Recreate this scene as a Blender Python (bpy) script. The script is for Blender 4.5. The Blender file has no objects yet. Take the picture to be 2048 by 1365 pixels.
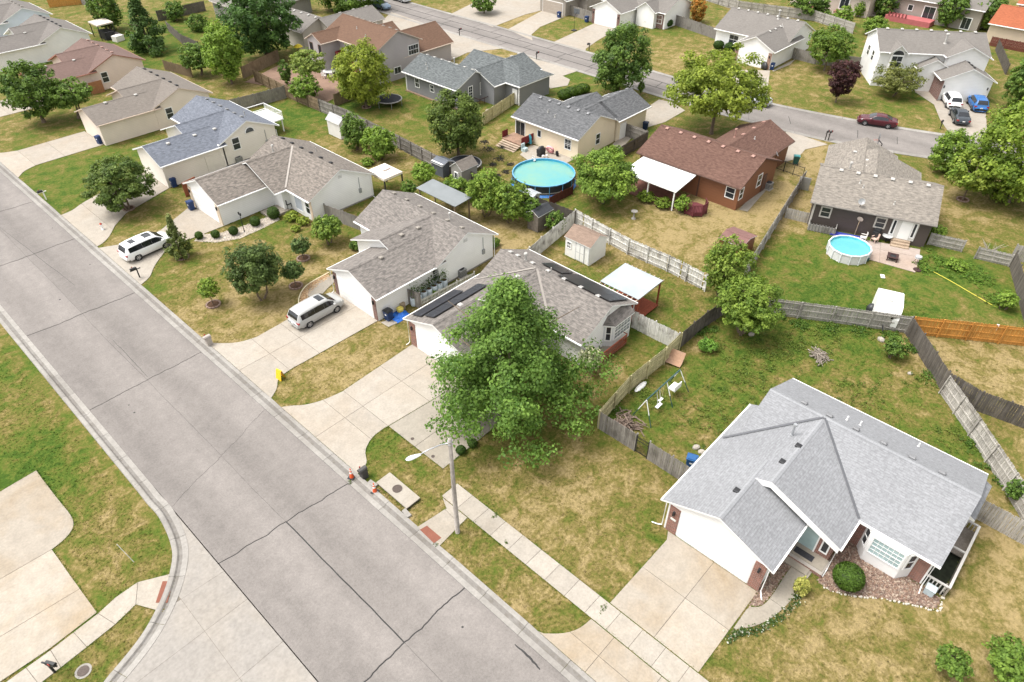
import bpy, math, random
import numpy as np
from mathutils import Vector, Matrix
R = math.radians
sc = bpy.context.scene
COL = sc.collection
# ------------------------------------------------------------------ camera
cam_d = bpy.data.cameras.new("camera"); cam = bpy.data.objects.new("camera", cam_d); COL.objects.link(cam)
cam.location = (0, 0, 37.0)
cam.rotation_euler = (R(90 - 39.81), 0, R(42.952 - 90))
cam_d.sensor_width = 36.0; cam_d.lens = 24.31; cam_d.clip_start = 0.5; cam_d.clip_end = 900
sc.camera = cam
# ------------------------------------------------------------------ sky and sun (bright thin overcast)
SUN_AZ, SUN_EL = R(132), R(64)            # direction towards the sun, azimuth from +X
world = bpy.data.worlds.new("World"); sc.world = world; world.use_nodes = True
wn, wl = world.node_tree.nodes, world.node_tree.links
sky = wn.new("ShaderNodeTexSky"); sky.sky_type = 'NISHITA'; sky.sun_disc = False
sky.sun_elevation = SUN_EL; sky.sun_rotation = math.pi / 2 - SUN_AZ
sky.air_density = 1.0; sky.dust_density = 4.0; sky.ozone_density = 1.0
hs = wn.new("ShaderNodeHueSaturation"); hs.inputs["Saturation"].default_value = 0.10
wl.new(sky.outputs[0], hs.inputs["Color"]); wl.new(hs.outputs[0], wn["Background"].inputs[0])
wn["Background"].inputs[1].default_value = 0.15
sd = bpy.data.lights.new("sun", 'SUN'); sun = bpy.data.objects.new("sun", sd); COL.objects.link(sun)
sd.energy = 1.1; sd.angle = R(24); sd.color = (1.0, 0.95, 0.88)
sun.rotation_euler = Vector((math.cos(SUN_AZ) * math.cos(SUN_EL), math.sin(SUN_AZ) * math.cos(SUN_EL), math.sin(SUN_EL))).to_track_quat('Z', 'Y').to_euler()
sun.location = (0, 60, 90)
vs = sc.view_settings
sc.display_settings.display_device = 'sRGB'
vs.view_transform = 'Standard'; vs.look = 'None'; vs.gamma = 1.0; vs.use_curve_mapping = False
vs.exposure = 1.28
sc.cycles.max_bounces = 6; sc.cycles.diffuse_bounces = 3; sc.cycles.glossy_bounces = 2
sc.cycles.transmission_bounces = 3; sc.cycles.transparent_max_bounces = 6
rng = random.Random(7)
nr = np.random.default_rng(11)
HARD = []            # plan outlines of everything that is not lawn
# ------------------------------------------------------------------ materials
MATS = {}
def newmat(name):
    m = bpy.data.materials.new(name); m.use_nodes = True
    return m, m.node_tree.nodes, m.node_tree.links, m.node_tree.nodes["Principled BSDF"]
def c4(c): return (c[0], c[1], c[2], 1.0)
def scl(c, k): return tuple(min(1, x * k) for x in c)
def node(N, t, **kw):
    n = N.new(t)
    for k, v in kw.items():
        if k in n.inputs.keys() if isinstance(k, str) else False: n.inputs[k].default_value = v
        else: setattr(n, k, v)
    return n
def mixc(N, L, fac, a, b, blend='MIX'):
    m = N.new("ShaderNodeMix"); m.data_type = 'RGBA'; m.blend_type = blend
    for sock, val in ((m.inputs[0], fac), (m.inputs[6], a), (m.inputs[7], b)):
        if isinstance(val, (int, float)): sock.default_value = val
        elif isinstance(val, tuple): sock.default_value = c4(val) if len(val) == 3 else val
        else: L.new(val, sock)
    return m.outputs[2]
def ramp(N, L, fac, stops):
    r = N.new("ShaderNodeValToRGB"); e = r.color_ramp.elements
    while len(e) < len(stops): e.new(0.5)
    for i, (p, c) in enumerate(stops):
        e[i].position = p; e[i].color = c4(c) if isinstance(c, tuple) else (c, c, c, 1)
    L.new(fac, r.inputs[0]); return r.outputs[0]
def pos(N): return N.new("ShaderNodeNewGeometry").outputs["Position"]
def noise(N, L, vec, scale, detail=4, rough=0.55, dist=0.0):
    n = N.new("ShaderNodeTexNoise"); n.inputs["Scale"].default_value = scale
    n.inputs["Detail"].default_value = detail; n.inputs["Roughness"].default_value = rough; n.inputs["Distortion"].default_value = dist
    L.new(vec, n.inputs["Vector"]); return n.outputs[0]
def bump(N, L, h, strength, dist, bsdf):
    b = N.new("ShaderNodeBump"); b.inputs["Strength"].default_value = strength; b.inputs["Distance"].default_value = dist
    L.new(h, b.inputs["Height"]); L.new(b.outputs[0], bsdf.inputs["Normal"])
def plain(col, rough=0.6, metal=0.0, var=0.12, scale=2.5, name=None, spec=0.4, tint=0.0):
    """painted / moulded surface with a little mottling; tint = random shade per object"""
    key = ("plain", tuple(col), rough, metal, var, scale, tint)
    if key in MATS: return MATS[key]
    m, N, L, B = newmat(name or "paint")
    n = noise(N, L, pos(N), scale, 5)
    c = mixc(N, L, ramp(N, L, n, [(0.3, 0.0), (0.7, 1.0)]), scl(col, 1 - var), scl(col, 1 + var))
    if tint:
        oi = N.new("ShaderNodeObjectInfo")
        c = mixc(N, L, 1.0, c, ramp(N, L, oi.outputs["Random"], [(0, 1 - tint), (1, 1.0)]), 'MULTIPLY')
    L.new(c, B.inputs["Base Color"])
    B.inputs["Roughness"].default_value = rough; B.inputs["Metallic"].default_value = metal
    B.inputs["Specular IOR Level"].default_value = spec
    MATS[key] = m; return m
def shingle(col, spread=0.22, name="roof_shingle", light=None, dashes=(2.1, 5.2)):
    col = scl(col, 0.70); light = scl(light, 0.70) if light else None
    key = ("sh", tuple(col), spread)
    if key in MATS: return MATS[key]
    m, N, L, B = newmat(name)
    uv = N.new("ShaderNodeUVMap"); uv.uv_map = "UVMap"
    br = N.new("ShaderNodeTexBrick"); br.offset = 0.37; br.squash = 0.7; br.squash_frequency = 3
    br.inputs["Scale"].default_value = 1.0; br.inputs["Brick Width"].default_value = 0.33; br.inputs["Row Height"].default_value = 0.15
    br.inputs["Mortar Size"].default_value = 0.012; br.inputs["Mortar Smooth"].default_value = 0.3; br.inputs["Bias"].default_value = 0.05
    br.inputs["Color1"].default_value = c4(scl(col, 1 - spread)); br.inputs["Color2"].default_value = c4(light or scl(col, 1 + spread * 1.3))
    br.inputs["Mortar"].default_value = c4(scl(col, 0.55))
    L.new(uv.outputs[0], br.inputs["Vector"])
    mp = N.new("ShaderNodeMapping"); mp.inputs["Scale"].default_value = (dashes[0], dashes[1], 1); L.new(uv.outputs[0], mp.inputs[0])
    n1 = noise(N, L, mp.outputs[0], 1.0, 2, 0.5); n2 = noise(N, L, pos(N), 0.35, 3)
    hi, lo = light or scl(col, 1 + spread * 1.5), scl(col, 1 - spread)
    dash = mixc(N, L, ramp(N, L, n1, [(0.36, 0.0), (0.50, 0.45), (0.62, 1.0)]), lo, hi)
    c = mixc(N, L, 0.55, br.outputs[0], dash)
    c = mixc(N, L, 1.0, c, ramp(N, L, n2, [(0.3, 0.94), (0.7, 1.05)]), 'MULTIPLY')
    L.new(c, B.inputs["Base Color"]); B.inputs["Roughness"].default_value = 0.92; B.inputs["Specular IOR Level"].default_value = 0.25
    bump(N, L, br.outputs[1], -0.5, 0.02, B)
    MATS[key] = m; return m
def siding(col, pitch=0.2, name="lap_siding", var=0.05):
    if max(col) < 0.7: col = scl(col, 0.80)
    key = ("sd", tuple(col), pitch)
    if key in MATS: return MATS[key]
    m, N, L, B = newmat(name)
    p = pos(N); sx = N.new("ShaderNodeSeparateXYZ"); L.new(p, sx.inputs[0])
    d = N.new("ShaderNodeMath"); d.operation = 'DIVIDE'; d.inputs[1].default_value = pitch; L.new(sx.outputs[2], d.inputs[0])
    f = N.new("ShaderNodeMath"); f.operation = 'FRACT'; L.new(d.outputs[0], f.inputs[0])
    n = noise(N, L, p, 0.6, 4)
    c = mixc(N, L, ramp(N, L, n, [(0.3, 0.0), (0.7, 1.0)]), scl(col, 1 - var), scl(col, 1 + var))
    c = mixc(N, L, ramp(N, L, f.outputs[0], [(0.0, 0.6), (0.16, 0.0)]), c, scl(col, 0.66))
    L.new(c, B.inputs["Base Color"]); B.inputs["Roughness"].default_value = 0.6
    inv = N.new("ShaderNodeMath"); inv.operation = 'SUBTRACT'; inv.inputs[0].default_value = 1; L.new(f.outputs[0], inv.inputs[1])
    bump(N, L, inv.outputs[0], 0.5, 0.02, B)
    MATS[key] = m; return m
def brick(col=(0.27, 0.095, 0.06), mortar=(0.42, 0.38, 0.34)):
    col = scl(col, 0.75); mortar = scl(mortar, 0.75)
    key = ("br", tuple(col))
    if key in MATS: return MATS[key]
    m, N, L, B = newmat("brick_masonry")
    p = pos(N); sx = N.new("ShaderNodeSeparateXYZ"); L.new(p, sx.inputs[0])
    a = N.new("ShaderNodeMath"); a.operation = 'ADD'; L.new(sx.outputs[0], a.inputs[0]); L.new(sx.outputs[1], a.inputs[1])
    cb = N.new("ShaderNodeCombineXYZ"); L.new(a.outputs[0], cb.inputs[0]); L.new(sx.outputs[2], cb.inputs[1])
    br = N.new("ShaderNodeTexBrick"); br.inputs["Scale"].default_value = 1
    br.inputs["Brick Width"].default_value = 0.23; br.inputs["Row Height"].default_value = 0.085; br.inputs["Mortar Size"].default_value = 0.009
    br.inputs["Color1"].default_value = c4(scl(col, 0.7)); br.inputs["Color2"].default_value = c4(scl(col, 1.35)); br.inputs["Mortar"].default_value = c4(mortar)
    L.new(cb.outputs[0], br.inputs["Vector"]); L.new(br.outputs[0], B.inputs["Base Color"])
    B.inputs["Roughness"].default_value = 0.9; bump(N, L, br.outputs[1], -0.6, 0.012, B)
    MATS[key] = m; return m
def concrete(col, stain=(0.30, 0.20, 0.11), amt=0.35, fine=9.0, name="concrete", tint=0.08, bumpy=0.15, dirt=0.0):
    col = scl(col, 0.70); stain = scl(stain, 0.70)
    key = ("co", tuple(col), amt, name, dirt)
    if key in MATS: return MATS[key]
    m, N, L, B = newmat(name)
    p = pos(N)
    n1 = noise(N, L, p, 0.22, 6, 0.6, 0.6); n2 = noise(N, L, p, fine, 3); n3 = noise(N, L, p, 1.4, 5, 0.6)
    oi = N.new("ShaderNodeObjectInfo")
    c = mixc(N, L, ramp(N, L, n1, [(0.42, 0.0), (0.72, amt)]), col, stain)
    c = mixc(N, L, 1.0, c, ramp(N, L, n3, [(0.3, 0.9), (0.7, 1.06)]), 'MULTIPLY')
    c = mixc(N, L, 1.0, c, ramp(N, L, n2, [(0.3, 0.9), (0.7, 1.08)]), 'MULTIPLY')
    c = mixc(N, L, 1.0, c, ramp(N, L, oi.outputs["Random"], [(0, 1 - tint), (1, 1 + tint * 0.5)]), 'MULTIPLY')
    if name == "street_surface":
        sx = N.new("ShaderNodeSeparateXYZ"); L.new(p, sx.inputs[0]); wv = N.new("ShaderNodeMath"); wv.operation = 'MULTIPLY_ADD'; wv.inputs[1].default_value = 1.4; wv.inputs[2].default_value = -7.14; L.new(sx.outputs[0], wv.inputs[0])
        sn = N.new("ShaderNodeMath"); sn.operation = 'SINE'; L.new(wv.outputs[0], sn.inputs[0]); mp = N.new("ShaderNodeMapping"); mp.inputs["Scale"].default_value = (1.0, 0.16, 1); L.new(p, mp.inputs[0]); n5 = noise(N, L, mp.outputs[0], 0.9, 5, 0.6)
        ad = N.new("ShaderNodeMath"); ad.operation = 'MULTIPLY_ADD'; ad.inputs[1].default_value = 0.25; L.new(sn.outputs[0], ad.inputs[0]); L.new(n5, ad.inputs[2])
        c = mixc(N, L, 1.0, c, ramp(N, L, ad.outputs[0], [(0.2, 1.09), (0.85, 0.85)]), 'MULTIPLY'); n6 = noise(N, L, p, 28, 2, 0.6)
        c = mixc(N, L, 1.0, c, ramp(N, L, n6, [(0.3, 0.86), (0.7, 1.12)]), 'MULTIPLY')
    if dirt:
        n4 = noise(N, L, p, 2.2, 6, 0.7)
        c = mixc(N, L, ramp(N, L, n4, [(0.46, 0.0), (0.62, dirt)]), c, (0.12, 0.105, 0.085))
    L.new(c, B.inputs["Base Color"]); B.inputs["Roughness"].default_value = 0.88; B.inputs["Specular IOR Level"].default_value = 0.25
    bump(N, L, n2, bumpy, 0.02, B)
    MATS[key] = m; return m
def wood(col, name="weathered_wood", var=0.28, tint=0.28, stain=(0.09, 0.075, 0.05), amt=0.5, green=None):
    col = scl(col, 0.76); stain = scl(stain, 0.76)
    key = ("wd", tuple(col), amt, tint)
    if key in MATS: return MATS[key]
    m, N, L, B = newmat(name)
    p = pos(N); mp = N.new("ShaderNodeMapping"); mp.inputs["Scale"].default_value = (9, 9, 0.9); L.new(p, mp.inputs[0])
    n = noise(N, L, mp.outputs[0], 1.6, 4, 0.6); n2 = noise(N, L, p, 0.9, 4, 0.6)
    oi = N.new("ShaderNodeObjectInfo")
    c = mixc(N, L, ramp(N, L, n, [(0.3, 0.0), (0.7, 1.0)]), scl(col, 1 - var), scl(col, 1 + var))
    c = mixc(N, L, ramp(N, L, n2, [(0.5, 0.0), (0.68, amt)]), c, stain)
    c = mixc(N, L, 1.0, c, ramp(N, L, oi.outputs["Random"], [(0, 1 - tint), (1, 1 + tint * 0.4)]), 'MULTIPLY')
    L.new(c, B.inputs["Base Color"]); B.inputs["Roughness"].default_value = 0.85; B.inputs["Specular IOR Level"].default_value = 0.2
    MATS[key] = m; return m
def grass_mat():
    """lawn: green, olive and straw patches driven by a 'dry' attribute (how parched the turf is) and noise"""
    m, N, L, B = newmat("lawn_turf")
    p = pos(N); at = N.new("ShaderNodeAttribute"); at.attribute_name = "dry"
    big = noise(N, L, p, 0.13, 4, 0.6, 0.8); mid = noise(N, L, p, 0.75, 6, 0.68, 0.5); fin = noise(N, L, p, 4.2, 4, 0.7); vf = noise(N, L, p, 16, 3, 0.7)
    def madd(a, k, b):
        q = N.new("ShaderNodeMath"); q.operation = 'MULTIPLY_ADD'; L.new(a, q.inputs[0]); q.inputs[1].default_value = k
        if isinstance(b, (int, float)): q.inputs[2].default_value = b
        else: L.new(b, q.inputs[2])
        return q.outputs[0]
    f = madd(at.outputs["Fac"], 1.0, -1.91)
    f = madd(big, 0.9, f); f = madd(mid, 2.1, f); f = madd(fin, 0.9, f)
    c = ramp(N, L, f, [(0.0, (0.044, 0.084, 0.011)), (0.24, (0.078, 0.110, 0.017)), (0.47, (0.112, 0.112, 0.025)), (0.70, (0.168, 0.134, 0.045)), (1.0, (0.270, 0.206, 0.096))])
    c = mixc(N, L, 1.0, c, ramp(N, L, vf, [(0.25, 0.74), (0.75, 1.22)]), 'MULTIPLY')
    c = mixc(N, L, 1.0, c, ramp(N, L, fin, [(0.3, 0.78), (0.7, 1.16)]), 'MULTIPLY')
    L.new(c, B.inputs["Base Color"]); B.inputs["Roughness"].default_value = 0.95; B.inputs["Specular IOR Level"].default_value = 0.1
    h = madd(fin, 1.0, madd(vf, 0.6, 0.0)); bump(N, L, h, 0.6, 0.08, B)
    return m
def leaf_mat(name="foliage", trans=0.36):
    m, N, L, B = newmat(name)
    at = N.new("ShaderNodeAttribute"); at.attribute_name = "tone"
    L.new(at.outputs["Color"], B.inputs["Base Color"]); B.inputs["Roughness"].default_value = 0.6; B.inputs["Specular IOR Level"].default_value = 0.25
    tr = N.new("ShaderNodeBsdfTranslucent"); L.new(mixc(N, L, 1.0, at.outputs["Color"], (1.0, 1.15, 0.5), 'MULTIPLY'), tr.inputs[0])
    mx = N.new("ShaderNodeMixShader"); mx.inputs[0].default_value = trans
    L.new(B.outputs[0], mx.inputs[1]); L.new(tr.outputs[0], mx.inputs[2]); L.new(mx.outputs[0], N["Material Output"].inputs[0])
    return m
def glass_mat(col=(0.03, 0.035, 0.04), rough=0.08):
    return plain(col, rough, 0.0, 0.2, 1.0, "window_glass", 0.6)
WHITE = plain((0.78, 0.775, 0.76), 0.5, 0, 0.03, 1.0, "white_trim")
GLASS = glass_mat()
GLASSL = plain((0.36, 0.47, 0.47), 0.15, 0, 0.15, 0.8, "blind_behind_glass", 0.6)
DARK = plain((0.02, 0.02, 0.022), 0.6, 0, 0.2, 2, "dark_metal")
BLACKP = plain((0.025, 0.026, 0.028), 0.4, 0, 0.2, 3, "black_plastic")
STEEL = plain((0.42, 0.43, 0.44), 0.4, 0.6, 0.1, 4, "galvanised_steel")
LEAF = leaf_mat()
BARK = plain((0.15, 0.115, 0.085), 0.95, 0, 0.35, 8, "bark", 0.1)
GRASS = grass_mat()
# ------------------------------------------------------------------ mesh helpers
class MB:
    def __init__(s): s.v = []; s.f = []; s.m = []; s.uv = []
    def face(s, pts, mi=0, uv=None):
        i = len(s.v); s.v.extend([tuple(p) for p in pts]); s.f.append(tuple(range(i, i + len(pts)))); s.m.append(mi)
        s.uv.append(uv if uv else [(0.0, 0.0)] * len(pts))
    def box(s, x0, x1, y0, y1, z0, z1, mi=0, M=None, no=()):
        P = [(x0, y0, z0), (x1, y0, z0), (x1, y1, z0), (x0, y1, z0), (x0, y0, z1), (x1, y0, z1), (x1, y1, z1), (x0, y1, z1)]
        if M is not None: P = [tuple(M @ Vector(p)) for p in P]
        i = len(s.v); s.v.extend(P)
        for k, q in enumerate(((0, 3, 2, 1), (4, 5, 6, 7), (0, 1, 5, 4), (1, 2, 6, 5), (2, 3, 7, 6), (3, 0, 4, 7))):
            if k in no: continue
            s.f.append(tuple(i + j for j in q)); s.m.append(mi); s.uv.append([(0.0, 0.0)] * 4)
        return s
    def prism(s, poly, z0, z1, top=0, side=0, bottom=False):
        n = len(poly); zt = z1 if isinstance(z1, (list, tuple)) else [z1] * n
        s.face([(p[0], p[1], zt[k]) for k, p in enumerate(poly)], top, [(p[0], p[1]) for p in poly])
        for k in range(n):
            a, b = poly[k], poly[(k + 1) % n]
            s.face([(a[0], a[1], z0), (b[0], b[1], z0), (b[0], b[1], zt[(k + 1) % n]), (a[0], a[1], zt[k])], side)
        if bottom: s.face([(p[0], p[1], z0) for p in reversed(poly)], side)
        return s
    def cyl(s, cx, cy, z0, z1, r0, r1=None, n=12, mi=0, caps=True, M=None, side=None):
        r1 = r0 if r1 is None else r1; i = len(s.v)
        for z, r in ((z0, r0), (z1, r1)):
            for k in range(n):
                a = 2 * math.pi * k / n; p = (cx + r * math.cos(a), cy + r * math.sin(a), z)
                s.v.append(tuple(M @ Vector(p)) if M is not None else p)
        for k in range(n):
            q = (k + 1) % n
            s.f.append((i + k, i + q, i + n + q, i + n + k)); s.m.append(mi if side is None else side); s.uv.append([(0.0, 0.0)] * 4)
        if caps:
            s.f.append(tuple(i + n + k for k in range(n))); s.m.append(mi); s.uv.append([(0.0, 0.0)] * n)
            s.f.append(tuple(i + n - 1 - k for k in range(n))); s.m.append(mi); s.uv.append([(0.0, 0.0)] * n)
        return s
    def lathe(s, prof, n=16, mi=0, cx=0, cy=0, M=None):
        i = len(s.v)
        for r, z in prof:
            for k in range(n):
                a = 2 * math.pi * k / n; p = (cx + r * math.cos(a), cy + r * math.sin(a), z)
                s.v.append(tuple(M @ Vector(p)) if M is not None else p)
        for j in range(len(prof) - 1):
            for k in range(n):
                q = (k + 1) % n
                s.f.append((i + j * n + k, i + j * n + q, i + (j + 1) * n + q, i + (j + 1) * n + k)); s.m.append(mi); s.uv.append([(0.0, 0.0)] * 4)
        return s
    def tube(s, pts, r, n=6, mi=0, cap=True):
        pts = [Vector(p) for p in pts]; rr = r if isinstance(r, (list, tuple)) else [r] * len(pts); i = len(s.v)
        ref = Vector((0, 0, 1))
        for k, p in enumerate(pts):
            d = (pts[min(k + 1, len(pts) - 1)] - pts[max(k - 1, 0)]).normalized()
            a = d.cross(ref)
            if a.length < 0.05: a = d.cross(Vector((1, 0, 0)))
            a.normalize(); b = d.cross(a)
            for j in range(n):
                t = 2 * math.pi * j / n; s.v.append(tuple(p + (a * math.cos(t) + b * math.sin(t)) * rr[k]))
        for k in range(len(pts) - 1):
            for j in range(n):
                q = (j + 1) % n
                s.f.append((i + k * n + j, i + k * n + q, i + (k + 1) * n + q, i + (k + 1) * n + j)); s.m.append(mi); s.uv.append([(0.0, 0.0)] * 4)
        if cap:
            s.f.append(tuple(i + j for j in range(n))); s.m.append(mi); s.uv.append([(0.0, 0.0)] * n)
            k = len(pts) - 1; s.f.append(tuple(i + k * n + j for j in range(n))); s.m.append(mi); s.uv.append([(0.0, 0.0)] * n)
        return s
    def mesh(s, name, mats):
        me = bpy.data.meshes.new(name); me.from_pydata(s.v, [], s.f)
        for m in (mats if isinstance(mats, (list, tuple)) else [mats]): me.materials.append(m)
        if any(s.m): me.polygons.foreach_set("material_index", s.m)
        ul = me.uv_layers.new(name="UVMap")
        ul.data.foreach_set("uv", [c for fuv in s.uv for u in fuv for c in u])
        me.update(); return me
    def build(s, name, mats, parent=None, loc=(0, 0, 0), rz=0.0, smooth=False):
        me = s.mesh(name, mats)
        if smooth: me.polygons.foreach_set("use_smooth", [True] * len(me.polygons))
        return link(name, me, parent, loc, rz)
def link(name, me, parent=None, loc=(0, 0, 0), rz=0.0):
    o = bpy.data.objects.new(name, me); COL.objects.link(o); o.parent = parent; o.location = loc
    if rz: o.rotation_euler = (0, 0, rz)
    return o
def tag(o, label=None, cat=None, group=None, kind=None):
    if label: o["label"] = label
    if cat: o["category"] = cat
    if group: o["group"] = group
    if kind: o["kind"] = kind
    return o
def thing(name, label, cat, loc=(0, 0, 0), rz=0.0, group=None):
    o = bpy.data.objects.new(name, None); COL.objects.link(o); o.empty_display_size = 0.3
    o.location = (loc[0], loc[1], loc[2] if len(loc) > 2 else 0.0); o.rotation_euler = (0, 0, rz)
    return tag(o, label, cat, group)
def copy_tree(o, parent=None):
    c = o.copy(); COL.objects.link(c); c.parent = parent
    for ch in [x for x in CHILD.get(o.name, ())]: copy_tree(ch, c)
    return c
CHILD = {}
def dup(root, loc, rz, label, group=None):
    """copy a thing with its parts and sub-parts"""
    def rec(o, parent):
        c = o.copy(); COL.objects.link(c); c.parent = parent
        for ch in o.children: rec(ch, c)
        return c
    c = rec(root, None)
    c.location = (loc[0], loc[1], loc[2] if len(loc) > 2 else 0.0); c.rotation_euler = (0, 0, rz); c["label"] = label
    if group: c["group"] = group
    return c
def rect(x0, x1, y0, y1): return [(x0, y0), (x1, y0), (x1, y1), (x0, y1)]
def unit(a, b):
    d = (b[0] - a[0], b[1] - a[1]); l = math.hypot(*d); return (d[0] / l, d[1] / l), l
def clip_half(poly, p, n):
    out = []
    for i in range(len(poly)):
        a, b = poly[i], poly[(i + 1) % len(poly)]
        da = (a[0] - p[0]) * n[0] + (a[1] - p[1]) * n[1]; db = (b[0] - p[0]) * n[0] + (b[1] - p[1]) * n[1]
        if da >= 0: out.append(a)
        if (da > 0 and db < 0) or (da < 0 and db > 0):
            t = da / (da - db); out.append((a[0] + (b[0] - a[0]) * t, a[1] + (b[1] - a[1]) * t))
    return out
def area(poly):
    return 0.5 * sum(poly[i][0] * poly[(i + 1) % len(poly)][1] - poly[(i + 1) % len(poly)][0] * poly[i][1] for i in range(len(poly)))
def split_poly(poly, lines, gap=0.012):
    """cut a plan outline along joint lines ((x, y), (dx, dy)); the pieces stay 'gap' away from the joint"""
    pieces = [poly]
    for p, d in lines:
        l = math.hypot(*d); n = (-d[1] / l, d[0] / l); nxt = []
        for q in pieces:
            for s in (1, -1):
                nn = (n[0] * s, n[1] * s)
                c = clip_half(q, (p[0] + nn[0] * gap, p[1] + nn[1] * gap), nn)
                if len(c) >= 3 and abs(area(c)) > 0.04: nxt.append(c)
        pieces = nxt
    return pieces
def smooth_path(pts, n=6, closed=False):
    """Catmull-Rom through plan points"""
    out = []; m = len(pts)
    for i in range(m if closed else m - 1):
        g = lambda k: pts[k % m] if closed else pts[min(max(k, 0), m - 1)]
        p0, p1, p2, p3 = g(i - 1), g(i), g(i + 1), g(i + 2)
        for k in range(n):
            t = k / n
            out.append(tuple(0.5 * (2 * p1[c] + (p2[c] - p0[c]) * t + (2 * p0[c] - 5 * p1[c] + 4 * p2[c] - p3[c]) * t * t + (3 * p1[c] - p0[c] - 3 * p2[c] + p3[c]) * t ** 3) for c in (0, 1)))
    if not closed: out.append(tuple(pts[-1][:2]))
    return out

# ================================================================== the setting: ground, streets, kerbs, drives
ASPHALT = concrete((0.292, 0.264, 0.243), (0.235, 0.212, 0.196), 0.55, 7.0, "street_surface", 0.05, 0.3)
TAR = plain((0.045, 0.043, 0.042), 0.8, 0, 0.3, 6, "crack_tar", 0.2)
DRIVE = concrete((0.475, 0.425, 0.36), (0.42, 0.33, 0.235), 0.45, 8.0, "drive_concrete")
DRIVE2 = concrete((0.47, 0.413, 0.34), (0.40, 0.30, 0.185), 0.8, 8.0, "stained_concrete")
DRIVEG = concrete((0.41, 0.368, 0.305), (0.30, 0.25, 0.19), 0.5, 8.0, "old_concrete")
CURB = concrete((0.42, 0.395, 0.36), (0.26, 0.235, 0.21), 0.6, 6.0, "kerb_concrete", 0.10, 0.2, 0.12)
GRIME = concrete((0.30, 0.28, 0.255), (0.20, 0.18, 0.16), 0.8, 5.0, "gutter_grime", 0.12, 0.2, 0.5)
PAVE = concrete((0.48, 0.432, 0.368), (0.40, 0.32, 0.22), 0.4, 8.0, "sidewalk_concrete")
SIDEST = concrete((0.385, 0.355, 0.32), (0.44, 0.385, 0.315), 0.5, 5.0, "side_street_concrete", 0.06, 0.2, 0.15)
JOINT = plain((0.16, 0.14, 0.115), 0.95, 0, 0.3, 5, "joint_dirt", 0.1)
PAD = concrete((0.30, 0.115, 0.075), (0.25, 0.10, 0.07), 0.4, 14.0, "tactile_paving", 0.05, 0.6)
NOFRINGE = []
MULCH = plain((0.10, 0.058, 0.036), 0.95, 0, 0.45, 12, "bark_mulch", 0.1)
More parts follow.
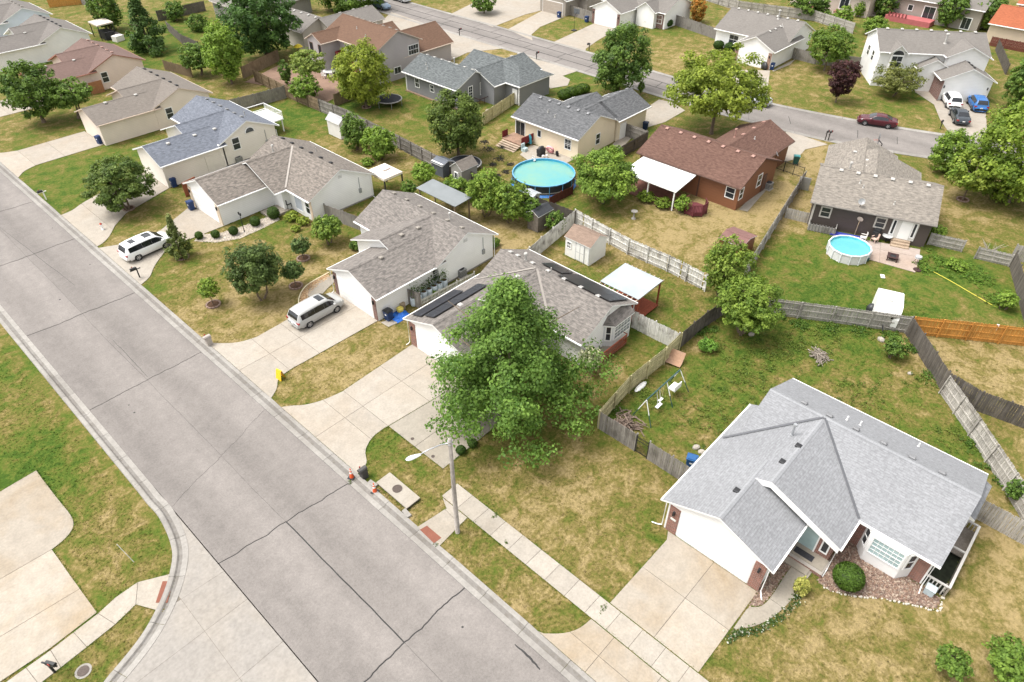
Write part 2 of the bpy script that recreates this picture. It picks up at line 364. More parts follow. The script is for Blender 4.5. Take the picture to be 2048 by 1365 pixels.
# ---- the lawn sheet: one grid to well past the edge of the view, with how dry the turf is stored per point
DRYSPOTS = [  # (x, y), radius m, dryness, weight
    ((25.16, 0.02),5,.70,1),((33.63, -5.18),5,.80,1.5),((38.83, -4.86),3,.80,1),((21.99, 3.43),3,.62,1),((21.57, 21.19),3,.52,1),((21.61, 14.70),4,.80,1.5),((25.20, 14.24),3,.62,1),
    ((25.14, 11.46),1.5,.42,1),((19.14, 10.84),1.2,.2,1),((17.64, 25.41),2.5,.62,1),((16.60, 16.44),2.5,.55,1),((16.62, 11.75),2,.45,1),((18.02, 29.65),1.2,.2,1),((16.94, 23.11),2,.6,1),
    ((3.53, 51.16),5,.45,1),((3.68, 56.84),3,.2,1),((1.76, 39.42),3,.40,1),((1.24, 36.59),3,.58,1),((0.56, 45.69),2.2,.08,1.5),((1.52, 33.65),3,.52,1),((3.60, 34.06),1.8,.25,1),((4.02, 43.32),2,.4,1),
    ((-1.43, 28.18),3,.50,1),((2.55, 39.77),1.5,.75,.7),((-2.86, 27.93),2,.5,1),
    ((20.91, 38.33),3,.85,1.5),((16.76, 37.74),1.5,.48,1),((25.24, 37.34),2.5,.70,1),((18.23, 49.81),4,.78,1.2),((16.55, 59.32),3,.46,1),((22.09, 48.84),3,.85,1),((30.71, 58.59),3,.50,1),((26.82, 59.88),3,.45,1),
    ((31.34, 50.93),2.5,.75,1),((21.75, 62.58),3,.52,1),((20.43, 58.18),2,.62,1),((26.81, 49.49),2.5,.78,1),((15.81, 51.38),3,.7,1),
    ((19.26, 73.90),4,.62,1),((24.95, 74.21),3,.66,1),((19.05, 89.47),6,.22,1.5),((26.01, 92.07),4,.3,1),((29.49, 92.73),2,.5,1),((19.59, 102.25),5,.50,1),((23.46, 106.29),5,.55,1),
    ((38.89, 13.96),5,.34,1.2),((46.15, 13.94),4,.15,1.2),((46.86, 9.58),4,.38,1),((49.31, 2.77),4,.30,1),((47.00, 6.06),3,.45,1),((33.22, 16.95),3,.28,1),((33.19, 14.77),2.5,.6,.8),((45.74, -0.12),2,.1,1),
    ((54.20, 13.27),4,.06,1),((42.50, 18.80),1.6,.95,1),((44.23, 20.85),1.4,.8,1),((51.04, 14.56),2,.7,.6),
    ((58.98, 17.38),6,.16,2),((62.88, 7.26),5,.10,1.5),((57.48, 11.93),4,.20,1),((64.00, 7.19),2,.5,.8),((81.71, 8.37),7,.72,1.2),((77.62, 6.74),4,.35,1),((69.91, 8.19),3,.02,1),
    ((54.81, 29.83),5,.95,2),((54.60, 35.93),4,.48,1.2),((72.06, 25.31),4,.95,1.5),((62.32, 26.12),5,1.0,1.5),((50.21, 26.81),3,.85,1),((82.70, 31.18),5,.95,1),((80.39, 27.46),4,.85,1),
    ((45.51, 24.78),4,.30,1.2),((44.39, 35.61),3,.55,1),((47.20, 27.59),3,.45,1),((44.24, 21.86),2,.3,1),((37.73, 22.98),2,.4,1),((33.19, 22.55),2.5,.8,1),((38.10, 20.76),1.5,.45,1),
    ((55.75, 1.80),4,.86,2),((54.80, -0.66),4,.92,2),((56.25, 3.09),1.5,.45,1.2),((54.95, 0.46),1.6,.4,1.5),((57.50, -1.41),1.5,.6,1),((49.23, -2.46),3,.45,1.5),((47.20, -1.69),2,.3,1),
    ((56.10, 57.63),4,.55,1),((59.47, 58.31),3,.6,1),((60.66, 74.02),6,.30,1.2),((63.81, 73.34),3,.1,1),((55.63, 75.49),4,.55,1),((48.21, 84.74),7,.10,1.5),((44.80, 75.17),5,.66,1),((48.53, 65.76),4,.66,1),((68.93, 66.47),3,.3,1),
    ((45.98, 46.75),3,.82,1),((43.75, 41.70),3,.95,1),((45.64, 48.70),2,.6,1),
    ((110.42, 59.39),7,.72,1.2),((115.72, 57.68),5,.40,1),((114.77, 67.12),5,.35,1),((102.57, 60.25),5,.70,1),((107.15, 38.48),7,.55,1),((110.28, 41.53),4,.75,1),((104.41, 27.01),7,.48,1),((112.61, 23.71),5,.3,1),((101.47, 100.25),8,.88,1.5),((102.50, 84.74),5,.42,1),((94.77, 110.02),7,.5,1),((81.53, 86.57),5,.78,1),
    ((83.89, 65.04),4,.2,1),((82.16, 46.99),6,.50,1),((86.36, 38.72),5,.40,1),((87.16, 59.96),4,.5,1),((91.05, 16.00),5,.55,1),
    ((44.56, 101.16),6,.6,1),((50.67, 127.55),8,.12,1.2),((52.34, 138.62),7,.3,1),((44.34, 156.63),9,.5,1),((46.44, 92.00),5,.5,1),((44.62, 108.80),5,.5,1),
    ((154.76, 33.22),9,.3,1),((131.21, 63.32),8,.5,1),((139.03, 45.50),8,.4,1),
]
def dry_at(X, Y):
    num = np.full(X.shape, 0.48 * 0.12); den = np.full(X.shape, 0.12)
    for (cx, cy), r, d, w in DRYSPOTS:
        k = w * np.exp(-((X - cx) ** 2 + (Y - cy) ** 2) / (2 * (0.75 * r) ** 2)); num += k * d; den += k
    return num / den
def ground():
    xs = np.concatenate([np.arange(-60, 90, 1.0), np.arange(90, 330, 3.0)]); ys = np.concatenate([np.arange(-60, -20, 3.0), np.arange(-20, 110, 1.0), np.arange(110, 340, 3.0)])
    X, Y = np.meshgrid(xs, ys, indexing='ij'); n, m = X.shape
    V = np.stack([X.ravel(), Y.ravel(), np.zeros(n * m)], 1)
    idx = np.arange(n * m).reshape(n, m)
    F = np.stack([idx[:-1, :-1].ravel(), idx[1:, :-1].ravel(), idx[1:, 1:].ravel(), idx[:-1, 1:].ravel()], 1)
    me = bpy.data.meshes.new("ground"); me.vertices.add(len(V)); me.vertices.foreach_set("co", V.ravel())
    me.loops.add(F.size); me.loops.foreach_set("vertex_index", F.ravel()); me.polygons.add(len(F))
    me.polygons.foreach_set("loop_start", np.arange(0, F.size, 4)); me.polygons.foreach_set("loop_total", np.full(len(F), 4))
    me.update(calc_edges=True); me.materials.append(GRASS)
    a = me.attributes.new("dry", 'FLOAT', 'POINT'); a.data.foreach_set("value", dry_at(X, Y).ravel())
    tag(link("ground", me), "lawns of mixed green and parched yellow grass between the houses", "lawn", kind="structure")
ground()
def slabs(name, label, poly, lines, mat, z=0.045, base=0.018, gap=0.014, piece="slab", cat="driveway", kind="structure", under=None):
    """paved area: dirty bed with one object per slab, joints left open"""
    HARD.append(poly)
    if name == 'side_street': NOFRINGE.append(len(HARD) - 1)
    b = MB(); b.prism(poly, -0.05, base); root = b.build(name, under or JOINT); tag(root, label, cat, kind=kind)
    for q in split_poly(poly, lines, gap):
        s = MB(); s.prism(q, base - 0.01, z + rng.uniform(-0.004, 0.004)); s.build(piece, mat, root)
    return root
# ---- main street: asphalt bays with open, wandering cracks
MX0, MX1 = 5.10, 14.10
def wander(a, b, amp, n=26, seed=0):
    r = random.Random(seed); out = []; off = 0
    for k in range(n + 1):
        t = k / n; off = off * 0.8 + r.uniform(-amp, amp) * 0.6
        e = min(1, 6 * t, 6 * (1 - t)); out.append((a[0] + (b[0] - a[0]) * t, a[1] + (b[1] - a[1]) * t, off * e))
    return out
def main_street():
    HARD.append(rect(3.4, 15.05, -40, 260)); NOFRINGE.append(len(HARD) - 1)
    b = MB(); b.box(MX0 - 0.05, MX1 + 0.05, -40, 260, -0.1, 0.004); root = b.build("road", TAR)
    tag(root, "wide grey asphalt residential street with dark transverse cracks", "street", kind="structure")
    ks = [(-40, -40, .02), (-8, -8, .05), (5.5, 5.0, .06), (16.9, 16.9, .085), (28.9, 28.1, .07), (34.9, 38.3, .022), (47.8, 47.9, .06), (60.6, 60.1, .085), (73.9, 73.8, .085), (85.9, 85.2, .085), (97, 97.3, .08), (109, 109.2, .04), (121, 121, .04), (134, 134, .04), (147, 147, .04), (160, 160, .04), (260, 260, .02)]
    xm = 9.55
    for i in range(len(ks) - 1):
        a, c = ks[i], ks[i + 1]
        for side in (0, 1):
            xa, xb = (MX0, xm) if side == 0 else (xm, MX1)
            lo = wander((MX0, a[0]), (MX1, a[1]), 0.10, 40, i); hi = wander((MX0, c[0]), (MX1, c[1]), 0.10, 40, i + 1)
            cg = 0.04 if 16 < ks[i][0] < 20 else 0.007
            sel = lambda w: [(p[0], p[1] + p[2]) for p in w if xa - 1e-6 <= p[0] <= xb + 1e-6]
            L_, H_ = sel(lo), sel(hi)
            def fit(q):
                x0 = xa + (cg if side == 1 else 0.012); x1 = xb - (cg if side == 0 else 0.012)
                return [(x0, q[0][1])] + [p for p in q if x0 + .05 < p[0] < x1 - .05] + [(x1, q[-1][1])]
            L_, H_ = fit(L_), fit(H_)
            mid = wander((0, 0), (0, 1), 0.05, 12, i * 7 + 3)
            seam = [(xm + m[2] + (cg if side else -cg), m[1]) for m in mid[1:-1]]
            y0, y1 = (L_[-1][1], H_[-1][1]) if side == 0 else (L_[0][1], H_[0][1])
            seam = [(s[0], y0 + (y1 - y0) * s[1]) for s in seam]
            bot = [(p[0], p[1] + a[2] / 2) for p in L_]; top = [(p[0], p[1] - c[2] / 2) for p in H_]
            poly = bot + (seam if side == 0 else []) + top[::-1] + (seam[::-1] if side == 1 else [])
            s = MB(); s.prism(poly, 0.0, 0.022); s.build("road_bay", ASPHALT, root)
    # fine cracks that wander off inside the bays
    for k, (p, q) in enumerate((((9.71, 81.89), (10.81, 65.26)), ((9.82, 54.86), (9.71, 48.20)), ((13.60, 12.44), (13.51, 10.54)))):
        w = wander(p, q, 0.05, 20, 90 + k); wd = (0.012, 0.012, 0.045)[k]
        d, _ = unit(p, q); n = (-d[1], d[0]); s = MB()
        for i in range(len(w) - 1):
            a, c = w[i], w[i + 1]; ww = wd * (0.6 + 0.8 * math.sin(3.0 * i / 20))
            A = (a[0] + n[0] * a[2], a[1] + n[1] * a[2]); C = (c[0] + n[0] * c[2], c[1] + n[1] * c[2])
            s.face([(A[0] - n[0] * ww, A[1] - n[1] * ww, .027), (A[0] + n[0] * ww, A[1] + n[1] * ww, .027), (C[0] + n[0] * ww, C[1] + n[1] * ww, .027), (C[0] - n[0] * ww, C[1] - n[1] * ww, .027)])
        s.build("sealed_crack", TAR, root)
    for k, pt in enumerate(((13.36, 77.67), (13.20, 67.82), (9.02, 63.99), (7.35, 46.19), (7.28, 45.11), (12.34, 15.26))):
        s = MB(); s.cyl(pt[0], pt[1], 0.018, 0.0265, rng.uniform(.05, .10), n=9); s.build("tar_spot", TAR, root)
main_street()
KPROF = [(0, 0.0), (0, 0.034), (0.34, 0.026), (0.52, 0.022), (0.62, 0.10), (0.70, 0.125), (0.90, 0.125), (0.93, 0.0)]
KDIP = [(0, 0.0), (0, 0.034), (0.34, 0.026), (0.52, 0.022), (0.64, 0.035), (0.72, 0.042), (0.90, 0.045), (0.93, 0.0)]
def kerb_run(name, label, path, side, dips=(), step=3.05):
    """kerb and gutter cast in sections along a plan path; the section profile grows to 'side' of the path"""
    root = None; pts = [Vector((p[0], p[1], 0)) for p in path]
    cum = [0.0]
    for i in range(len(pts) - 1): cum.append(cum[-1] + (pts[i + 1] - pts[i]).length)
    def at(s):
        for i in range(len(pts) - 1):
            if s <= cum[i + 1] or i == len(pts) - 2:
                d = (pts[i + 1] - pts[i]).normalized(); return pts[i] + d * (s - cum[i]), Vector((-d.y, d.x, 0)) * side
    s = 0.0
    while s < cum[-1] - 0.1:
        e = min(s + step, cum[-1]); ss = [s + 0.012] + [c for c in cum if s + 0.05 < c < e - 0.05] + [e - 0.012]
        if not cum[1] > 1e9 and len(ss) == 2: ss = [ss[0], (ss[0] + ss[1]) / 2, ss[1]]
        rings = []
        for q in ss:
            p, n = at(q); dip = any(a <= q <= b for a, b in dips)
            rings.append([p + n * o + Vector((0, 0, z)) for o, z in (KDIP if dip else KPROF)])
        b = MB()
        for a, c in zip(rings[:-1], rings[1:]):
            for k in range(len(KPROF) - 1): b.face([a[k], c[k], c[k + 1], a[k + 1]], 1 if k in (2, 3) else 0)
        b.face(rings[0]); b.face(rings[-1][::-1])
        if root is None:
            root = bpy.data.objects.new(name, None); COL.objects.link(root); tag(root, label, "kerb", kind="structure")
        b.build("kerb_section", [CURB, GRIME], root); s = e
    return root
kerb_run("kerb", "pale concrete kerb and gutter along the house side of the main street", [(MX1, -30), (MX1, 200)], -1,
         dips=[(30 + a, 30 + b) for a, b in ((-12, -4), (2.8, 12.2), (20.2, 22.8), (28.2, 37.8), (38.8, 48.8), (60.6, 69.5), (70, 80), (90.5, 99), (110, 119), (130, 139), (150, 158))])
ARC = smooth_path([(5.10, 37.5), (5.08, 36.4), (5.11, 34.78), (4.82, 32.74), (4.36, 31.22), (3.68, 30.08), (2.73, 28.94), (1.53, 27.87), (0.10, 26.94), (-1.90, 26.13), (-4.38, 25.38)], 5)
kerb_run("kerb", "pale concrete kerb and gutter along the lawn side of the main street, curving into the side street", [(MX0, 200), (MX0, 38)] + ARC, -1,
         dips=[(200 - 69, 200 - 60), (177.4, 179.6)])
# ---- side street in the bottom corner
SIDE = [(5.06, 37.5)] + ARC[2:] + [(1.25, 18.00), (5.19, 12.49), (5.06, 12.0)]
slabs("side_street", "pale concrete side street joining the main street", SIDE,
      [((2.17, 28.38), ((4.96, 28.21)[0] - (2.17, 28.38)[0], (4.96, 28.21)[1] - (2.17, 28.38)[1])), ((-1.38, 25.58), ((5.22, 25.57)[0] - (-1.38, 25.58)[0], (5.22, 25.57)[1] - (-1.38, 25.58)[1])), ((2.11, 21.83), (1, 0.02)),
       ((2.44, 28.79), ((2.38, 22.30)[0] - (2.44, 28.79)[0], (2.38, 22.30)[1] - (2.44, 28.79)[1]))], SIDEST, z=0.016, base=0.006, gap=0.01, cat="street")
NOFRINGE.append(len(HARD)); HARD.append([(5.15, 35.20), (4.14, 31.87), (2.14, 29.11), (-2.27, 26.54), (3.25, 15.85), (5.15, 18.56)])
# ---- far street behind the back row of houses
def far_street():
    near = [(89.0, 260), (88.2, 100), (88.0, 70), (87.6, 48), (88.4, 34), (89.7, 26), (91.8, 19.5), (95, 11), (100, -2), (107, -22)]
    far = [(97.2, 260), (96.8, 100), (96.5, 70), (95.9, 50), (96.3, 39), (98.1, 29.5), (100, 22.5), (103, 14), (108.5, 0), (116, -20)]
    nn, ff = smooth_path(near, 8), smooth_path(far, 8)
    HARD.append(nn + ff[::-1])
    b = MB(); b.prism(nn + ff[::-1], -0.05, 0.006); root = b.build("road", TAR); tag(root, "far residential street with a web of dark sealed cracks", "street", kind="structure")
    def strip(a, c, t0, t1, s0, s1):
        P = []
        for p, q in zip(a, c):
            P.append(((p[0] + (q[0] - p[0]) * t0, p[1] + (q[1] - p[1]) * t0), (p[0] + (q[0] - p[0]) * t1, p[1] + (q[1] - p[1]) * t1)))
        return P
    lanes = [(0.07, 0.32), (0.335, 0.60), (0.615, 0.93)]; N = len(nn); r = random.Random(4)
    lens = np.cumsum([0] + [math.hypot(nn[i + 1][0] - nn[i][0], nn[i + 1][1] - nn[i][1]) for i in range(N - 1)])
    def ev(P, s):
        i = min(max(int(np.searchsorted(lens, s)) - 1, 0), N - 2); t = (s - lens[i]) / max(1e-6, lens[i + 1] - lens[i])
        return (P[i][0] + (P[i + 1][0] - P[i][0]) * t, P[i][1] + (P[i + 1][1] - P[i][1]) * t)
    for li, (t0, t1) in enumerate(lanes):
        s = r.uniform(0, 4)
        while s < lens[-1] - 1:
            e = min(s + r.uniform(4.5, 8), lens[-1]); yy = ev(nn, s)[1]; smooth_ = yy < 44; gp = r.uniform(.07, .16) if not smooth_ else (.14 if r.random() < .18 else .004); lg = .004 if not smooth_ else -.0075
            smp = np.linspace(s + gp / 2, e - gp / 2, 6); lo = []; hi = []
            for q in smp:
                A, C = ev(nn, q), ev(ff, q); lo.append((A[0] + (C[0] - A[0]) * (t0 + lg), A[1] + (C[1] - A[1]) * (t0 + lg)))
                hi.append((A[0] + (C[0] - A[0]) * (t1 - lg), A[1] + (C[1] - A[1]) * (t1 - lg)))
            o = MB(); o.prism(lo + hi[::-1], 0.0, 0.022); o.build("road_bay", ASPHALT, root); s = e
    for nm, t0, t1 in (("far_kerb", -0.02, 0.068), ("far_kerb", 0.932, 1.02)):
        k = bpy.data.objects.new("kerb", None); COL.objects.link(k)
        tag(k, "concrete gutter on the %s side of the far street" % ("near" if t0 < 0 else "far"), "kerb", kind="structure")
        s = 0
        while s < lens[-1] - 1:
            e = s + 6; lo = []; hi = []
            for q in np.linspace(s + .02, min(e, lens[-1]) - .02, 5):
                A, C = ev(nn, q), ev(ff, q); lo.append((A[0] + (C[0] - A[0]) * t0, A[1] + (C[1] - A[1]) * t0)); hi.append((A[0] + (C[0] - A[0]) * t1, A[1] + (C[1] - A[1]) * t1))
            o = MB(); o.prism(lo + hi[::-1], 0.0, 0.05); o.build("kerb_section", CURB, k); s = e
far_street()
YL = lambda y: ((0, y), (1, 0)); XL = lambda x: ((x, 0), (0, 1))
def flare(x0, x1, y0, y1, f=1.5, xe=None):
    """drive outline: straight slab from the garage (x1) to the kerb (x0), flaring at the kerb; ye = wing outlines"""
    pts = [(x1, y1), (x0 + 3.0, y1)] + smooth_path([(x0 + 2.6, y1 + .02), (x0 + 1.2, y1 + f * .35), (x0 + .5, y1 + f * .75), (x0, y1 + f * 1.1)], 4)
    pts += smooth_path([(x0, y0 - f * 1.1), (x0 + .5, y0 - f * .75), (x0 + 1.2, y0 - f * .35), (x0 + 2.6, y0 - .02)], 4) + [(x0 + 3.0, y0), (x1, y0)]
    return pts
KX = 15.03
# H1: drive, apron and front walk
slabs("driveway", "short concrete driveway of the near grey roofed house", [(19.12, 10.1), (19.12, 4.3), (25.5, 4.25), (25.5, 10.35), (24.9, 10.05)], [XL(22.3), YL(7.1)], DRIVE2, cat="driveway")
slabs("driveway_apron", "flared concrete apron between street and near sidewalk", [(KX, 12.0)] + smooth_path([(KX + .1, 11.7), (15.9, 10.9), (16.7, 10.45), (17.55, 10.3)], 4) + [(17.6, 10.25), (17.6, 3.6), (16.4, 3.3), (KX, 2.6)], [YL(8.7), YL(5.6), XL(16.2)], DRIVE2)
slabs("sidewalk", "pale concrete sidewalk crossing the near front lawn", rect(17.66, 19.06, -14, 22.75), [YL(y) for y in np.arange(-13.2, 22, 1.5)], PAVE, cat="sidewalk", gap=0.012)
slabs("ramp", "concrete kerb ramp beside the street light pole", [(14.93, 22.10), (17.19, 21.80), (17.6, 22.6), (17.6, 20.25), (17.58, 20.30), (14.99, 20.06)], [((17.0, 21), (0.1, 1))], PAVE, cat="ramp")
o = MB(); o.prism([(14.94, 21.82), (15.44, 21.72), (15.46, 20.39), (14.88, 20.44)], 0.03, 0.058); o.build("tactile_pad", PAD, None); tag(bpy.data.objects["tactile_pad"], "red tactile pad on the kerb ramp beside the light pole", "paving")
walk = smooth_path([(22.25, 4.15), (22.78, 3.92), (23.34, 3.45), (24.48, 2.92), (26.00, 2.61), (27.57, 2.53), (29.27, 2.45)], 4)
walk2 = smooth_path([(29.39, 3.51), (27.61, 3.55), (25.88, 3.51), (24.87, 3.64), (24.34, 4.08), (24.05, 4.17)], 4)
slabs("garden_path", "curved concrete walk from driveway to the near front porch", walk + walk2, [XL(22.6), XL(25.6)], DRIVEG, cat="path")
# H2
slabs("driveway", "wide concrete driveway beside the big maple tree", [(26.9, 36.0), (19.4, 35.65)] + smooth_path([(19.2, 35.62), (17.6, 35.95), (16.4, 36.5), (15.6, 37.2), (KX, 37.6)], 4) + smooth_path([(KX, 28.3), (16.0, 28.6), (16.7, 29.6), (17.8, 30.2), (18.9, 30.3)], 4) + [(19.2, 30.25), (26.9, 29.6)],
      [XL(17.6), XL(19.25), XL(23.0), YL(33.2), ((20, 32.0), (0.02, 1))][:4], DRIVE)
slabs("parking_pad", "older greyer concrete parking pad under the maple tree", [(19.28, 30.18), (19.28, 24.4), (24.2, 24.5), (26.9, 25.2), (26.9, 29.55)], [YL(27.3)], DRIVEG, cat="driveway")
# H3
slabs("driveway", "concrete driveway with the silver minivan", [(26.6, 46.9), (20.5, 46.4)] + smooth_path([(18.2, 46.3), (16.8, 46.8), (15.7, 47.8), (KX, 48.7)], 4) + smooth_path([(KX, 39.0), (15.9, 39.6), (16.7, 40.5), (18.2, 40.75)], 4) + [(19, 40.7), (26.6, 40.6)],
      [XL(17.8), XL(20.6), YL(43.6)], DRIVE)
slabs("garden_path", "curved flagstone walk beside the silver minivan", [(24.46, 48.30), (25.18, 48.89), (26.67, 49.29), (28.30, 49.35), (27.73, 48.26), (26.43, 47.78), (25.39, 47.30), (24.88, 46.73)], [], DRIVEG, cat="path")
# H4
slabs("driveway", "concrete driveway with the white minivan", [(25.9, 71.8), (20.8, 69.0), (18.6, 68.8)] + smooth_path([(18, 68.9), (16.6, 69.4), (15.6, 69.9), (KX, 70.2)], 3) + smooth_path([(KX, 60.9), (16.2, 61.6), (17.3, 63.0), (19, 64.6)], 3) + [(20.5, 65.2), (25.9, 65.0)],
      [XL(18.4), XL(21.5)], DRIVE)
slabs("driveway", "concrete driveway of the blue roofed house", [(25.9, 83.2), (20.6, 82.0), (18, 81.0)] + smooth_path([(17.2, 80.6), (16.2, 80.0), (KX, 79.8)], 3) + [(KX, 70.6)] + smooth_path([(15.6, 70.8), (16.6, 71.6), (18, 73.4)], 3) + [(20, 75.2), (25.9, 77.3)], [XL(17.5), XL(20.6)], DRIVE)
slabs("driveway", "concrete driveway beside the beige garage", flare(KX, 25.7, 94.6, 100.6, 1.8), [XL(17.6), XL(21)], DRIVE)
slabs("driveway", "concrete driveway of the rosy brown roofed house", flare(KX, 25.7, 114, 120.5, 1.6), [XL(17.6), XL(21)], DRIVE)
slabs("driveway", "concrete driveway of the white house at the edge of the picture", flare(KX, 25.7, 133.5, 140, 1.6), [XL(17.6), XL(21)], DRIVE)
# corner lot bottom left
slabs("driveway", "large rust stained concrete pad on the corner lot", [(-3.85, 44.29), (0.27, 44.57)] + smooth_path([(0.27, 43.75), (0.34, 41.06), (0.41, 39.03), (0.22, 38.12), (-0.24, 37.64), (-0.81, 37.40)], 3) + [(-1.38, 37.28), (-1.30, 33.97), (-1.21, 31.08), (-3.82, 30.83), (-6.30, 30.86), (-9.51, 31.59), (-10.93, 40.48)],
      [((-4.25, 37.38), ((-1.38, 37.28)[0] - (-4.25, 37.38)[0], (-1.38, 37.28)[1] - (-4.25, 37.38)[1])), ((-5.46, 33.53), ((-1.33, 33.30)[0] - (-5.46, 33.53)[0], (-1.33, 33.30)[1] - (-5.46, 33.53)[1]))], DRIVE2)
slabs("sidewalk", "pale sidewalk around the corner lot with a red ramp pad", [(-8.65, 30.67), (-6.38, 30.58), (-3.88, 30.68), (-1.18, 30.95), (-0.08, 31.21), (1.20, 31.24), (3.00, 30.22), (2.10, 29.15), (1.33, 28.43), (0.52, 29.94), (-0.82, 29.61), (-2.52, 29.43), (-4.78, 29.23), (-6.94, 28.82)],
      [((-5.10, 30.80), ((-4.96, 29.42)[0] - (-5.10, 30.80)[0], (-4.96, 29.42)[1] - (-5.10, 30.80)[1])), ((-3.83, 30.67), ((-3.81, 29.34)[0] - (-3.83, 30.67)[0], (-3.81, 29.34)[1] - (-3.83, 30.67)[1])), ((-2.58, 30.86), ((-2.41, 29.39)[0] - (-2.58, 30.86)[0], (-2.41, 29.39)[1] - (-2.58, 30.86)[1])),
       ((-1.18, 30.95), ((-0.81, 29.64)[0] - (-1.18, 30.95)[0], (-0.81, 29.64)[1] - (-1.18, 30.95)[1])), ((1.19, 31.16), ((0.52, 29.94)[0] - (1.19, 31.16)[0], (0.52, 29.94)[1] - (1.19, 31.16)[1]))], PAVE, cat="sidewalk")
o = MB(); o.prism([(2.25, 30.21), (2.67, 29.75), (1.79, 28.70), (1.34, 29.19)], 0.03, 0.06); tag(o.build("tactile_pad", PAD), "red tactile pad where the corner sidewalk meets the side street", "paving")
# front drives of the back row and across the far street
def pad(label, pts, lines=(), mat=None, name="driveway", cat="driveway", z=0.045): return slabs(name, label, pts, list(lines), mat or DRIVE, cat=cat, z=z)
pad("concrete driveway of the grey sided house", [(79.22, 66.03), (81.96, 64.92), (84.21, 66.28), (84.62, 68.11), (87.97, 67.84), (87.75, 77.65), (86.44, 77.57), (84.48, 72.61)])
pad("concrete driveway of the cream house", [(83.77, 51.35), (86.55, 51.70), (86.90, 49.65), (85.55, 46.74), (80.24, 46.53), (75.88, 47.56), (69.06, 45.83), (69.61, 47.41)])
pad("concrete driveway of the red brown house", [(88.83, 33.17), (88.18, 27.46), (84.83, 28.89), (81.75, 28.42), (79.80, 29.10), (81.84, 32.10)])
pad("wide concrete driveways of the brown roofed two storey house", [(81.31, 109.79), (89.66, 115.51), (88.12, 94.01), (88.06, 84.19), (82.54, 87.01), (78.38, 86.24), (76.44, 92.04)])
pad("concrete driveway beyond the far street, near the top edge", [(96.22, 105.89), (107.99, 109.49), (121.44, 102.14), (110.29, 94.92), (106.06, 95.32), (95.88, 94.14), (96.58, 98.09)])
pad("long concrete driveway with a blue bin beyond the far street", [(96.62, 91.06), (110.49, 94.70), (109.86, 88.72), (101.81, 87.77), (97.33, 85.85), (94.84, 83.40)])
pad("concrete driveway of the white garage with brick corners", [(96.35, 80.12), (110.72, 81.95), (111.56, 76.84), (102.57, 75.10), (97.71, 73.82), (96.13, 72.79)])
pad("concrete driveway with parked cars of the house with the arched window", [(120.67, 27.11), (114.90, 22.39), (117.44, 17.11), (103.66, 13.07), (101.26, 16.56), (106.38, 19.70), (111.49, 22.12), (114.70, 25.81)])
pad("concrete driveway of the grey roofed house across the far street", [(104.66, 50.94), (108.80, 45.81), (94.32, 39.20), (93.39, 45.78)])
pad("white concrete strip beside the garage across the far street", [(109.07, 45.52), (117.06, 45.42), (113.61, 44.79), (108.69, 45.24)], name="path", cat="path")
pad("tan paver terrace below the two storey house", [(49.78, 101.68), (57.82, 104.72), (60.79, 94.69), (57.59, 87.17), (53.51, 85.79), (53.08, 92.01)], mat=concrete((0.36, 0.235, 0.17), (0.25, 0.16, 0.12), 0.6, 6, "paver_terrace"), name="patio", cat="patio", lines=[((54.61, 99.69), (1, .1)), ((54.85, 94.66), (1, .1)), ((54.85, 94.66), (.1, 1))])
pad("pinkish concrete patio beside the small round pool", [(63.22, 16.69), (67.43, 17.69), (70.47, 10.24), (68.52, 9.68), (65.93, 9.18), (65.05, 14.06)], [((67.76, 13.15), (.33, -.95)), ((67.76, 13.15), (.95, .33))], concrete((0.52, 0.43, 0.375), (0.40, 0.27, 0.18), 0.6, 7, "patio_concrete"), "patio", "patio")
pad("concrete patio behind the cream house by the large pool", [(59.47, 54.01), (62.58, 54.97), (64.29, 48.41), (60.18, 48.18), (58.75, 51.71)], (), DRIVE, "patio", "patio")
pad("concrete patio strip along the red brown house", [(65.48, 27.39), (65.71, 26.50), (72.05, 27.42), (71.80, 28.22)], (), DRIVEG, "path", "path")
pad("pale patio behind the pink house", [(144.84, 57.80), (146.78, 52.61), (151.27, 44.74), (160.23, 46.64), (153.18, 56.42)], (), DRIVE, "patio", "patio")

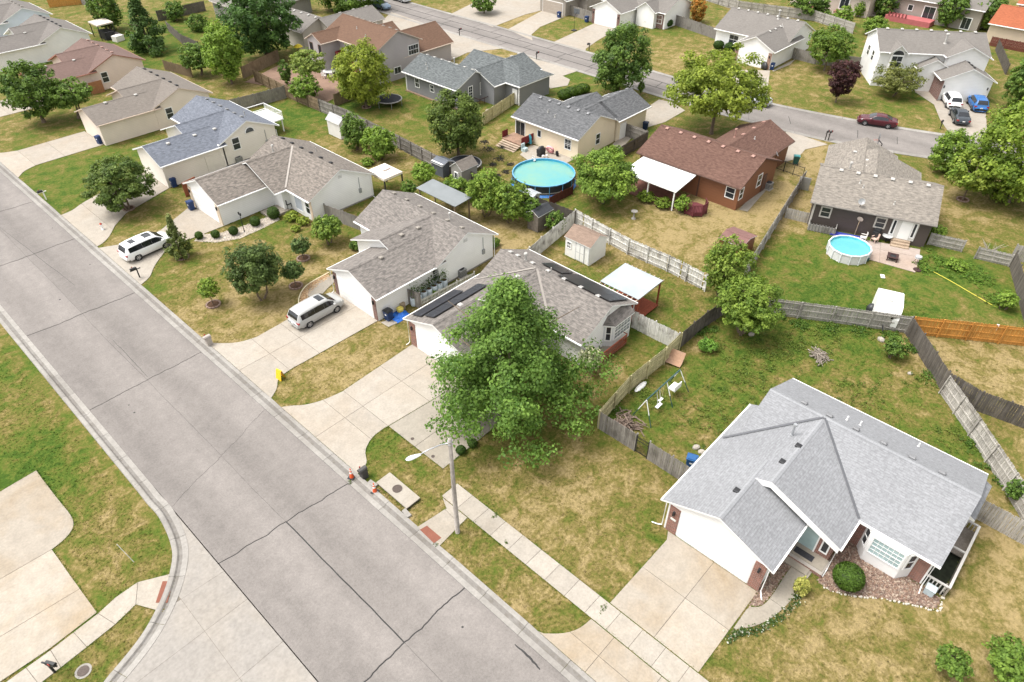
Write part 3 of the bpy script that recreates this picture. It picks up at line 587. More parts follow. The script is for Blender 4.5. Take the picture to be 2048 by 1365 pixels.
# ================================================================== houses
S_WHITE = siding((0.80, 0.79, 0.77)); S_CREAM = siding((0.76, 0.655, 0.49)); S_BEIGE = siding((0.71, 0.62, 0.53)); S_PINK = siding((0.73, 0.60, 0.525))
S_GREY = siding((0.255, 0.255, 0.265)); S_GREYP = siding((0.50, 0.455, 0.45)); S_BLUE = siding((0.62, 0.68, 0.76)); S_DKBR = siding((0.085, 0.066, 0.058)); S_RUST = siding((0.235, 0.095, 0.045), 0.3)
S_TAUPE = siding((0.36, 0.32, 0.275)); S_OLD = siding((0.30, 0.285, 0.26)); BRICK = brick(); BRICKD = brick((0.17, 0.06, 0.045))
RIDGE = {}
def roof_mesh(w, th=0.13):
    """one gabled or hipped roof slab: shingle top with uv along courses, fascia and soffit"""
    x0, x1, y0, y1 = w["r"]; ax = w["ax"]; ze, zr = w["ze"], w["zr"]; h0, h1 = w.get("hip", (0, 0))
    sw = (lambda p: p) if ax == 'y' else (lambda p: (p[1], p[0], p[2]))
    if ax == 'x': x0, x1, y0, y1 = y0, y1, x0, x1
    xm = w.get("rp", (x0 + x1) / 2); za, zb = w.get("za", ze), w.get("zb_", ze)
    R0 = (xm, y0 + h0 * (xm - x0), zr); R1 = (xm, y1 - h1 * (xm - x0), zr)
    A, B_, C, D = (x0, y0, za), (x0, y1, za), (x1, y1, zb), (x1, y0, zb)
    mb = MB(); sl0 = math.hypot(xm - x0, zr - za); sl1 = math.hypot(x1 - xm, zr - zb)
    def q(pts, uv, mi=0): mb.face([sw(p) for p in pts], mi, uv)
    q([A, B_, R1, R0], [(A[1], 0), (B_[1], 0), (R1[1], sl0), (R0[1], sl0)]); q([C, D, R0, R1], [(-C[1], 0), (-D[1], 0), (-R0[1], sl1), (-R1[1], sl1)])
    if h0: q([D, A, R0], [(x1, 0), (x0, 0), (xm, sl0)])
    if h1: q([B_, C, R1], [(x0, 0), (x1, 0), (xm, sl0)])
    dn = lambda p: (p[0], p[1], p[2] - th)
    for a, b in ((A, B_), (C, D)): q([a, b, dn(b), dn(a)], None, 1)
    for a, r, b, h in ((A, R0, D, h0), (B_, R1, C, h1)):
        if h: q([a, b, dn(b), dn(a)], None, 1)
        else: q([a, r, dn(r), dn(a)], None, 1); q([r, b, dn(b), dn(r)], None, 1)
    q([dn(A), dn(B_), dn(R1), dn(R0)], None, 1); q([dn(C), dn(D), dn(R0), dn(R1)], None, 1)
    # ridge cap
    k = 0.16; dz = k * (zr - za) / (xm - x0); t = 0.03
    q([(xm - k, R0[1], zr - dz + t), (xm - k, R1[1], zr - dz + t), (xm, R1[1], zr + t), (xm, R0[1], zr + t)], [(0, 0), (R1[1] - R0[1], 0), (R1[1] - R0[1], .15), (0, .15)], 2)
    q([(xm + k, R1[1], zr - dz + t), (xm + k, R0[1], zr - dz + t), (xm, R0[1], zr + t), (xm, R1[1], zr + t)], [(0, 0), (R1[1] - R0[1], 0), (R1[1] - R0[1], .15), (0, .15)], 2)
    return mb
def wall_mesh(mb, w, th=0.13, mi=0):
    x0, x1, y0, y1 = w["r"]; ax = w["ax"]; ze, zr = w["ze"], w["zr"]; e, gv = w.get("oh", 0.42), w.get("og", 0.32); h0, h1 = w.get("hip", (0, 0)); zb = w.get("zb", -0.05)
    sw = (lambda p: p) if ax == 'y' else (lambda p: (p[1], p[0], p[2]))
    if ax == 'x': x0, x1, y0, y1 = y0, y1, x0, x1
    xm = w.get("rp", (x0 + x1) / 2); za, z_b = w.get("za", ze), w.get("zb_", ze); s = (zr - za) / (xm - x0); s2 = (zr - z_b) / (x1 - xm)
    g0 = e if h0 else w.get("og0", gv); g1 = e if h1 else w.get("og1", gv)
    a, b, c, d = x0 + e, x1 - e, y0 + g0, y1 - g1; zt = ze - 0.02 if (h0 or h1) else za + s * e - th + 0.02; zt2 = ze - 0.02 if (h0 or h1) else z_b + s2 * e - th + 0.02
    mb.face([sw(p) for p in ((a, c, zb), (a, d, zb), (a, d, zt), (a, c, zt))], mi); mb.face([sw(p) for p in ((b, d, zb), (b, c, zb), (b, c, zt2), (b, d, zt2))], mi)
    for y, h in ((c, h0), (d, h1)):
        if h: mb.face([sw(p) for p in ((a, y, zb), (b, y, zb), (b, y, zt), (a, y, zt))], mi)
        else: mb.face([sw(p) for p in ((a, y, zb), (b, y, zb), (b, y, zt2), (xm, y, zr - th), (a, y, zt))], mi)
    return mb
def frame_local(face, x, y):
    """matrix of a wall face: local X along the wall, local Y outward, Z up"""
    ang = {'-x': math.pi / 2, '+x': -math.pi / 2, '-y': math.pi, '+y': 0.0}[face] if isinstance(face, str) else face
    return Matrix.Translation((x, y, 0)) @ Matrix.Rotation(ang, 4, 'Z')
_win = {}
def window(parent, face, x, y, z, w=0.95, h=1.35, cols=2, rows=2, pane=None, frame=None, proud=0.03, name="window", fw=0.09):
    """window part: frame with sub-parts pane and glazing bars; (x, y) on the wall face, z = sill"""
    key = (round(w, 2), round(h, 2), cols, rows, id(pane), id(frame), fw)
    if key not in _win:
        f = MB(); f.box(-w / 2 - fw, w / 2 + fw, -0.05, 0.045, -fw, 0, 0); f.box(-w / 2 - fw, w / 2 + fw, -0.05, 0.045, h, h + fw, 0)
        f.box(-w / 2 - fw, -w / 2, -0.05, 0.042, 0, h); f.box(w / 2, w / 2 + fw, -0.05, 0.042, 0, h)
        p = MB(); p.box(-w / 2, w / 2, -0.04, 0.006, 0, h)
        b = MB()
        if rows >= 2: b.box(-w / 2, w / 2, 0.0, 0.03, h / 2 - 0.03, h / 2 + 0.03)
        for k in range(1, cols): b.box(-w / 2 + w * k / cols - 0.014, -w / 2 + w * k / cols + 0.014, 0.0, 0.02, 0, h)
        if rows > 2:
            for k in range(1, rows): b.box(-w / 2, w / 2, 0.0, 0.021, h * k / rows - 0.014, h * k / rows + 0.014)
        _win[key] = (f.mesh("window", frame or WHITE), p.mesh("pane", pane or GLASS), b.mesh("glazing_bar", frame or WHITE) if b.v else None)
    fm, pm, bm = _win[key]
    M = frame_local(face, x, y); o = link(name, fm, parent); o.matrix_local = M @ Matrix.Translation((0, proud - 0.03, z))
    link("pane", pm, o)
    if bm: link("glazing_bar", bm, o)
    return o
def wbox(parent, name, mat, face, x, y, x0, x1, y0, y1, z0, z1):
    """box part on a wall face (along, out, up)"""
    b = MB(); b.box(x0, x1, y0, y1, z0, z1); o = b.build(name, mat, parent); o.matrix_local = frame_local(face, x, y); return o
_gd = {}
def garage_door(parent, face, x, y, w=4.88, h=2.15, mat=None):
    root = wbox(parent, "garage_door", WHITE, face, x, y, -w / 2 - .1, w / 2 + .1, -0.05, 0.012, 0, h + .1)
    mat = mat or plain((0.80, 0.79, 0.765), 0.5, 0, 0.02, 1, "door_panel")
    if (w, h, mat.name) not in _gd:
        s = MB(); s.box(-w / 2, w / 2, 0, 0.03, 0.008, h / 4 - 0.008)
        for k in range(8): s.box(-w / 2 + (k + .14) * w / 8, -w / 2 + (k + .86) * w / 8, 0.02, 0.037, .09, h / 4 - .09)
        _gd[(w, h, mat.name)] = s.mesh("door_section", mat)
    for k in range(4): link("door_section", _gd[(w, h, mat.name)], root, (0, 0.012, k * h / 4))
    return root
_vent = {}
def vent_mesh(mat):
    if mat not in _vent:
        v = MB(); v.box(-.14, .14, -.14, .14, -.1, .05); v.box(-.19, .19, -.19, .19, .05, .12)
        v.face([(-.19, -.19, .12), (.19, -.19, .12), (.13, -.13, .16), (-.13, -.13, .16)]); v.face([(.19, .19, .12), (-.19, .19, .12), (-.13, .13, .16), (.13, .13, .16)])
        v.face([(.19, -.19, .12), (.19, .19, .12), (.13, .13, .16), (.13, -.13, .16)]); v.face([(-.19, .19, .12), (-.19, -.19, .12), (-.13, -.13, .16), (-.13, .13, .16)]); v.face([(-.13, -.13, .16), (.13, -.13, .16), (.13, .13, .16), (-.13, .13, .16)])
        _vent[mat] = v.mesh("roof_vent", mat)
    return _vent[mat]
def plane_z(w, x, y):
    x0, x1, y0, y1 = w["r"]; a, b, t = (x0, x1, x) if w["ax"] == 'y' else (y0, y1, y)
    m = w.get("rp", (a + b) / 2); za, zb = w.get("za", w["ze"]), w.get("zb_", w["ze"])
    return za + (w["zr"] - za) * (t - a) / (m - a) if t < m else zb + (w["zr"] - zb) * (b - t) / (b - m)
def vents(roof, w, n, s0, s1, off, mat):
    """row of box vents just off the ridge; s along the ridge 0..1, off across it in metres"""
    x0, x1, y0, y1 = w["r"]
    for k in range(n):
        t = s0 + (s1 - s0) * k / max(1, n - 1)
        if w["ax"] == 'y': x, y = (x0 + x1) / 2 + off, y0 + (y1 - y0) * t
        else: x, y = x0 + (x1 - x0) * t, (y0 + y1) / 2 + off
        o = link("roof_vent", vent_mesh(mat), roof, (x, y, plane_z(w, x, y)))
        sl = math.atan2(w["zr"] - w["ze"], ((x1 - x0) if w["ax"] == 'y' else (y1 - y0)) / 2) * 0.6 * (1 if off > 0 else -1)
        o.rotation_euler = (0, sl, 0) if w["ax"] == 'y' else (-sl, 0, 0)
def pipe(roof, w, x, y, h=0.5, r=0.05, mat=None, cap=False):
    z = plane_z(w, x, y); b = MB(); b.cyl(0, 0, -.1, h, r, n=8); b.cyl(0, 0, -.1, .06, r * 2.2, r * 1.4, n=8)
    if cap: b.cyl(0, 0, h, h + .12, r * 2.0, r * 1.6, n=10)
    b.build("vent_pipe", mat or STEEL, roof, (x, y, z))
def house(name, label, loc, wings, wallmat, roofmat, trim=None, rz=0.0, cap=None, hard=True):
    """house thing: one 'wall' part per wing, one 'roof' part per wing (> ridge vents etc.); gutters on the eaves"""
    t = thing(name, label, "house", (loc[0], loc[1], 0), rz); roofs = []
    for w in wings:
        x0, x1, y0, y1 = w["r"]
        if hard:
            P = [Matrix.Rotation(rz, 3, 'Z') @ Vector((p[0], p[1], 0)) for p in rect(x0 + .4, x1 - .4, y0 + .4, y1 - .4)]; HARD.append([(p.x + loc[0], p.y + loc[1]) for p in P])
        wall_mesh(MB(), w)
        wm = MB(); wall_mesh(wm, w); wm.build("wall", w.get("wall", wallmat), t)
        fm = MB(); cx0, cx1, cy0, cy1 = x0 + .36, x1 - .36, y0 + .26, y1 - .26
        r = roof_mesh(w).build("roof", [w.get("roof", roofmat), trim or WHITE, cap or w.get("roof", roofmat)], t); roofs.append(r)
        z = w["ze"]
        if w.get("gut", True):
            for (a0, a1, b0, b1) in (((x0 - .1, x0, y0, y1), (x1, x1 + .1, y0, y1)) if w["ax"] == 'y' else ((x0, x1, y0 - .1, y0), (x0, x1, y1, y1 + .1))):
                g_ = MB(); g_.box(a0, a1, b0, b1, z - .13, z - .03); g_.build("gutter", trim or WHITE, r)
    return t, roofs
def wing(x0, x1, y0, y1, ax, ze, zr, cut=None, **k):
    """wing; cut = metres taken off the low-y eave without changing the slopes (the roof then dies inside the main gable wall)"""
    w = dict(r=(x0, x1, y0, y1), ax=ax, ze=ze, zr=zr, **k)
    if cut: m = (y0 + y1) / 2; w.update(r=(x0, x1, y0 + cut, y1), rp=m, za=ze + (zr - ze) * cut / (m - y0), gut=False)
    return w
def valley(roof, p, q, mat, wd=0.16):
    d = Vector(q) - Vector(p); n = d.cross(Vector((0, 0, 1))).normalized() * wd / 2; b = MB(); u = Vector((0, 0, .05))
    b.face([Vector(p) - n + u, Vector(p) + n + u, Vector(q) + n + u, Vector(q) - n + u]); b.build("valley_flashing", mat, roof)
def downspout(parent, x, y, z, kick=(0, -0.5), mat=None):
    b = MB(); b.tube([(x, y, z), (x, y, .25), (x + kick[0] * .3, y + kick[1] * .3, .12), (x + kick[0] * .7, y + kick[1] * .7, .08)], .036, 6); b.build("downspout", mat or WHITE, parent)
SH1 = shingle((0.310, 0.314, 0.325), 0.15, "light_grey_shingle", None, (4.2, 7.5)); VAL1 = plain((0.11, 0.112, 0.12), 0.6, 0.3, 0.1, 3, "valley_metal"); CAP1 = shingle((0.355, 0.36, 0.372), 0.06, "ridge_shingle")
SHB = shingle((0.200, 0.182, 0.168), 0.24, "weathered_brown_shingle", (0.33, 0.295, 0.265)); SHB2 = shingle((0.195, 0.172, 0.152), 0.26, "brown_shingle", (0.33, 0.285, 0.245)); SHBL = shingle((0.175, 0.19, 0.225), 0.24, "blue_grey_shingle")
SHT = shingle((0.235, 0.205, 0.178), 0.12, "tan_grey_shingle"); SHR = shingle((0.205, 0.135, 0.115), 0.12, "rosy_shingle"); SHW = shingle((0.215, 0.195, 0.178), 0.12, "grey_brown_shingle")
SHC = shingle((0.26, 0.235, 0.205), 0.28, "cedar_grey_shingle", (0.38, 0.335, 0.285)); SHRB = shingle((0.150, 0.078, 0.060), 0.2, "red_brown_shingle", (0.21, 0.12, 0.09)); SHDG = shingle((0.125, 0.13, 0.135), 0.25, "charcoal_shingle", (0.20, 0.20, 0.205))
SHG4 = shingle((0.13, 0.145, 0.148), 0.3, "slate_grey_shingle", (0.21, 0.225, 0.225)); SHBR = shingle((0.180, 0.105, 0.070), 0.12, "chestnut_shingle"); SHGR = shingle((0.235, 0.215, 0.195), 0.1, "pale_grey_shingle")
VTAN = plain((0.24, 0.215, 0.185), 0.6, 0, .1, 3, "vent_tan"); VPINK = plain((0.32, 0.185, 0.15), 0.6, 0, .1, 3, "vent_rose"); VGREY = plain((0.21, 0.21, 0.215), 0.5, 0.2, .1, 3, "vent_grey"); VWH = plain((0.40, 0.385, 0.36), 0.5, 0, .1, 3, "vent_pale")
FOUND = concrete((0.36, 0.34, 0.31), (0.3, 0.27, 0.24), 0.4, 7, "foundation")
def corner_cols(t, face, x, y, w, h, door=4.88, mat=None, lamps=True, z0=0):
    """brick corner columns either side of a garage door on a wall face, with lamps"""
    cw = (w - door) / 2 - 0.1
    for s in (-1, 1):
        c = s * (door / 2 + 0.1 + cw / 2); wbox(t, "brick_column", mat or BRICK, face, x, y, c - cw / 2, c + cw / 2, -0.02, 0.06, z0, h)
        if lamps:
            l = wbox(t, "wall_lamp", DARK, face, x, y, c - .06, c + .06, 0.06, 0.2, 1.75, 2.1)
# ---------------------------------------------------------------- H1 near grey-roofed house
w1 = [wing(32.1, 41.05, -2.85, 10.25, 'y', 2.6, 4.66), wing(29.4, 36.6, 1.74, 11.17, 'x', 2.57, 4.573, og0=0.75), wing(25.4, 31.2, 3.9, 11.15, 'x', 2.6, 4.14, og0=0.2)]
off = lambda ws, ox, oy: [dict(w, r=(w["r"][0] - ox, w["r"][1] - ox, w["r"][2] - oy, w["r"][3] - oy)) for w in ws]
H1, r1 = house("house", "white house with light grey shingle roof and brick garage corners, nearest the camera", (0, 0), w1, S_WHITE, SH1, cap=CAP1)
vents(r1[0], w1[0], 6, 0.17, 0.83, 0.5, VGREY)
for x, y in ((33.2, 6.6), (31.4, 6.75), (27.9, 7.8)): link("roof_vent", vent_mesh(DARK), r1[2], (x, y, plane_z(w1[1] if x > 29 else w1[2], x, y) - .05))
pipe(r1[1], w1[1], 34.1, 7.4, 0.9, .07, STEEL, True); pipe(r1[0], w1[0], 38.0, 5.4, .35, .05, WHITE); pipe(r1[0], w1[0], 38.3, 4.6, .35, .05, WHITE); pipe(r1[0], w1[0], 39.8, 1.2, .3, .05, WHITE)
valley(r1[0], (32.15, 1.8, 2.62), (36.5, 6.4, 4.62), VAL1); valley(r1[0], (32.3, 11.0, 2.68), (36.5, 6.5, 4.62), VAL1)
gx = 25.6
garage_door(H1, '-x', gx, 7.4, 4.75, 2.15); corner_cols(H1, '-x', gx, 7.42, 6.35, 2.42, 4.75)
wbox(H1, "house_number", plain((.7, .68, .62), .6, 0, .05, 2, "number_plaque"), '-x', gx, 7.42, 2.62, 2.98, .06, .09, 1.25, 1.4)
# entry wall of brick with door, porch, bay window, second brick pier
for (y0, y1) in ((2.2, 4.32),): wbox(H1, "brick_facing", BRICK, '-x', 30.15, 3.26, -1.07, 1.06, -0.02, 0.05, 0, 2.6)
window(H1, '-x', 30.10, 3.55, 0.1, 0.95, 2.0, 1, 1, GLASSL, None, .03, "front_door"); window(H1, '-x', 30.10, 2.55, 0.75, 0.32, 1.2, 1, 1)
wbox(H1, "brick_facing", BRICK, '-x', 32.52, -0.35, -2.08, 2.1, -0.02, 0.04, 0, 2.45)
wbox(H1, "brick_facing", BRICK, '-y', 31.35, 2.16, -1.1, 1.22, -0.02, 0.04, 0, 2.5)
def bay(t, face, x, y, w, d, zs, ze, mat, roofmat=None, side=0.7, pane=GLASSL, cols=6, rows=5, low=-0.02, ww=None, frame=None):
    """canted bay window part: body, three windows, optional roof"""
    b = MB(); pl = [(-w / 2 - side, 0), (-w / 2, d), (w / 2, d), (w / 2 + side, 0)]
    b.prism(pl[::-1], low, ze, 0, 0, True); o = b.build("bay_window", mat, t); o.matrix_local = frame_local(face, x, y)
    ww = ww or w - .3
    window(o, '+y', 0, d, zs, ww, ze - zs - .25, cols, rows, pane, frame)
    a = math.atan2(d, side); L_ = math.hypot(d, side)
    for s in (-1, 1):
        k = window(o, a * -s if s > 0 else a, s * (w / 2 + side / 2), d / 2, zs, max(.35, L_ - .5), ze - zs - .25, 1, 2, None, frame)
    if roofmat:
        rb = MB(); e = .2; q = [(-w / 2 - side - e, 0), (-w / 2 - e * .6, d + e), (w / 2 + e * .6, d + e), (w / 2 + side + e, 0)]; tz = ze + .65
        T = [(-w / 2 - side * .3, 0.01, tz), (w / 2 + side * .3, 0.01, tz)]
        P = [(p[0], p[1], ze) for p in q]
        rb.face([P[1], P[2], T[1], T[0]], 0, [(0, 0), (w, 0), (w, 1), (0, 1)]); rb.face([P[0], P[1], T[0]], 0, [(0, 0), (1, 0), (.5, 1)]); rb.face([P[2], P[3], T[1]], 0, [(0, 0), (1, 0), (.5, 1)])
        for i in range(3): rb.face([P[i], P[i + 1], (P[i + 1][0], P[i + 1][1], ze - .1), (P[i][0], P[i][1], ze - .1)], 1)
        rb.face([(p[0], p[1], ze - .1) for p in q], 1); rb.build("bay_roof", [roofmat, WHITE], o)
    return o
bay(H1, '-x', 32.52, -0.25, 2.0, 0.75, 1.0, 2.55, WHITE, None, 0.55, GLASSL, 6, 4)
wbox(H1, "porch", BRICK, '-x', 29.0, 3.2, -1.25, 1.1, -1.1, 0.12, 0, .26); wbox(H1, "porch_slab", DRIVEG, '-x', 29.0, 3.2, -1.15, 1.05, -1.1, -0.12, .2, .30); wbox(H1, "porch_step", DRIVEG, '-x', 29.0, 3.35, -.72, .72, 0.12, .62, 0, .14)
wbox(H1, "doormat", plain((.03, .03, .035), .95, 0, .3, 9, "rubber_mat"), '-x', 29.5, 3.35, -.58, .58, -.25, .2, .30, .325)
window(H1, '-y', 38.4, -2.52, 1.0, 1.0, 1.3, 2, 2)
for (ya, yb) in ((7.4, 6.45), (6.45, 1.8)):
    b = MB(); za, zb_ = (plane_z(w1[1], 30, y_) - .1 for y_ in (ya, yb)); b.face([(29.42, ya, za), (29.42, yb, zb_), (29.42, yb, zb_ - .42), (29.42, ya, za - .42)]); b.face([(29.46, ya, za), (29.46, yb, zb_), (29.46, yb, zb_ - .42), (29.46, ya, za - .42)]); b.face([(29.42, ya, za - .42), (29.42, yb, zb_ - .42), (30.1, yb, zb_ - .42), (30.1, ya, za - .42)]); b.build("rake_board", WHITE, H1)
downspout(H1, 25.5, 10.85, 2.5, (-.2, .9)); downspout(H1, 25.55, 4.1, 2.5, (-.5, -.4)); downspout(H1, 32.3, -2.6, 2.5, (-.8, -.1)); downspout(H1, 29.6, 1.9, 2.6, (-.9, 0))
# side bump-out with its own little roof, and basement light well behind a white rail
b = MB(); b.box(37.2, 40.2, -3.05, -2.5, 0.3, 2.3); b.build("bay_window", WHITE, H1); b = MB(); b.face([(37.0, -2.5, 2.75), (40.5, -2.5, 2.75), (40.5, -3.3, 2.35), (37.0, -3.3, 2.35)], 0, [(0, 0), (3, 0), (3, .8), (0, .8)]); b.face([(37.0, -3.3, 2.35), (40.5, -3.3, 2.35), (40.5, -3.3, 2.22), (37.0, -3.3, 2.22)], 1); b.face([(37, -2.5, 2.75), (37, -3.3, 2.35), (37, -3.3, 2.2), (37, -2.5, 2.2)], 1); b.build("bay_roof", [SH1, WHITE], H1)
window(H1, '-y', 38.3, -3.05, 0.9, 1.0, 1.2, 1, 2)
well = thing("light_well_rail", "white railing round the dark basement well beside the near house", "railing", (32.6, -2.52)); RW = plain((.46, .44, .41), .6, 0, .08, 2, "rail_white")
WX, WY = 5.6, -1.2
b = MB(); b.box(0, WX, WY, -0.02, 0.005, 0.012); b.build("well_floor", plain((.018, .022, .012), .95, 0, .5, 3, "well_painted_shade"), well)  # sheet at ground level; its near-black colour stands in for shade down the well
b = MB(); b.box(-.06, WX + .06, WY - .1, WY, 0, .9); b.build("well_wall", wood((.33, .29, .235), tint=.05), well)
for (x0, x1, y0, y1) in ((-.06, WX + .06, WY - .12, WY + .02), (-.08, .04, WY, 0), (WX - .04, WX + .08, WY, 0)):
    b = MB(); b.box(x0, x1, y0, y1, .9, .98); b.build("rail", RW, well)
b = MB(); b.box(3.0, 3.12, WY, 0, .86, .95); b.build("rail", RW, well)
b = MB(); b.box(3.12, WX, WY, 0, .3, .36); b.build("deck_board", wood((.27, .235, .20), tint=.05), well)
for k in range(5):
    for x in (-.02, WX + .02):
        b = MB(); b.box(x - .03, x + .03, WY + .12 + k * .2, WY + .18 + k * .2, 0.02, .9); b.build("baluster", RW, well)
HARD.append(rect(32.4, 38.3, -3.8, -2.4))
# ---------------------------------------------------------------- H2 solar house behind the maple
w2 = [wing(33.5, 40.95, 23.85, 36.0, 'y', 2.6, 4.36), wing(31.0, 37.2, 27.0, 36.52, 'x', 2.57, 4.291, og0=.5), wing(26.3, 34.5, 29.2, 36.5, 'x', 2.6, 3.92, og0=.25)]
H2, r2 = house("house", "white house with brown shingles and solar panels behind the large maple", (0, 0), w2, S_WHITE, SHB)
vents(r2[0], w2[0], 5, 0.14, 0.72, 0.35, VWH); vents(r2[0], w2[0], 2, .86, .93, .35, VWH); pipe(r2[0], w2[0], 37.6, 33.4, .6, .09, VWH, True); pipe(r2[0], w2[0], 37.7, 30.6, .5, .05, VWH)
for x, y in ((29.6, 33.2), (35.3, 32.2)): link("roof_vent", vent_mesh(VWH), r2[1], (x, y, plane_z(w2[1] if x > 31 else w2[2], x, y)))
valley(r2[0], (33.6, 27.1, 2.7), (37.1, 31.65, 4.3), plain((.25, .225, .20), .7, 0, .1, 3, "valley_tan"), .2); valley(r2[0], (33.9, 36.1, 2.75), (37.1, 31.85, 4.3), plain((.25, .225, .20), .7, 0, .1, 3, "valley_tan"), .2)
garage_door(H2, '-x', 26.55, 32.85, 4.88, 2.15); corner_cols(H2, '-x', 26.55, 32.85, 6.45, 2.4); downspout(H2, 26.45, 36.2, 2.5, (-.5, .1))
GREYF = plain((.36, .38, .41), .6, 0, .06, 2, "grey_trim")
bay(H2, '-y', 38.5, 24.17, 2.4, .65, 0.95, 2.55, S_GREY if False else plain((.62, .63, .64), .6, 0, .05, 2, "bay_grey"), SHB, .5, plain((.25, .27, .28), .15, 0, .3, 2, "curtained_glass", .6), 5, 4)
PANEL = plain((.009, .011, .017), .28, 0, .15, 4, "solar_cell", .35); PFR = plain((.10, .10, .105), .4, .5, .1, 3, "panel_frame")
def solar(w, roof, x0, x1, y0, y1, nx, ny, label):
    """solar array standing off a roof slope; one panel object per module"""
    a = thing("solar_array", label, "solar panels", ((x0 + x1) / 2, (y0 + y1) / 2, plane_z(w, (x0 + x1) / 2, (y0 + y1) / 2)))
    cx, cy, cz = a.location
    for i in range(nx):
        for j in range(ny):
            xa, xb = x0 + (x1 - x0) * i / nx + .012, x0 + (x1 - x0) * (i + 1) / nx - .012; ya, yb = y0 + (y1 - y0) * j / ny + .012, y0 + (y1 - y0) * (j + 1) / ny - .012
            Z = lambda x, y: plane_z(w, x, y) + .17; b = MB()
            P = [(x - cx, y - cy, Z(x, y) - cz) for x, y in ((xa, ya), (xb, ya), (xb, yb), (xa, yb))]; b.face(P, 0)
            for k in range(4):
                p, q = P[k], P[(k + 1) % 4]; b.face([p, q, (q[0], q[1], q[2] - .05), (p[0], p[1], p[2] - .05)], 1)
            e = MB(); o = b.build("panel", [PANEL, PFR], a); ins = .015
            for p, q, r_, s_ in ((P[0], P[1], P[2], P[3]),):
                for u in (1 / 6, 2 / 6, 3 / 6, 4 / 6, 5 / 6):
                    L_ = Vector(p).lerp(Vector(q), u); M_ = Vector(s_).lerp(Vector(r_), u); d = (Vector(q) - Vector(p)).normalized() * .006; z = Vector((0, 0, .004)); e.face([L_ - d + z, L_ + d + z, M_ + d + z, M_ - d + z])
                for u in (.25, .5, .75):
                    L_ = Vector(p).lerp(Vector(s_), u); M_ = Vector(q).lerp(Vector(r_), u); d = (Vector(s_) - Vector(p)).normalized() * .006; z = Vector((0, 0, .004)); e.face([L_ - d + z, L_ + d + z, M_ + d + z, M_ - d + z])
            e.build("cell_line", PFR, o)
    for (x, y) in ((x0 + .3, y0 + .2), (x1 - .3, y1 - .2), (x0 + .3, y1 - .2), (x1 - .3, y0 + .2)):
        b = MB(); b.box(-.04, .04, -.04, .04, -.02, .16); b.build("mounting_foot", STEEL, a, (x - cx, y - cy, plane_z(w, x, y) - cz))
    return a
solar(w2[2], None, 27.1, 33.1, 33.6, 34.75, 6, 1, "long upper row of solar panels on the garage roof slope"); solar(w2[2], None, 26.9, 31.6, 34.95, 36.1, 4, 1, "shorter lower row of solar panels along the garage eave")
solar(w2[0], None, 37.55, 40.3, 24.4, 29.8, 2, 5, "large solar array on the back roof slope above the pergola"); solar(w2[0], None, 38.5, 40.2, 30.1, 32.4, 1, 2, "small pair of solar panels high on the back roof slope")
# ---------------------------------------------------------------- H3 silver minivan house
w3 = [wing(33.1, 40.95, 39.95, 52.05, 'y', 2.6, 4.50), wing(30.8, 37.0, 40.13, 49.55, 'x', 2.57, 4.468, cut=.5, og0=.45), wing(26.35, 34.4, 40.1, 47.0, 'x', 2.6, 3.99, og0=.25)]
H3, r3 = house("house", "white house with mottled brown roof behind the silver minivan", (0, 0), w3, S_WHITE, SHB)
vents(r3[0], w3[0], 6, 0.1, 0.9, 0.4, VTAN); pipe(r3[0], w3[0], 38.2, 43.6, .6, .07, VWH, True)
for x, y in ((34.8, 44.2), (32.9, 44.3), (29.6, 43.2)): link("roof_vent", vent_mesh(VTAN), r3[1], (x, y, plane_z(w3[1] if x > 31 else w3[2], x, y)))
garage_door(H3, '-x', 26.6, 43.55, 4.88, 2.15); corner_cols(H3, '-x', 26.6, 43.55, 6.0, 2.4, 4.88, BRICKD); window(H3, '-y', 33.4, 40.52, 0.95, .8, 1.25, 2, 3); downspout(H3, 26.5, 46.8, 2.5, (-.5, .1))
# ---------------------------------------------------------------- H4 white minivan house
w4 = [wing(32.25, 40.95, 58.45, 71.1, 'y', 2.6, 4.70), wing(30.85, 36.6, 62.6, 71.93, 'x', 2.57, 4.629, og0=1.0), wing(25.5, 33.0, 64.65, 71.9, 'x', 2.6, 4.2, og0=.25)]
H4, r4 = house("house", "white house with streaky brown shingles behind the white minivan", (0, 0), w4, S_WHITE, SHB2)
vents(r4[0], w4[0], 6, .18, .9, .4, DARK); pipe(r4[1], w4[1], 34.9, 68.6, .7, .08, VWH, True); pipe(r4[0], w4[0], 38.4, 65.6, .5, .05, VWH)
valley(r4[0], (32.3, 62.7, 2.7), (36.5, 67.1, 4.66), plain((.30, .27, .24), .7, 0, .1, 3, "valley_brown"), .2)
garage_door(H4, '-x', 25.75, 68.25, 4.88, 2.15); corner_cols(H4, '-x', 25.75, 68.25, 6.35, 2.4, 4.88, plain((.55, .45, .34), .8, 0, .1, 3, "tan_trim")); window(H4, '-x', 32.67, 61.3, 0.5, 1.3, 1.7, 1, 1, plain((.42, .45, .50), .3, 0, .1, 2, "shaded_glass")); window(H4, '-x', 32.67, 59.6, 0.7, .7, 1.4, 1, 2)
wbox(H4, "trim_board", plain((.60, .47, .36), .7, 0, .1, 2, "tan_board"), '-x', 32.65, 58.95, -.2, .2, 0, .04, 0, 2.5); window(H4, '-y', 32.9, 64.0, 0.1, .8, 2.0, 1, 1, None, None, .03, "front_door")
wbox(H4, "porch", DRIVEG, '-x', 32.0, 63.6, -1.0, 1.0, -.2, 2.2, 0, .22)
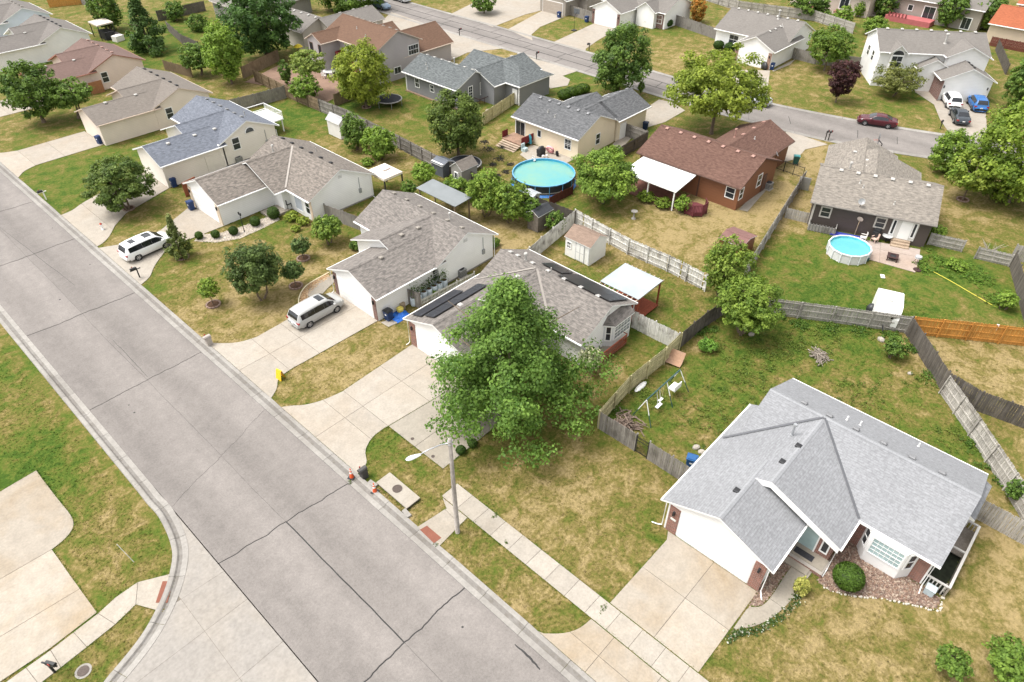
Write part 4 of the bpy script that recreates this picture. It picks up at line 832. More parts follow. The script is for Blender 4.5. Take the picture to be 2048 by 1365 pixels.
# ---------------------------------------------------------------- H5 blue-grey roof
w5 = [wing(32.7, 40.65, 77.0, 88.9, 'y', 3.0, 4.75), wing(30.3, 36.7, 76.92, 86.94, 'x', 2.77, 4.73, cut=.55, og0=.5), wing(25.5, 33.6, 76.9, 83.8, 'x', 2.8, 4.15, og0=.3)]
H5, r5 = house("house", "cream sided house with blue grey roof and arched window in its gable", (0, 0), w5, S_BEIGE if False else siding((0.73, 0.675, 0.605)), SHBL)
vents(r5[0], w5[0], 6, .15, .85, .4, VGREY); pipe(r5[0], w5[0], 38.2, 80.2, .5, .05, VWH)
for x in (28.1, 31.3, 33.8): link("roof_vent", vent_mesh(VWH), r5[1], (x, 79.6, plane_z(w5[1] if x > 31 else w5[2], x, 79.6)))
garage_door(H5, '-x', 25.85, 80.4, 4.88, 2.15); window(H5, '-y', 34.9, 77.32, 1.7, .85, 1.35, 1, 2); wbox(H5, "side_door", plain((.70, .65, .58), .6, 0, .04, 2, "cream_door"), '-y', 31.2, 77.3, -.45, .45, -.02, .05, 0, 2.05)
b = MB(); n = 12
b.face([(0.55 * math.cos(math.pi * k / n), 0, .55 * math.sin(math.pi * k / n)) for k in range(n + 1)]); o = b.build("arched_window", GLASS, H5); o.matrix_local = frame_local('-y', 36.9, 77.28) @ Matrix.Translation((0, .03, 3.2))
b = MB(); b.tube([(0.6 * math.cos(math.pi * k / n), 0, .6 * math.sin(math.pi * k / n)) for k in range(n + 1)], .06, 5); b.build("window_frame", WHITE, o)
GV = plain((.62, .61, .59), .6, 0, .05, 2, "vent_louvre"); MET = plain((.30, .31, .31), .5, .2, .1, 4, "meter_grey")
for hh, xg, yw, zg in ((H2, 37.2, 24.17, 3.3), (H3, 37.0, 40.27, 3.4), (H4, 36.6, 58.77, 3.6), (H5, 36.6, 77.32, 3.9 + .2)):
    if hh is not H5:
        for k in range(4): wbox(hh, "gable_vent", GV, '-y', xg, yw, -.22, .22, 0, .035 + .01 * (k % 2), zg + k * .09, zg + k * .09 + .07)
    wbox(hh, "meter_box", MET, '-y', xg + 2.2, yw, -.15, .15, 0, .14, 1.1, 1.6); b = MB(); b.tube([(xg + 2.2, yw - .05, 1.6), (xg + 2.2, yw - .05, 2.9)], .03, 6); b.build("conduit", MET, hh); b = MB(); b.tube([(xg + 3.7, yw - .05, 2.5), (xg + 3.7, yw - .05, .15), (xg + 3.7, yw - .5, .08)], .035, 6); b.build("downspout", WHITE, hh); b = MB(); b.box(32.9, 40.55, yw - .012, yw + .02, 0, .16); b.build("foundation", FOUND, hh)
# ---------------------------------------------------------------- H6 beige, H7 rosy, H8 white, H9 light blue
def far_row(label, y0, wallm, roofm, ventm, ys, g2top, ridge=4.5, ze=2.8, trim=None, xm0=32.4, g2x=30.7, win=True):
    ws = [wing(xm0, 40.85, y0, y0 + ys, 'y', ze, ridge), wing(g2x, 36.6, y0 - .04, g2top, 'x', ze - .03, ze - .03 + .3774 * (g2top - y0 + .04) / 2, cut=.55, og0=.5), wing(25.4, 33.7, y0 - .04, y0 + 6.85, 'x', ze, ze + 1.3, og0=.35)]
    h, rr = house("house", label, (0, 0), ws, wallm, roofm, trim); vents(rr[0], ws[0], 6, .12, .88, .4, ventm)
    for x in (28.3, 32.2): link("roof_vent", vent_mesh(VWH), rr[1], (x, y0 + 3.2, plane_z(ws[1] if x > 31 else ws[2], x, y0 + 3.2)))
    garage_door(h, '-x', 25.8, y0 + 3.4, 4.88, 2.15, plain((.66, .58, .50), .6, 0, .04, 2, "beige_door") if trim is None and wallm is not S_WHITE else None)
    if win: window(h, '-y', 34.6, y0 + .32, 1.0, .85, 1.35, 1, 2)
    return h, rr, ws
BTR = plain((.52, .42, .34), .7, 0, .06, 2, "beige_trim")
H6 = far_row("beige house with tan grey roof and dark blue bin by its garage", 93.6, S_BEIGE, SHT, DARK, 12.3, 103.4, 4.55, trim=BTR); H7 = far_row("pinkish house with rosy brown roof and red trimmed eaves", 113.7, S_PINK, SHR, VPINK, 11.3, 124.3, 4.55, trim=plain((.33, .15, .11), .7, 0, .1, 2, "red_trim"))
H8 = far_row("white house with grey brown roof near the left edge of the picture", 133.2, S_WHITE, SHW, DARK, 11.3, 143.5, 4.6, win=False); H9 = far_row("light blue gabled house in the upper left corner", 150.3, S_BLUE, SHW, VTAN, 11.5, 160, 4.6, win=False)
wbox(H7[0], "garden_gate", plain((.32, .15, .07), .8, 0, .15, 4, "red_wood"), '-y', 33.2, 113.4, -.5, 1.4, .1, .16, 0, 1.7)
# ---------------------------------------------------------------- R1 dark brown sided, turned off the grid
RZ1 = math.atan2(0.948, -0.319) - math.pi / 2    # local +Y runs along the back eave
wr1 = [wing(0, 9.8, -0.2, 11.5, 'y', 2.8, 4.75), wing(4.9, 15.3, 3.7, 10.95, 'x', 2.8, 4.35), wing(4.9, 11.8, 1.3, 10.97, 'x', 2.83, 4.72)]
RR1, rr1 = house("house", "dark brown sided house with grey shingle roof behind the small round pool", (70.67, 9.91), wr1, S_DKBR, SHC, plain((.22, .20, .18), .7, 0, .1, 2, "taupe_trim"), RZ1)
vents(rr1[0], wr1[0], 6, .12, .82, -.35, VWH); pipe(rr1[1], wr1[1], 6.2, 8.6, 1.1, .09, VWH, True); pipe(rr1[0], wr1[0], 3.4, 7.4, .35, .06, VWH); pipe(rr1[0], wr1[0], 2.9, 7.0, .3, .06, VWH); pipe(rr1[0], wr1[0], 1.6, 3.9, .3, .06, VWH)
for x, y in ((7.5, 6.9), (9, 7.0), (11.4, 8.3)): link("roof_vent", vent_mesh(VWH), rr1[1], (x, y, plane_z(wr1[1], x, y) + .05))
TAU = plain((.45, .42, .38), .7, 0, .08, 2, "taupe_frame")
window(RR1, '-x', .42, 9.8, 1.3, .8, .95, 1, 2, None, TAU, .03, "window", .14); window(RR1, '-x', .42, 4.6, 1.3, .8, .95, 1, 2, None, TAU, .03, "window", .14)
wbox(RR1, "trim_board", TAU, '-x', .42, 11.0, -.1, .1, 0, .05, 0, 2.6)
# covered back door: pale recess with white storm door and wooden steps
wbox(RR1, "door_bay", plain((.56, .55, .52), .7, 0, .05, 2, "pale_panel"), '-x', .42, 2.4, -1.2, 1.2, 0, .08, .5, 2.65); wbox(RR1, "storm_door", plain((.82, .82, .80), .4, 0, .03, 2, "white_door"), '-x', .42, 2.3, -.55, .45, .08, .14, .55, 2.62)
window(RR1, '-x', .34, 3.35, .9, .22, 1.5, 1, 1); window(RR1, '-x', .34, 1.5, .9, .22, 1.5, 1, 1)
for k in range(3): wbox(RR1, "step", wood((.52, .40, .29), tint=.1, amt=.2), '-x', .42, 2.3, -.85, .85, .0, .45 + .32 * k, .5 - .17 * (k + 1), .5 - .17 * k)
lw = thing("window_well_fence", "low weathered fence round the basement well of the dark brown house", "fence", (70.67, 9.91), RZ1)
for (x0, x1, y0, y1) in ((-.75, -.7, 8.4, 11.0), (-.75, .4, 8.35, 8.4), (-.75, .4, 11.0, 11.05)):
    b = MB(); b.box(x0, x1, y0, y1, .05, .75); b.build("panel", wood((.42, .40, .37), tint=.1), lw)
for k in range(9): b = MB(); b.box(-.8, -.75, 8.45 + k * .3, 8.55 + k * .3, 0, .9); b.build("picket", wood((.30, .29, .28), tint=.2), lw)
# ---------------------------------------------------------------- R2 red-brown
wr2 = [wing(64.6, 73.9, 27.3, 40.6, 'y', 2.8, 4.7), wing(69.2, 80.0, 28.72, 35.7, 'x', 2.8, 4.4)]
TRB = plain((.10, .055, .04), .7, 0, .1, 2, "dark_red_trim")
RR2, rr2 = house("house", "rust brown house with red brown shingle roof and white patio cover", (0, 0), wr2, S_RUST, SHRB, TRB)
vents(rr2[0], wr2[0], 7, .1, .92, -.35, VPINK); vents(rr2[1], wr2[1], 3, .45, .9, .3, VPINK); pipe(rr2[1], wr2[1], 73.6, 33.3, .9, .09, VPINK, True); pipe(rr2[1], wr2[1], 74.5, 31.3, .3, .06, VWH)
window(RR2, '-x', 65.02, 28.6, 1.2, .95, 1.15, 1, 2); window(RR2, '-y', 65.6, 27.62, 1.2, .75, 1.15, 1, 2); window(RR2, '-y', 69.6, 27.62, 1.2, .9, 1.35, 1, 2); wbox(RR2, "corner_board", TRB, '-x', 65.0, 32.4, -.06, .06, 0, .05, 0, 2.6)
wbox(RR2, "side_door", TRB, '-y', 70.9, 27.6, -.4, .4, -.02, .06, .1, 2.1)
# ---------------------------------------------------------------- R3 cream
wr3 = [wing(62.6, 70.8, 47.5, 58.4, 'y', 2.8, 4.62), wing(70.4, 77.45, 47.3, 54.0, 'x', 2.8, 4.35), wing(66.5, 71.0, 47.3, 54.0, 'x', 2.8, 4.35, cut=.6), wing(66.6, 73.3, 49.6, 56.7, 'x', 2.78, 4.32)]
RR3, rr3 = house("house", "cream sided house with charcoal roof beside the large round pool", (0, 0), wr3, S_CREAM, SHDG)
vents(rr3[0], wr3[0], 6, .15, .85, -.35, VGREY); vents(rr3[1], wr3[1], 4, .35, .93, .3, VGREY); pipe(rr3[0], wr3[0], 64.8, 54.2, .3, .06, VWH); pipe(rr3[0], wr3[0], 64.5, 52.8, .3, .06, VWH)
window(RR3, '-x', 63.02, 49.4, 1.0, .9, 1.2, 2, 3); window(RR3, '-y', 66.9, 47.82, .9, .75, 1.25, 1, 2); window(RR3, '-x', 63.02, 54.0, 1.2, .5, .8, 1, 1); window(RR3, '-x', 63.02, 57.2, .25, 1.5, 2.0, 2, 1, None, None, .03, "patio_door", .12)
wbox(RR3, "side_door", plain((.80, .79, .76), .5, 0, .03, 2, "white_door"), '-y', 72.0, 47.7, -.6, .6, -.02, .07, 0, 2.1)
# ---------------------------------------------------------------- R4 grey
wr4 = [wing(63.9, 71.5, 69.9, 81.4, 'y', 2.8, 4.5), wing(70.8, 78.0, 64.4, 77.0, 'y', 2.83, 4.5, hip=(1, 0)), wing(68.6, 78.6, 67.2, 74.4, 'x', 2.8, 4.35)]
RR4, rr4 = house("house", "slate grey sided house with dark grey roof and white window frames", (0, 0), wr4, S_GREY, SHG4)
vents(rr4[0], wr4[0], 7, .08, .9, .35, VWH); vents(rr4[2], wr4[2], 3, .6, .92, .2, VWH); pipe(rr4[0], wr4[0], 68.5, 75.0, .8, .08, VWH, True); pipe(rr4[0], wr4[0], 66.2, 78.5, .3, .06, VWH); pipe(rr4[0], wr4[0], 65.6, 77.6, .3, .06, VWH)
window(RR4, '-x', 64.32, 78.6, 1.1, .8, 1.2, 2, 2); window(RR4, '-x', 64.32, 75.4, 1.2, .7, .9, 2, 2); window(RR4, '-y', 66.9, 70.22, .9, .7, 1.6, 2, 4); window(RR4, '-y', 69.2, 70.22, .9, .7, 1.6, 2, 4)
wbox(RR4, "side_door", plain((.82, .81, .79), .5, 0, .03, 2, "white_door"), '-x', 71.2, 65.7, -.45, .45, 0, .07, .1, 2.15); wbox(RR4, "corner_board", WHITE, '-x', 71.2, 64.95, -.1, .1, 0, .05, 0, 2.7); wbox(RR4, "corner_board", WHITE, '-x', 64.32, 81.0, -.07, .07, 0, .05, 0, 2.7)
wbox(RR4, "foundation", concrete((.36, .25, .17), (.3, .2, .13), .4, 7, "tan_foundation"), '-x', 64.32, 75.6, -5.5, 5.5, 0, .3, 0, .12)
# ---------------------------------------------------------------- R5 two-storey brown roof, R6 behind
wr5 = [wing(62.6, 71.5, 85.3, 98.8, 'y', 4.9, 7.0), wing(59.6, 66.0, 94.6, 98.9, 'x', 4.85, 5.95, og0=.25), wing(68.0, 78.4, 85.7, 94.0, 'x', 2.9, 5.3), wing(69, 75.5, 94.5, 100, 'x', 2.9, 4.5)]
RR5, rr5 = house("house", "two storey grey house with chestnut brown roof and red back stairs", (0, 0), wr5, S_GREYP, SHBR, plain((.55, .46, .38), .7, 0, .08, 2, "tan_eave"))
vents(rr5[0], wr5[0], 8, .05, .85, .3, VTAN); vents(rr5[2], wr5[2], 3, .5, .95, .4, VTAN)
for x in (64.2, 64.5, 65.3): pipe(rr5[0], wr5[0], x, 93 if x > 65 else 89.4 + x - 64, .35, .06, VWH)
window(RR5, '-y', 69.4, 85.62, 3.0, .9, 1.3, 2, 2); window(RR5, '-y', 70.4, 85.62, 3.0, .9, 1.3, 2, 2); window(RR5, '-y', 66.5, 85.62, .9, 1.2, .9, 2, 1); window(RR5, '-x', 63.02, 92.6, 3.5, .7, .8, 1, 2); window(RR5, '-x', 59.85, 95.5, 3.0, .6, 1.4, 1, 1, None, TRB); window(RR5, '-x', 59.85, 97.7, 2.9, .7, 1.5, 1, 1, None, TRB)
window(RR5, '-x', 63.02, 89.4, .3, 1.5, 2.0, 2, 1, None, None, .03, "patio_door")
REDW = wood((.20, .035, .035), tint=.15, amt=.2); st = thing("back_stairs", "dark red wooden stairs and landing behind the two storey house", "stairs", (61.4, 92.8))
b = MB(); b.box(0, 1.5, -1.2, 1.2, 2.5, 2.62); b.build("landing", REDW, st)
for x in (0.05, 1.4):
    for y in (-1.1, 1.1): b = MB(); b.box(x - .05, x + .05, y - .05, y + .05, 0, 3.5); b.build("post", REDW, st)
for (x0, x1, y0, y1) in ((0, .05, -1.2, 1.2), (0, 1.5, 1.15, 1.2)): b = MB(); b.box(x0, x1, y0, y1, 2.7, 3.5); b.build("railing", REDW, st)
for k in range(12): b = MB(); b.box(.1, 1.2, -1.2 - .26 * (k + 1), -1.2 - .26 * k, 2.45 - .2 * k - .06, 2.45 - .2 * k); b.build("tread", REDW, st)
b = MB(); b.face([(.1, -1.2, 2.5), (.1, -4.4, .1), (.1, -4.4, 1.0), (.1, -1.2, 3.4)]); b.build("stair_rail", REDW, st)
wr6 = [wing(64.4, 72.2, 107.6, 119, 'y', 2.9, 4.6), wing(68.2, 79.4, 104.2, 111, 'x', 2.9, 4.5)]
RR6, rr6 = house("house", "cream gabled house with grey brown roof behind the two storey house", (0, 0), wr6, siding((.60, .55, .48)), SHGR, plain((.40, .37, .33), .7, 0, .08, 2, "grey_eave"))
vents(rr6[0], wr6[0], 4, .05, .6, -.3, VWH); vents(rr6[1], wr6[1], 3, .4, .9, .2, VWH)
wr7 = [wing(64.4, 72.2, 126, 138, 'y', 2.9, 4.6), wing(68.2, 79.4, 126.2, 133, 'x', 2.9, 4.5)]
RR7, rr7 = house("house", "grey green house half hidden behind the big dark trees", (0, 0), wr7, S_OLD, SHGR, plain((.40, .37, .33), .7, 0, .08, 2, "grey_eave"))
# ---------------------------------------------------------------- across the far street
wf1 = [wing(115.6, 125, 70.0, 84.5, 'y', 2.8, 5.0), wing(110.2, 119.5, 75.9, 83.0, 'x', 2.8, 4.45), wing(114.6, 120, 71.6, 76.2, 'x', 2.82, 4.3)]
F1, rf1 = house("house", "white house with brick trim and trimmed hedge across the far street", (0, 0), wf1, S_WHITE, SHGR)
garage_door(F1, '-x', 110.5, 79.45, 4.88, 2.15); corner_cols(F1, '-x', 110.5, 79.45, 6.2, 2.5, 4.88, BRICKD); wbox(F1, "brick_facing", BRICKD, '-x', 116.0, 73.2, -2.6, 2.6, 0, .06, 0, 2.6); window(F1, '-x', 115.95, 74.6, .1, .9, 2.0, 1, 1, None, None, .03, "front_door"); window(F1, '-x', 115.95, 71.6, .9, 1.3, 1.3, 2, 2)
wf0 = [wing(114, 123, 86.5, 99, 'y', 2.8, 4.9), wing(110.0, 118, 88.4, 95.6, 'x', 2.8, 4.4)]
F0, rf0 = house("house", "taupe house with matching garage door at the top edge", (0, 0), wf0, S_TAUPE, SHGR); garage_door(F0, '-x', 110.3, 92, 4.88, 2.15, plain((.36, .31, .26), .6, 0, .05, 2, "taupe_door"))
wf2 = [wing(113.7, 124, 46.0, 59.2, 'y', 2.8, 5.2), wing(108.6, 119, 45.62, 52.7, 'x', 2.8, 4.5)]
F2, rf2 = house("house", "white house with grey roof and covered corner porch across the far street", (0, 0), wf2, S_WHITE, SHGR); vents(rf2[0], wf2[0], 7, .1, .9, -.1, VWH); vents(rf2[1], wf2[1], 3, .4, .75, -.2, VWH); pipe(rf2[0], wf2[0], 118.4, 50.5, 1.2, .12, VWH, True)
garage_door(F2, '-x', 108.9, 49.2, 4.88, 2.15); corner_cols(F2, '-x', 108.9, 49.2, 6.2, 2.5, 4.88, brick((.36, .20, .13))); valley(rf2[0], (113.9, 46.0, 2.8), (117.6, 49.2, 4.55), VWH, .3); valley(rf2[0], (113.9, 52.6, 2.8), (117.6, 49.2, 4.55), VTAN, .25)
window(F2, '-x', 114.1, 55.5, .9, 1.6, 1.4, 2, 2)
RZ3 = -R(34); MF3 = lambda x, y: None
wf3 = [wing(0, 9.0, -15.2, 0, 'y', 5.0, 7.0), wing(-4.6, 3.5, -15.2, -7.9, 'x', 2.9, 4.6), wing(-1.2, 3, -15.0, -8.8, 'x', 5.0, 6.5), wing(-1.3, 2.0, -10.2, -5.4, 'x', 3.3, 4.6), wing(-.45, 4, -3.9, -1.4, 'x', 5.0, 6.1)]
F3, rf3 = house("house", "white split level house with arched window and grey roof beyond the parked cars", (112.5, 31.8), wf3, S_WHITE, SHGR, None, R(34)); 
garage_door(F3, '-x', -4.2, -11.55, 4.88, 2.15); corner_cols(F3, '-x', -4.2, -11.55, 6.4, 2.6, 4.88, BRICKD); wbox(F3, "brick_facing", BRICKD, '+y', -2.4, -8.3, -2.3, 2.0, 0, .05, 0, 2.8)
b = MB(); b.face([(0.75 * math.cos(math.pi * k / 10), 0, .6 * math.sin(math.pi * k / 10)) for k in range(11)]); o = b.build("arched_window", GLASS, F3); o.matrix_local = frame_local('-x', -.13, -2.65) @ Matrix.Translation((0, .02, 4.7)); window(F3, '-x', -.13, -2.65, 3.0, 1.4, 1.5, 2, 2); window(F3, '+y', 3.4, -.32, 2.8, .9, 1.3, 1, 2); window(F3, '+y', 6.0, -.32, 2.8, .9, 1.3, 1, 2)
vents(rf3[0], wf3[0], 7, .1, .9, -.05, VWH); vents(rf3[1], wf3[1], 4, .1, .5, -.2, DARK); pipe(rf3[0], wf3[0], 2.2, -9.2, 1.2, .13, VWH, True)
# houses behind, along the top edge
wt1 = [wing(152.5, 162, 28, 44, 'y', 3.6, 5.8)]
T1, rt1 = house("house", "tan house with white patio door and red deck near the top edge", (0, 0), wt1, S_TAUPE, SHGR); window(T1, '-x', 152.92, 37.0, .6, 1.9, 2.1, 2, 1, None, None, .03, "patio_door", .14); window(T1, '-x', 152.92, 40.4, 1.6, .8, .9, 1, 1); window(T1, '-x', 152.92, 30.4, .2, 1.4, 1.8, 2, 1, None, None, .03, "patio_door", .14)
wt2 = [wing(148.0, 157, 46, 62, 'y', 3.6, 5.8)]
T2, rt2 = house("house", "pale pinkish house with brick bays near the top edge", (0, 0), wt2, siding((.60, .50, .43)), SHGR); window(T2, '-x', 148.4, 56.4, .9, 1.6, 1.7, 2, 1, None, None, .03, "patio_door", .14); window(T2, '-x', 148.4, 51.0, .9, 1.6, 1.7, 2, 1, None, None, .03, "patio_door", .14)
for y in (56.4, 51.0): wbox(T2, "brick_step", brick((.36, .13, .08)), '-x', 148.4, y, -1.3, 1.3, 0, 1.0, 0, .5)
wt3 = [wing(147.6, 157, 12, 26.0, 'y', 3.0, 5.2), wing(153, 165, 14, 24, 'y', 5.5, 7.5)]
T3, rt3 = house("house", "cream house with orange tiled roof in the upper right corner", (0, 0), wt3, siding((.68, .55, .40)), shingle((.40, .125, .06), .15, "orange_tile"))

# ================================================================== fences
W_GREY = wood((0.31, 0.285, 0.255), stain=(.10, .085, .07)); W_TAN = wood((0.58, 0.52, 0.30), tint=.18, stain=(.26, .24, .11), amt=.4); W_WHITE = wood((0.78, 0.76, 0.71), tint=.12, stain=(.20, .18, .16), amt=.8)
W_ORANGE = wood((0.66, 0.31, 0.075), tint=.14, stain=(.30, .13, .03), amt=.3); W_DARK = wood((0.165, 0.145, 0.125), stain=(.07, .06, .05)); W_LGREY = wood((0.47, 0.44, 0.395), tint=.2, stain=(.16, .14, .12), amt=.5); W_BROWN = wood((0.27, 0.20, 0.125), stain=(.12, .08, .05)); W_RED = wood((0.17, 0.055, 0.04), stain=(.08, .03, .02), amt=.3)
_pk = {}
def picket_mesh(h, w, mat, dog=True):
    key = (round(h, 2), round(w, 3), mat.name)
    if key not in _pk:
        b = MB(); t = .018; c = .03 if dog else 0.0
        P = [(-w / 2, 0), (w / 2, 0), (w / 2, h - c), (w / 2 - c, h), (-w / 2 + c, h), (-w / 2, h - c)]
        b.face([(p[0], -t / 2, p[1]) for p in P]); b.face([(p[0], t / 2, p[1]) for p in reversed(P)])
        for k in range(6): p, q = P[k], P[(k + 1) % 6]; b.face([(p[0], -t / 2, p[1]), (p[0], t / 2, p[1]), (q[0], t / 2, q[1]), (q[0], -t / 2, q[1])])
        _pk[key] = b.mesh("picket", mat)
    return _pk[key]
def fence(label, pts, mat, h=1.8, near=True, side=1, pw=0.14, gap=0.012, rails=(0.3, 0.92, 1.55), post=2.4, lean=0.0, jitter=0.03, railmat=None, skip=0.0, posth=0.05, tall_side=None, name="fence", cat="fence"):
    """board fence: posts and rails on one side, pickets on the other; near fences get one object per picket"""
    root = thing(name, label, cat, pts[0]); ox, oy = pts[0]; r = random.Random(int(ox * 77 + oy * 13)); railmat = railmat or mat; far = MB()
    for a, b in zip(pts[:-1], pts[1:]):
        (dx, dy), L_ = unit(a, b); ang = math.atan2(dy, dx); n = max(1, round(L_ / post)); M = Matrix.Translation((a[0] - ox, a[1] - oy, 0)) @ Matrix.Rotation(ang, 4, 'Z') @ Matrix.Rotation(lean, 4, 'X')
        for k in range(n + 1):
            if k == 0 and a != pts[0]: continue
            p = MB(); p.box(L_ * k / n - .05, L_ * k / n + .05, side * .035 - (.09 if side < 0 else 0), side * .035 + (.09 if side > 0 else 0), -.1, h + posth, M=M); p.build("post", railmat, root)
        for z in rails:
            for k in range(n):
                p = MB(); y0 = side * .011; p.box(L_ * k / n + .01, L_ * (k + 1) / n - .01, min(y0, y0 + side * .045), max(y0, y0 + side * .045), z * h / 1.8 - .045, z * h / 1.8 + .045, M=M); p.build("rail", railmat, root)
        m = int(L_ / (pw + gap))
        for k in range(m):
            if r.random() < skip: continue
            x = (k + .5) * L_ / m; hz = h + r.uniform(-jitter, jitter)
            if near:
                o = link("picket", picket_mesh(h, pw, mat), root); o.matrix_local = M @ Matrix.Translation((x, 0, r.uniform(-jitter, jitter))) @ Matrix.Rotation(r.uniform(-.012, .012), 4, 'Y')
            else: far.box(x - pw / 2, x + pw / 2, -.009, .009, 0, hz, M=M)
    if not near: o = far.build("pickets", mat, root); o["kind"] = "stuff"
    return root
FA, FC = (29.5, 19.0), (40.99, 19.48)
fence("tan plank fence between the maple lawn and the weedy yard with the swing set", [FA, (34.02, 19.52), (38.63, 19.39), FC], W_TAN, 1.8, True, -1)
fence("weathered grey picket fence beside the branch pile, left of the iron gate", [(29.5, 19.0), (29.5, 15.75)], W_GREY, 1.75, True, 1)
fence("weathered grey picket fence between iron gate and the near garage", [(29.5, 14.7), (29.45, 11.0)], W_GREY, 1.75, True, 1)
IRON = plain((.02, .02, .02), .5, .3, .2, 4, "wrought_iron")
gt = thing("iron_gate", "black iron gate in the grey fence near the branch pile", "gate", (29.5, 15.72))
for y in (0, -.98): b = MB(); b.box(-.025, .025, y - .025, y + .025, 0, 1.7); b.build("gate_post", IRON, gt)
for z in (.15, 1.2, 1.5): b = MB(); b.box(-.015, .015, -.98, 0, z, z + .04); b.build("gate_rail", IRON, gt)
for k in range(9): b = MB(); b.box(-.01, .01, -.1 - k * .098, -.08 - k * .098, .1, 1.62 + .08 * math.sin(math.pi * (k + .5) / 9)); b.build("gate_bar", IRON, gt)
fence("grey board fence running from the tan fence towards the willows", [FC, (45.10, 19.41), (47.96, 19.12)], W_DARK, 1.75, True, 1)
fence("white weathered picket fence between solar house and tan fence", [(40.79, 24.05), (40.82, 19.57)], W_WHITE, 1.8, True, 1, jitter=.05)
fence("long white flaking picket fence behind the white garden shed", [(50.91, 38.38), (50.00, 31.02), (50.12, 26.53), (49.73, 22.18)], W_WHITE, 1.8, True, -1, jitter=.05, skip=.03)
fence("white flaking fence with rails left of the garden shed", [(50.91, 38.38), (44.44, 37.39), (40.13, 36.65)], W_WHITE, 1.8, True, -1, jitter=.04)
fence("tall grey fence between the parched yard and the small pool yard", [(75.37, 24.92), (62.13, 22.24), (53.26, 20.37)], W_LGREY, 1.8, True, 1)
fence("propped grey fence with rails in front of the camper trailer", [(50.29, 16.62), (53.07, 11.87), (55.97, 6.64)], W_LGREY, 1.8, True, -1, lean=.06)
fence("bright orange stained fence right of the camper trailer", [(56.01, 6.40), (58.47, 2.59), (61.16, -1.63)], W_ORANGE, 1.85, True, -1)
fence("dark brown board fence bordering the bare sandy yard", [(55.87, 6.56), (50.73, 2.13)], W_DARK, 1.85, True, 1)
fence("dark brown board fence behind the bare sandy yard corner", [(50.73, 2.13), (50.08, -0.41), (50.60, -4.07)], W_DARK, 1.85, True, 1)
fence("leaning grey fence with exposed rails right of the near house", [(50.27, 1.99), (47.07, -0.99), (43.42, -4.20), (41.25, -5.96)], W_LGREY, 1.75, True, -1, lean=-.10)
fence("grey picket fence at the right edge beside the near house", [(39.70, -3.29), (39.59, -6.62)], W_LGREY, 1.8, True, 1)
fence("short fence left of the dark brown house", [(67.22, 23.00), (67.80, 20.54)], W_LGREY, 1.2, True, 1)
fence("low grey fence right of the dark brown house", [(72.01, 10.09), (72.85, 7.15)], W_LGREY, 1.3, True, -1)
fence("low grey fence piece near the bare dead shrub", [(72.45, 5.85), (73.16, 3.03)], W_LGREY, 1.3, True, -1)
fence("dark double fence at the right edge of the small pool yard", [(73.32, 2.98), (61.45, -1.56)], W_DARK, 1.7, True, 1)
fence("grey fence piece at the far right edge", [(74.55, 3.20), (75.22, 1.20)], W_LGREY, 1.7, True, 1)
fence("brown board fence below the paver terrace", [(51.03, 100.65), (50.61, 91.74), (50.77, 83.58)], W_BROWN, 1.8, False, -1)
fence("grey fence running behind the small white shed", [(50.77, 83.58), (51.08, 77.61), (50.39, 65.88)], W_GREY, 1.8, False, -1)
fence("grey fence behind the green bushes and play sheds", [(50.39, 65.88), (50.05, 61.45), (49.70, 57.49)], W_GREY, 1.8, False, -1)
fence("long dark fence hidden behind the back shrubs", [(49.70, 57.49), (49.89, 48.27), (50.68, 38.33)], W_DARK, 1.7, False, 1)
fence("brown fence at the back corner of the paver terrace", [(50.48, 103.16), (58.91, 106.42)], W_BROWN, 1.8, False, 1)
fence("grey fence behind the bright green backyard", [(41.60, 92.37), (45.65, 91.75), (50.39, 91.40)], W_GREY, 1.8, False, 1)
fence("grey fence beside the bright yellow green tree", [(53.39, 83.71), (56.31, 83.90), (62.79, 85.51)], W_BROWN, 1.7, False, 1)
fence("tan picket fence between the grey house and the cream house", [(62.65, 63.70), (74.78, 66.64)], W_TAN, 1.7, False, -1)
fence("grey fence between the two white houses left of the silver minivan", [(34.00, 58.68), (34.98, 53.42)], W_GREY, 1.6, False, 1)
fence("grey fence piece by the blue tarp", [(29.81, 41.44), (30.24, 39.22)], W_GREY, 1.7, True, 1)
fence("low white picket fence along the row of plastic barrels", [(30.60, 39.49), (36.86, 39.06)], W_WHITE, .7, True, 1, 0.07, 0.08, rails=(.4, 1.4))
fence("grey plank gate fence between cream house and red brown house", [(72.87, 47.74), (72.76, 44.47)], W_GREY, 1.7, False, -1)
fence("dark fence along the left side of the red brown house", [(72.76, 44.47), (66.96, 44.30)], W_DARK, 1.6, False, 1)
fence("dark red fence behind the large pool", [(52.30, 43.01), (56.06, 42.84)], W_RED, 1.0, False, 1)
fence("grey board fence beside the white house across the far street", [(119.86, 70.71), (117.22, 60.20), (122.20, 62.68)], W_GREY, 1.8, False, 1)
fence("long grey fence behind the houses across the far street", [(139.40, 76.91), (136.50, 66.76), (139.97, 52.93), (136.93, 44.18)], W_LGREY, 1.8, False, -1)
fence("grey fence right of the white garage across the far street", [(116.74, 46.13), (116.47, 42.08), (120.53, 33.89)], W_GREY, 1.7, False, 1)
fence("rusty red fence below the orange roofed house", [(146.06, 24.28), (146.05, 18.02)], W_RED, 1.5, False, 1)
fence("dark fence right of the split level house", [(144.39, 22.90), (131.98, 18.22)], W_DARK, 1.7, False, 1)
fence("golden new fence behind the light blue house", [(45.62, 167.58), (51.00, 165.62)], W_ORANGE, 1.8, False, 1)
fence("grey fence in the upper left backyards", [(51.00, 165.62), (51.26, 158.33)], W_GREY, 1.8, False, 1)
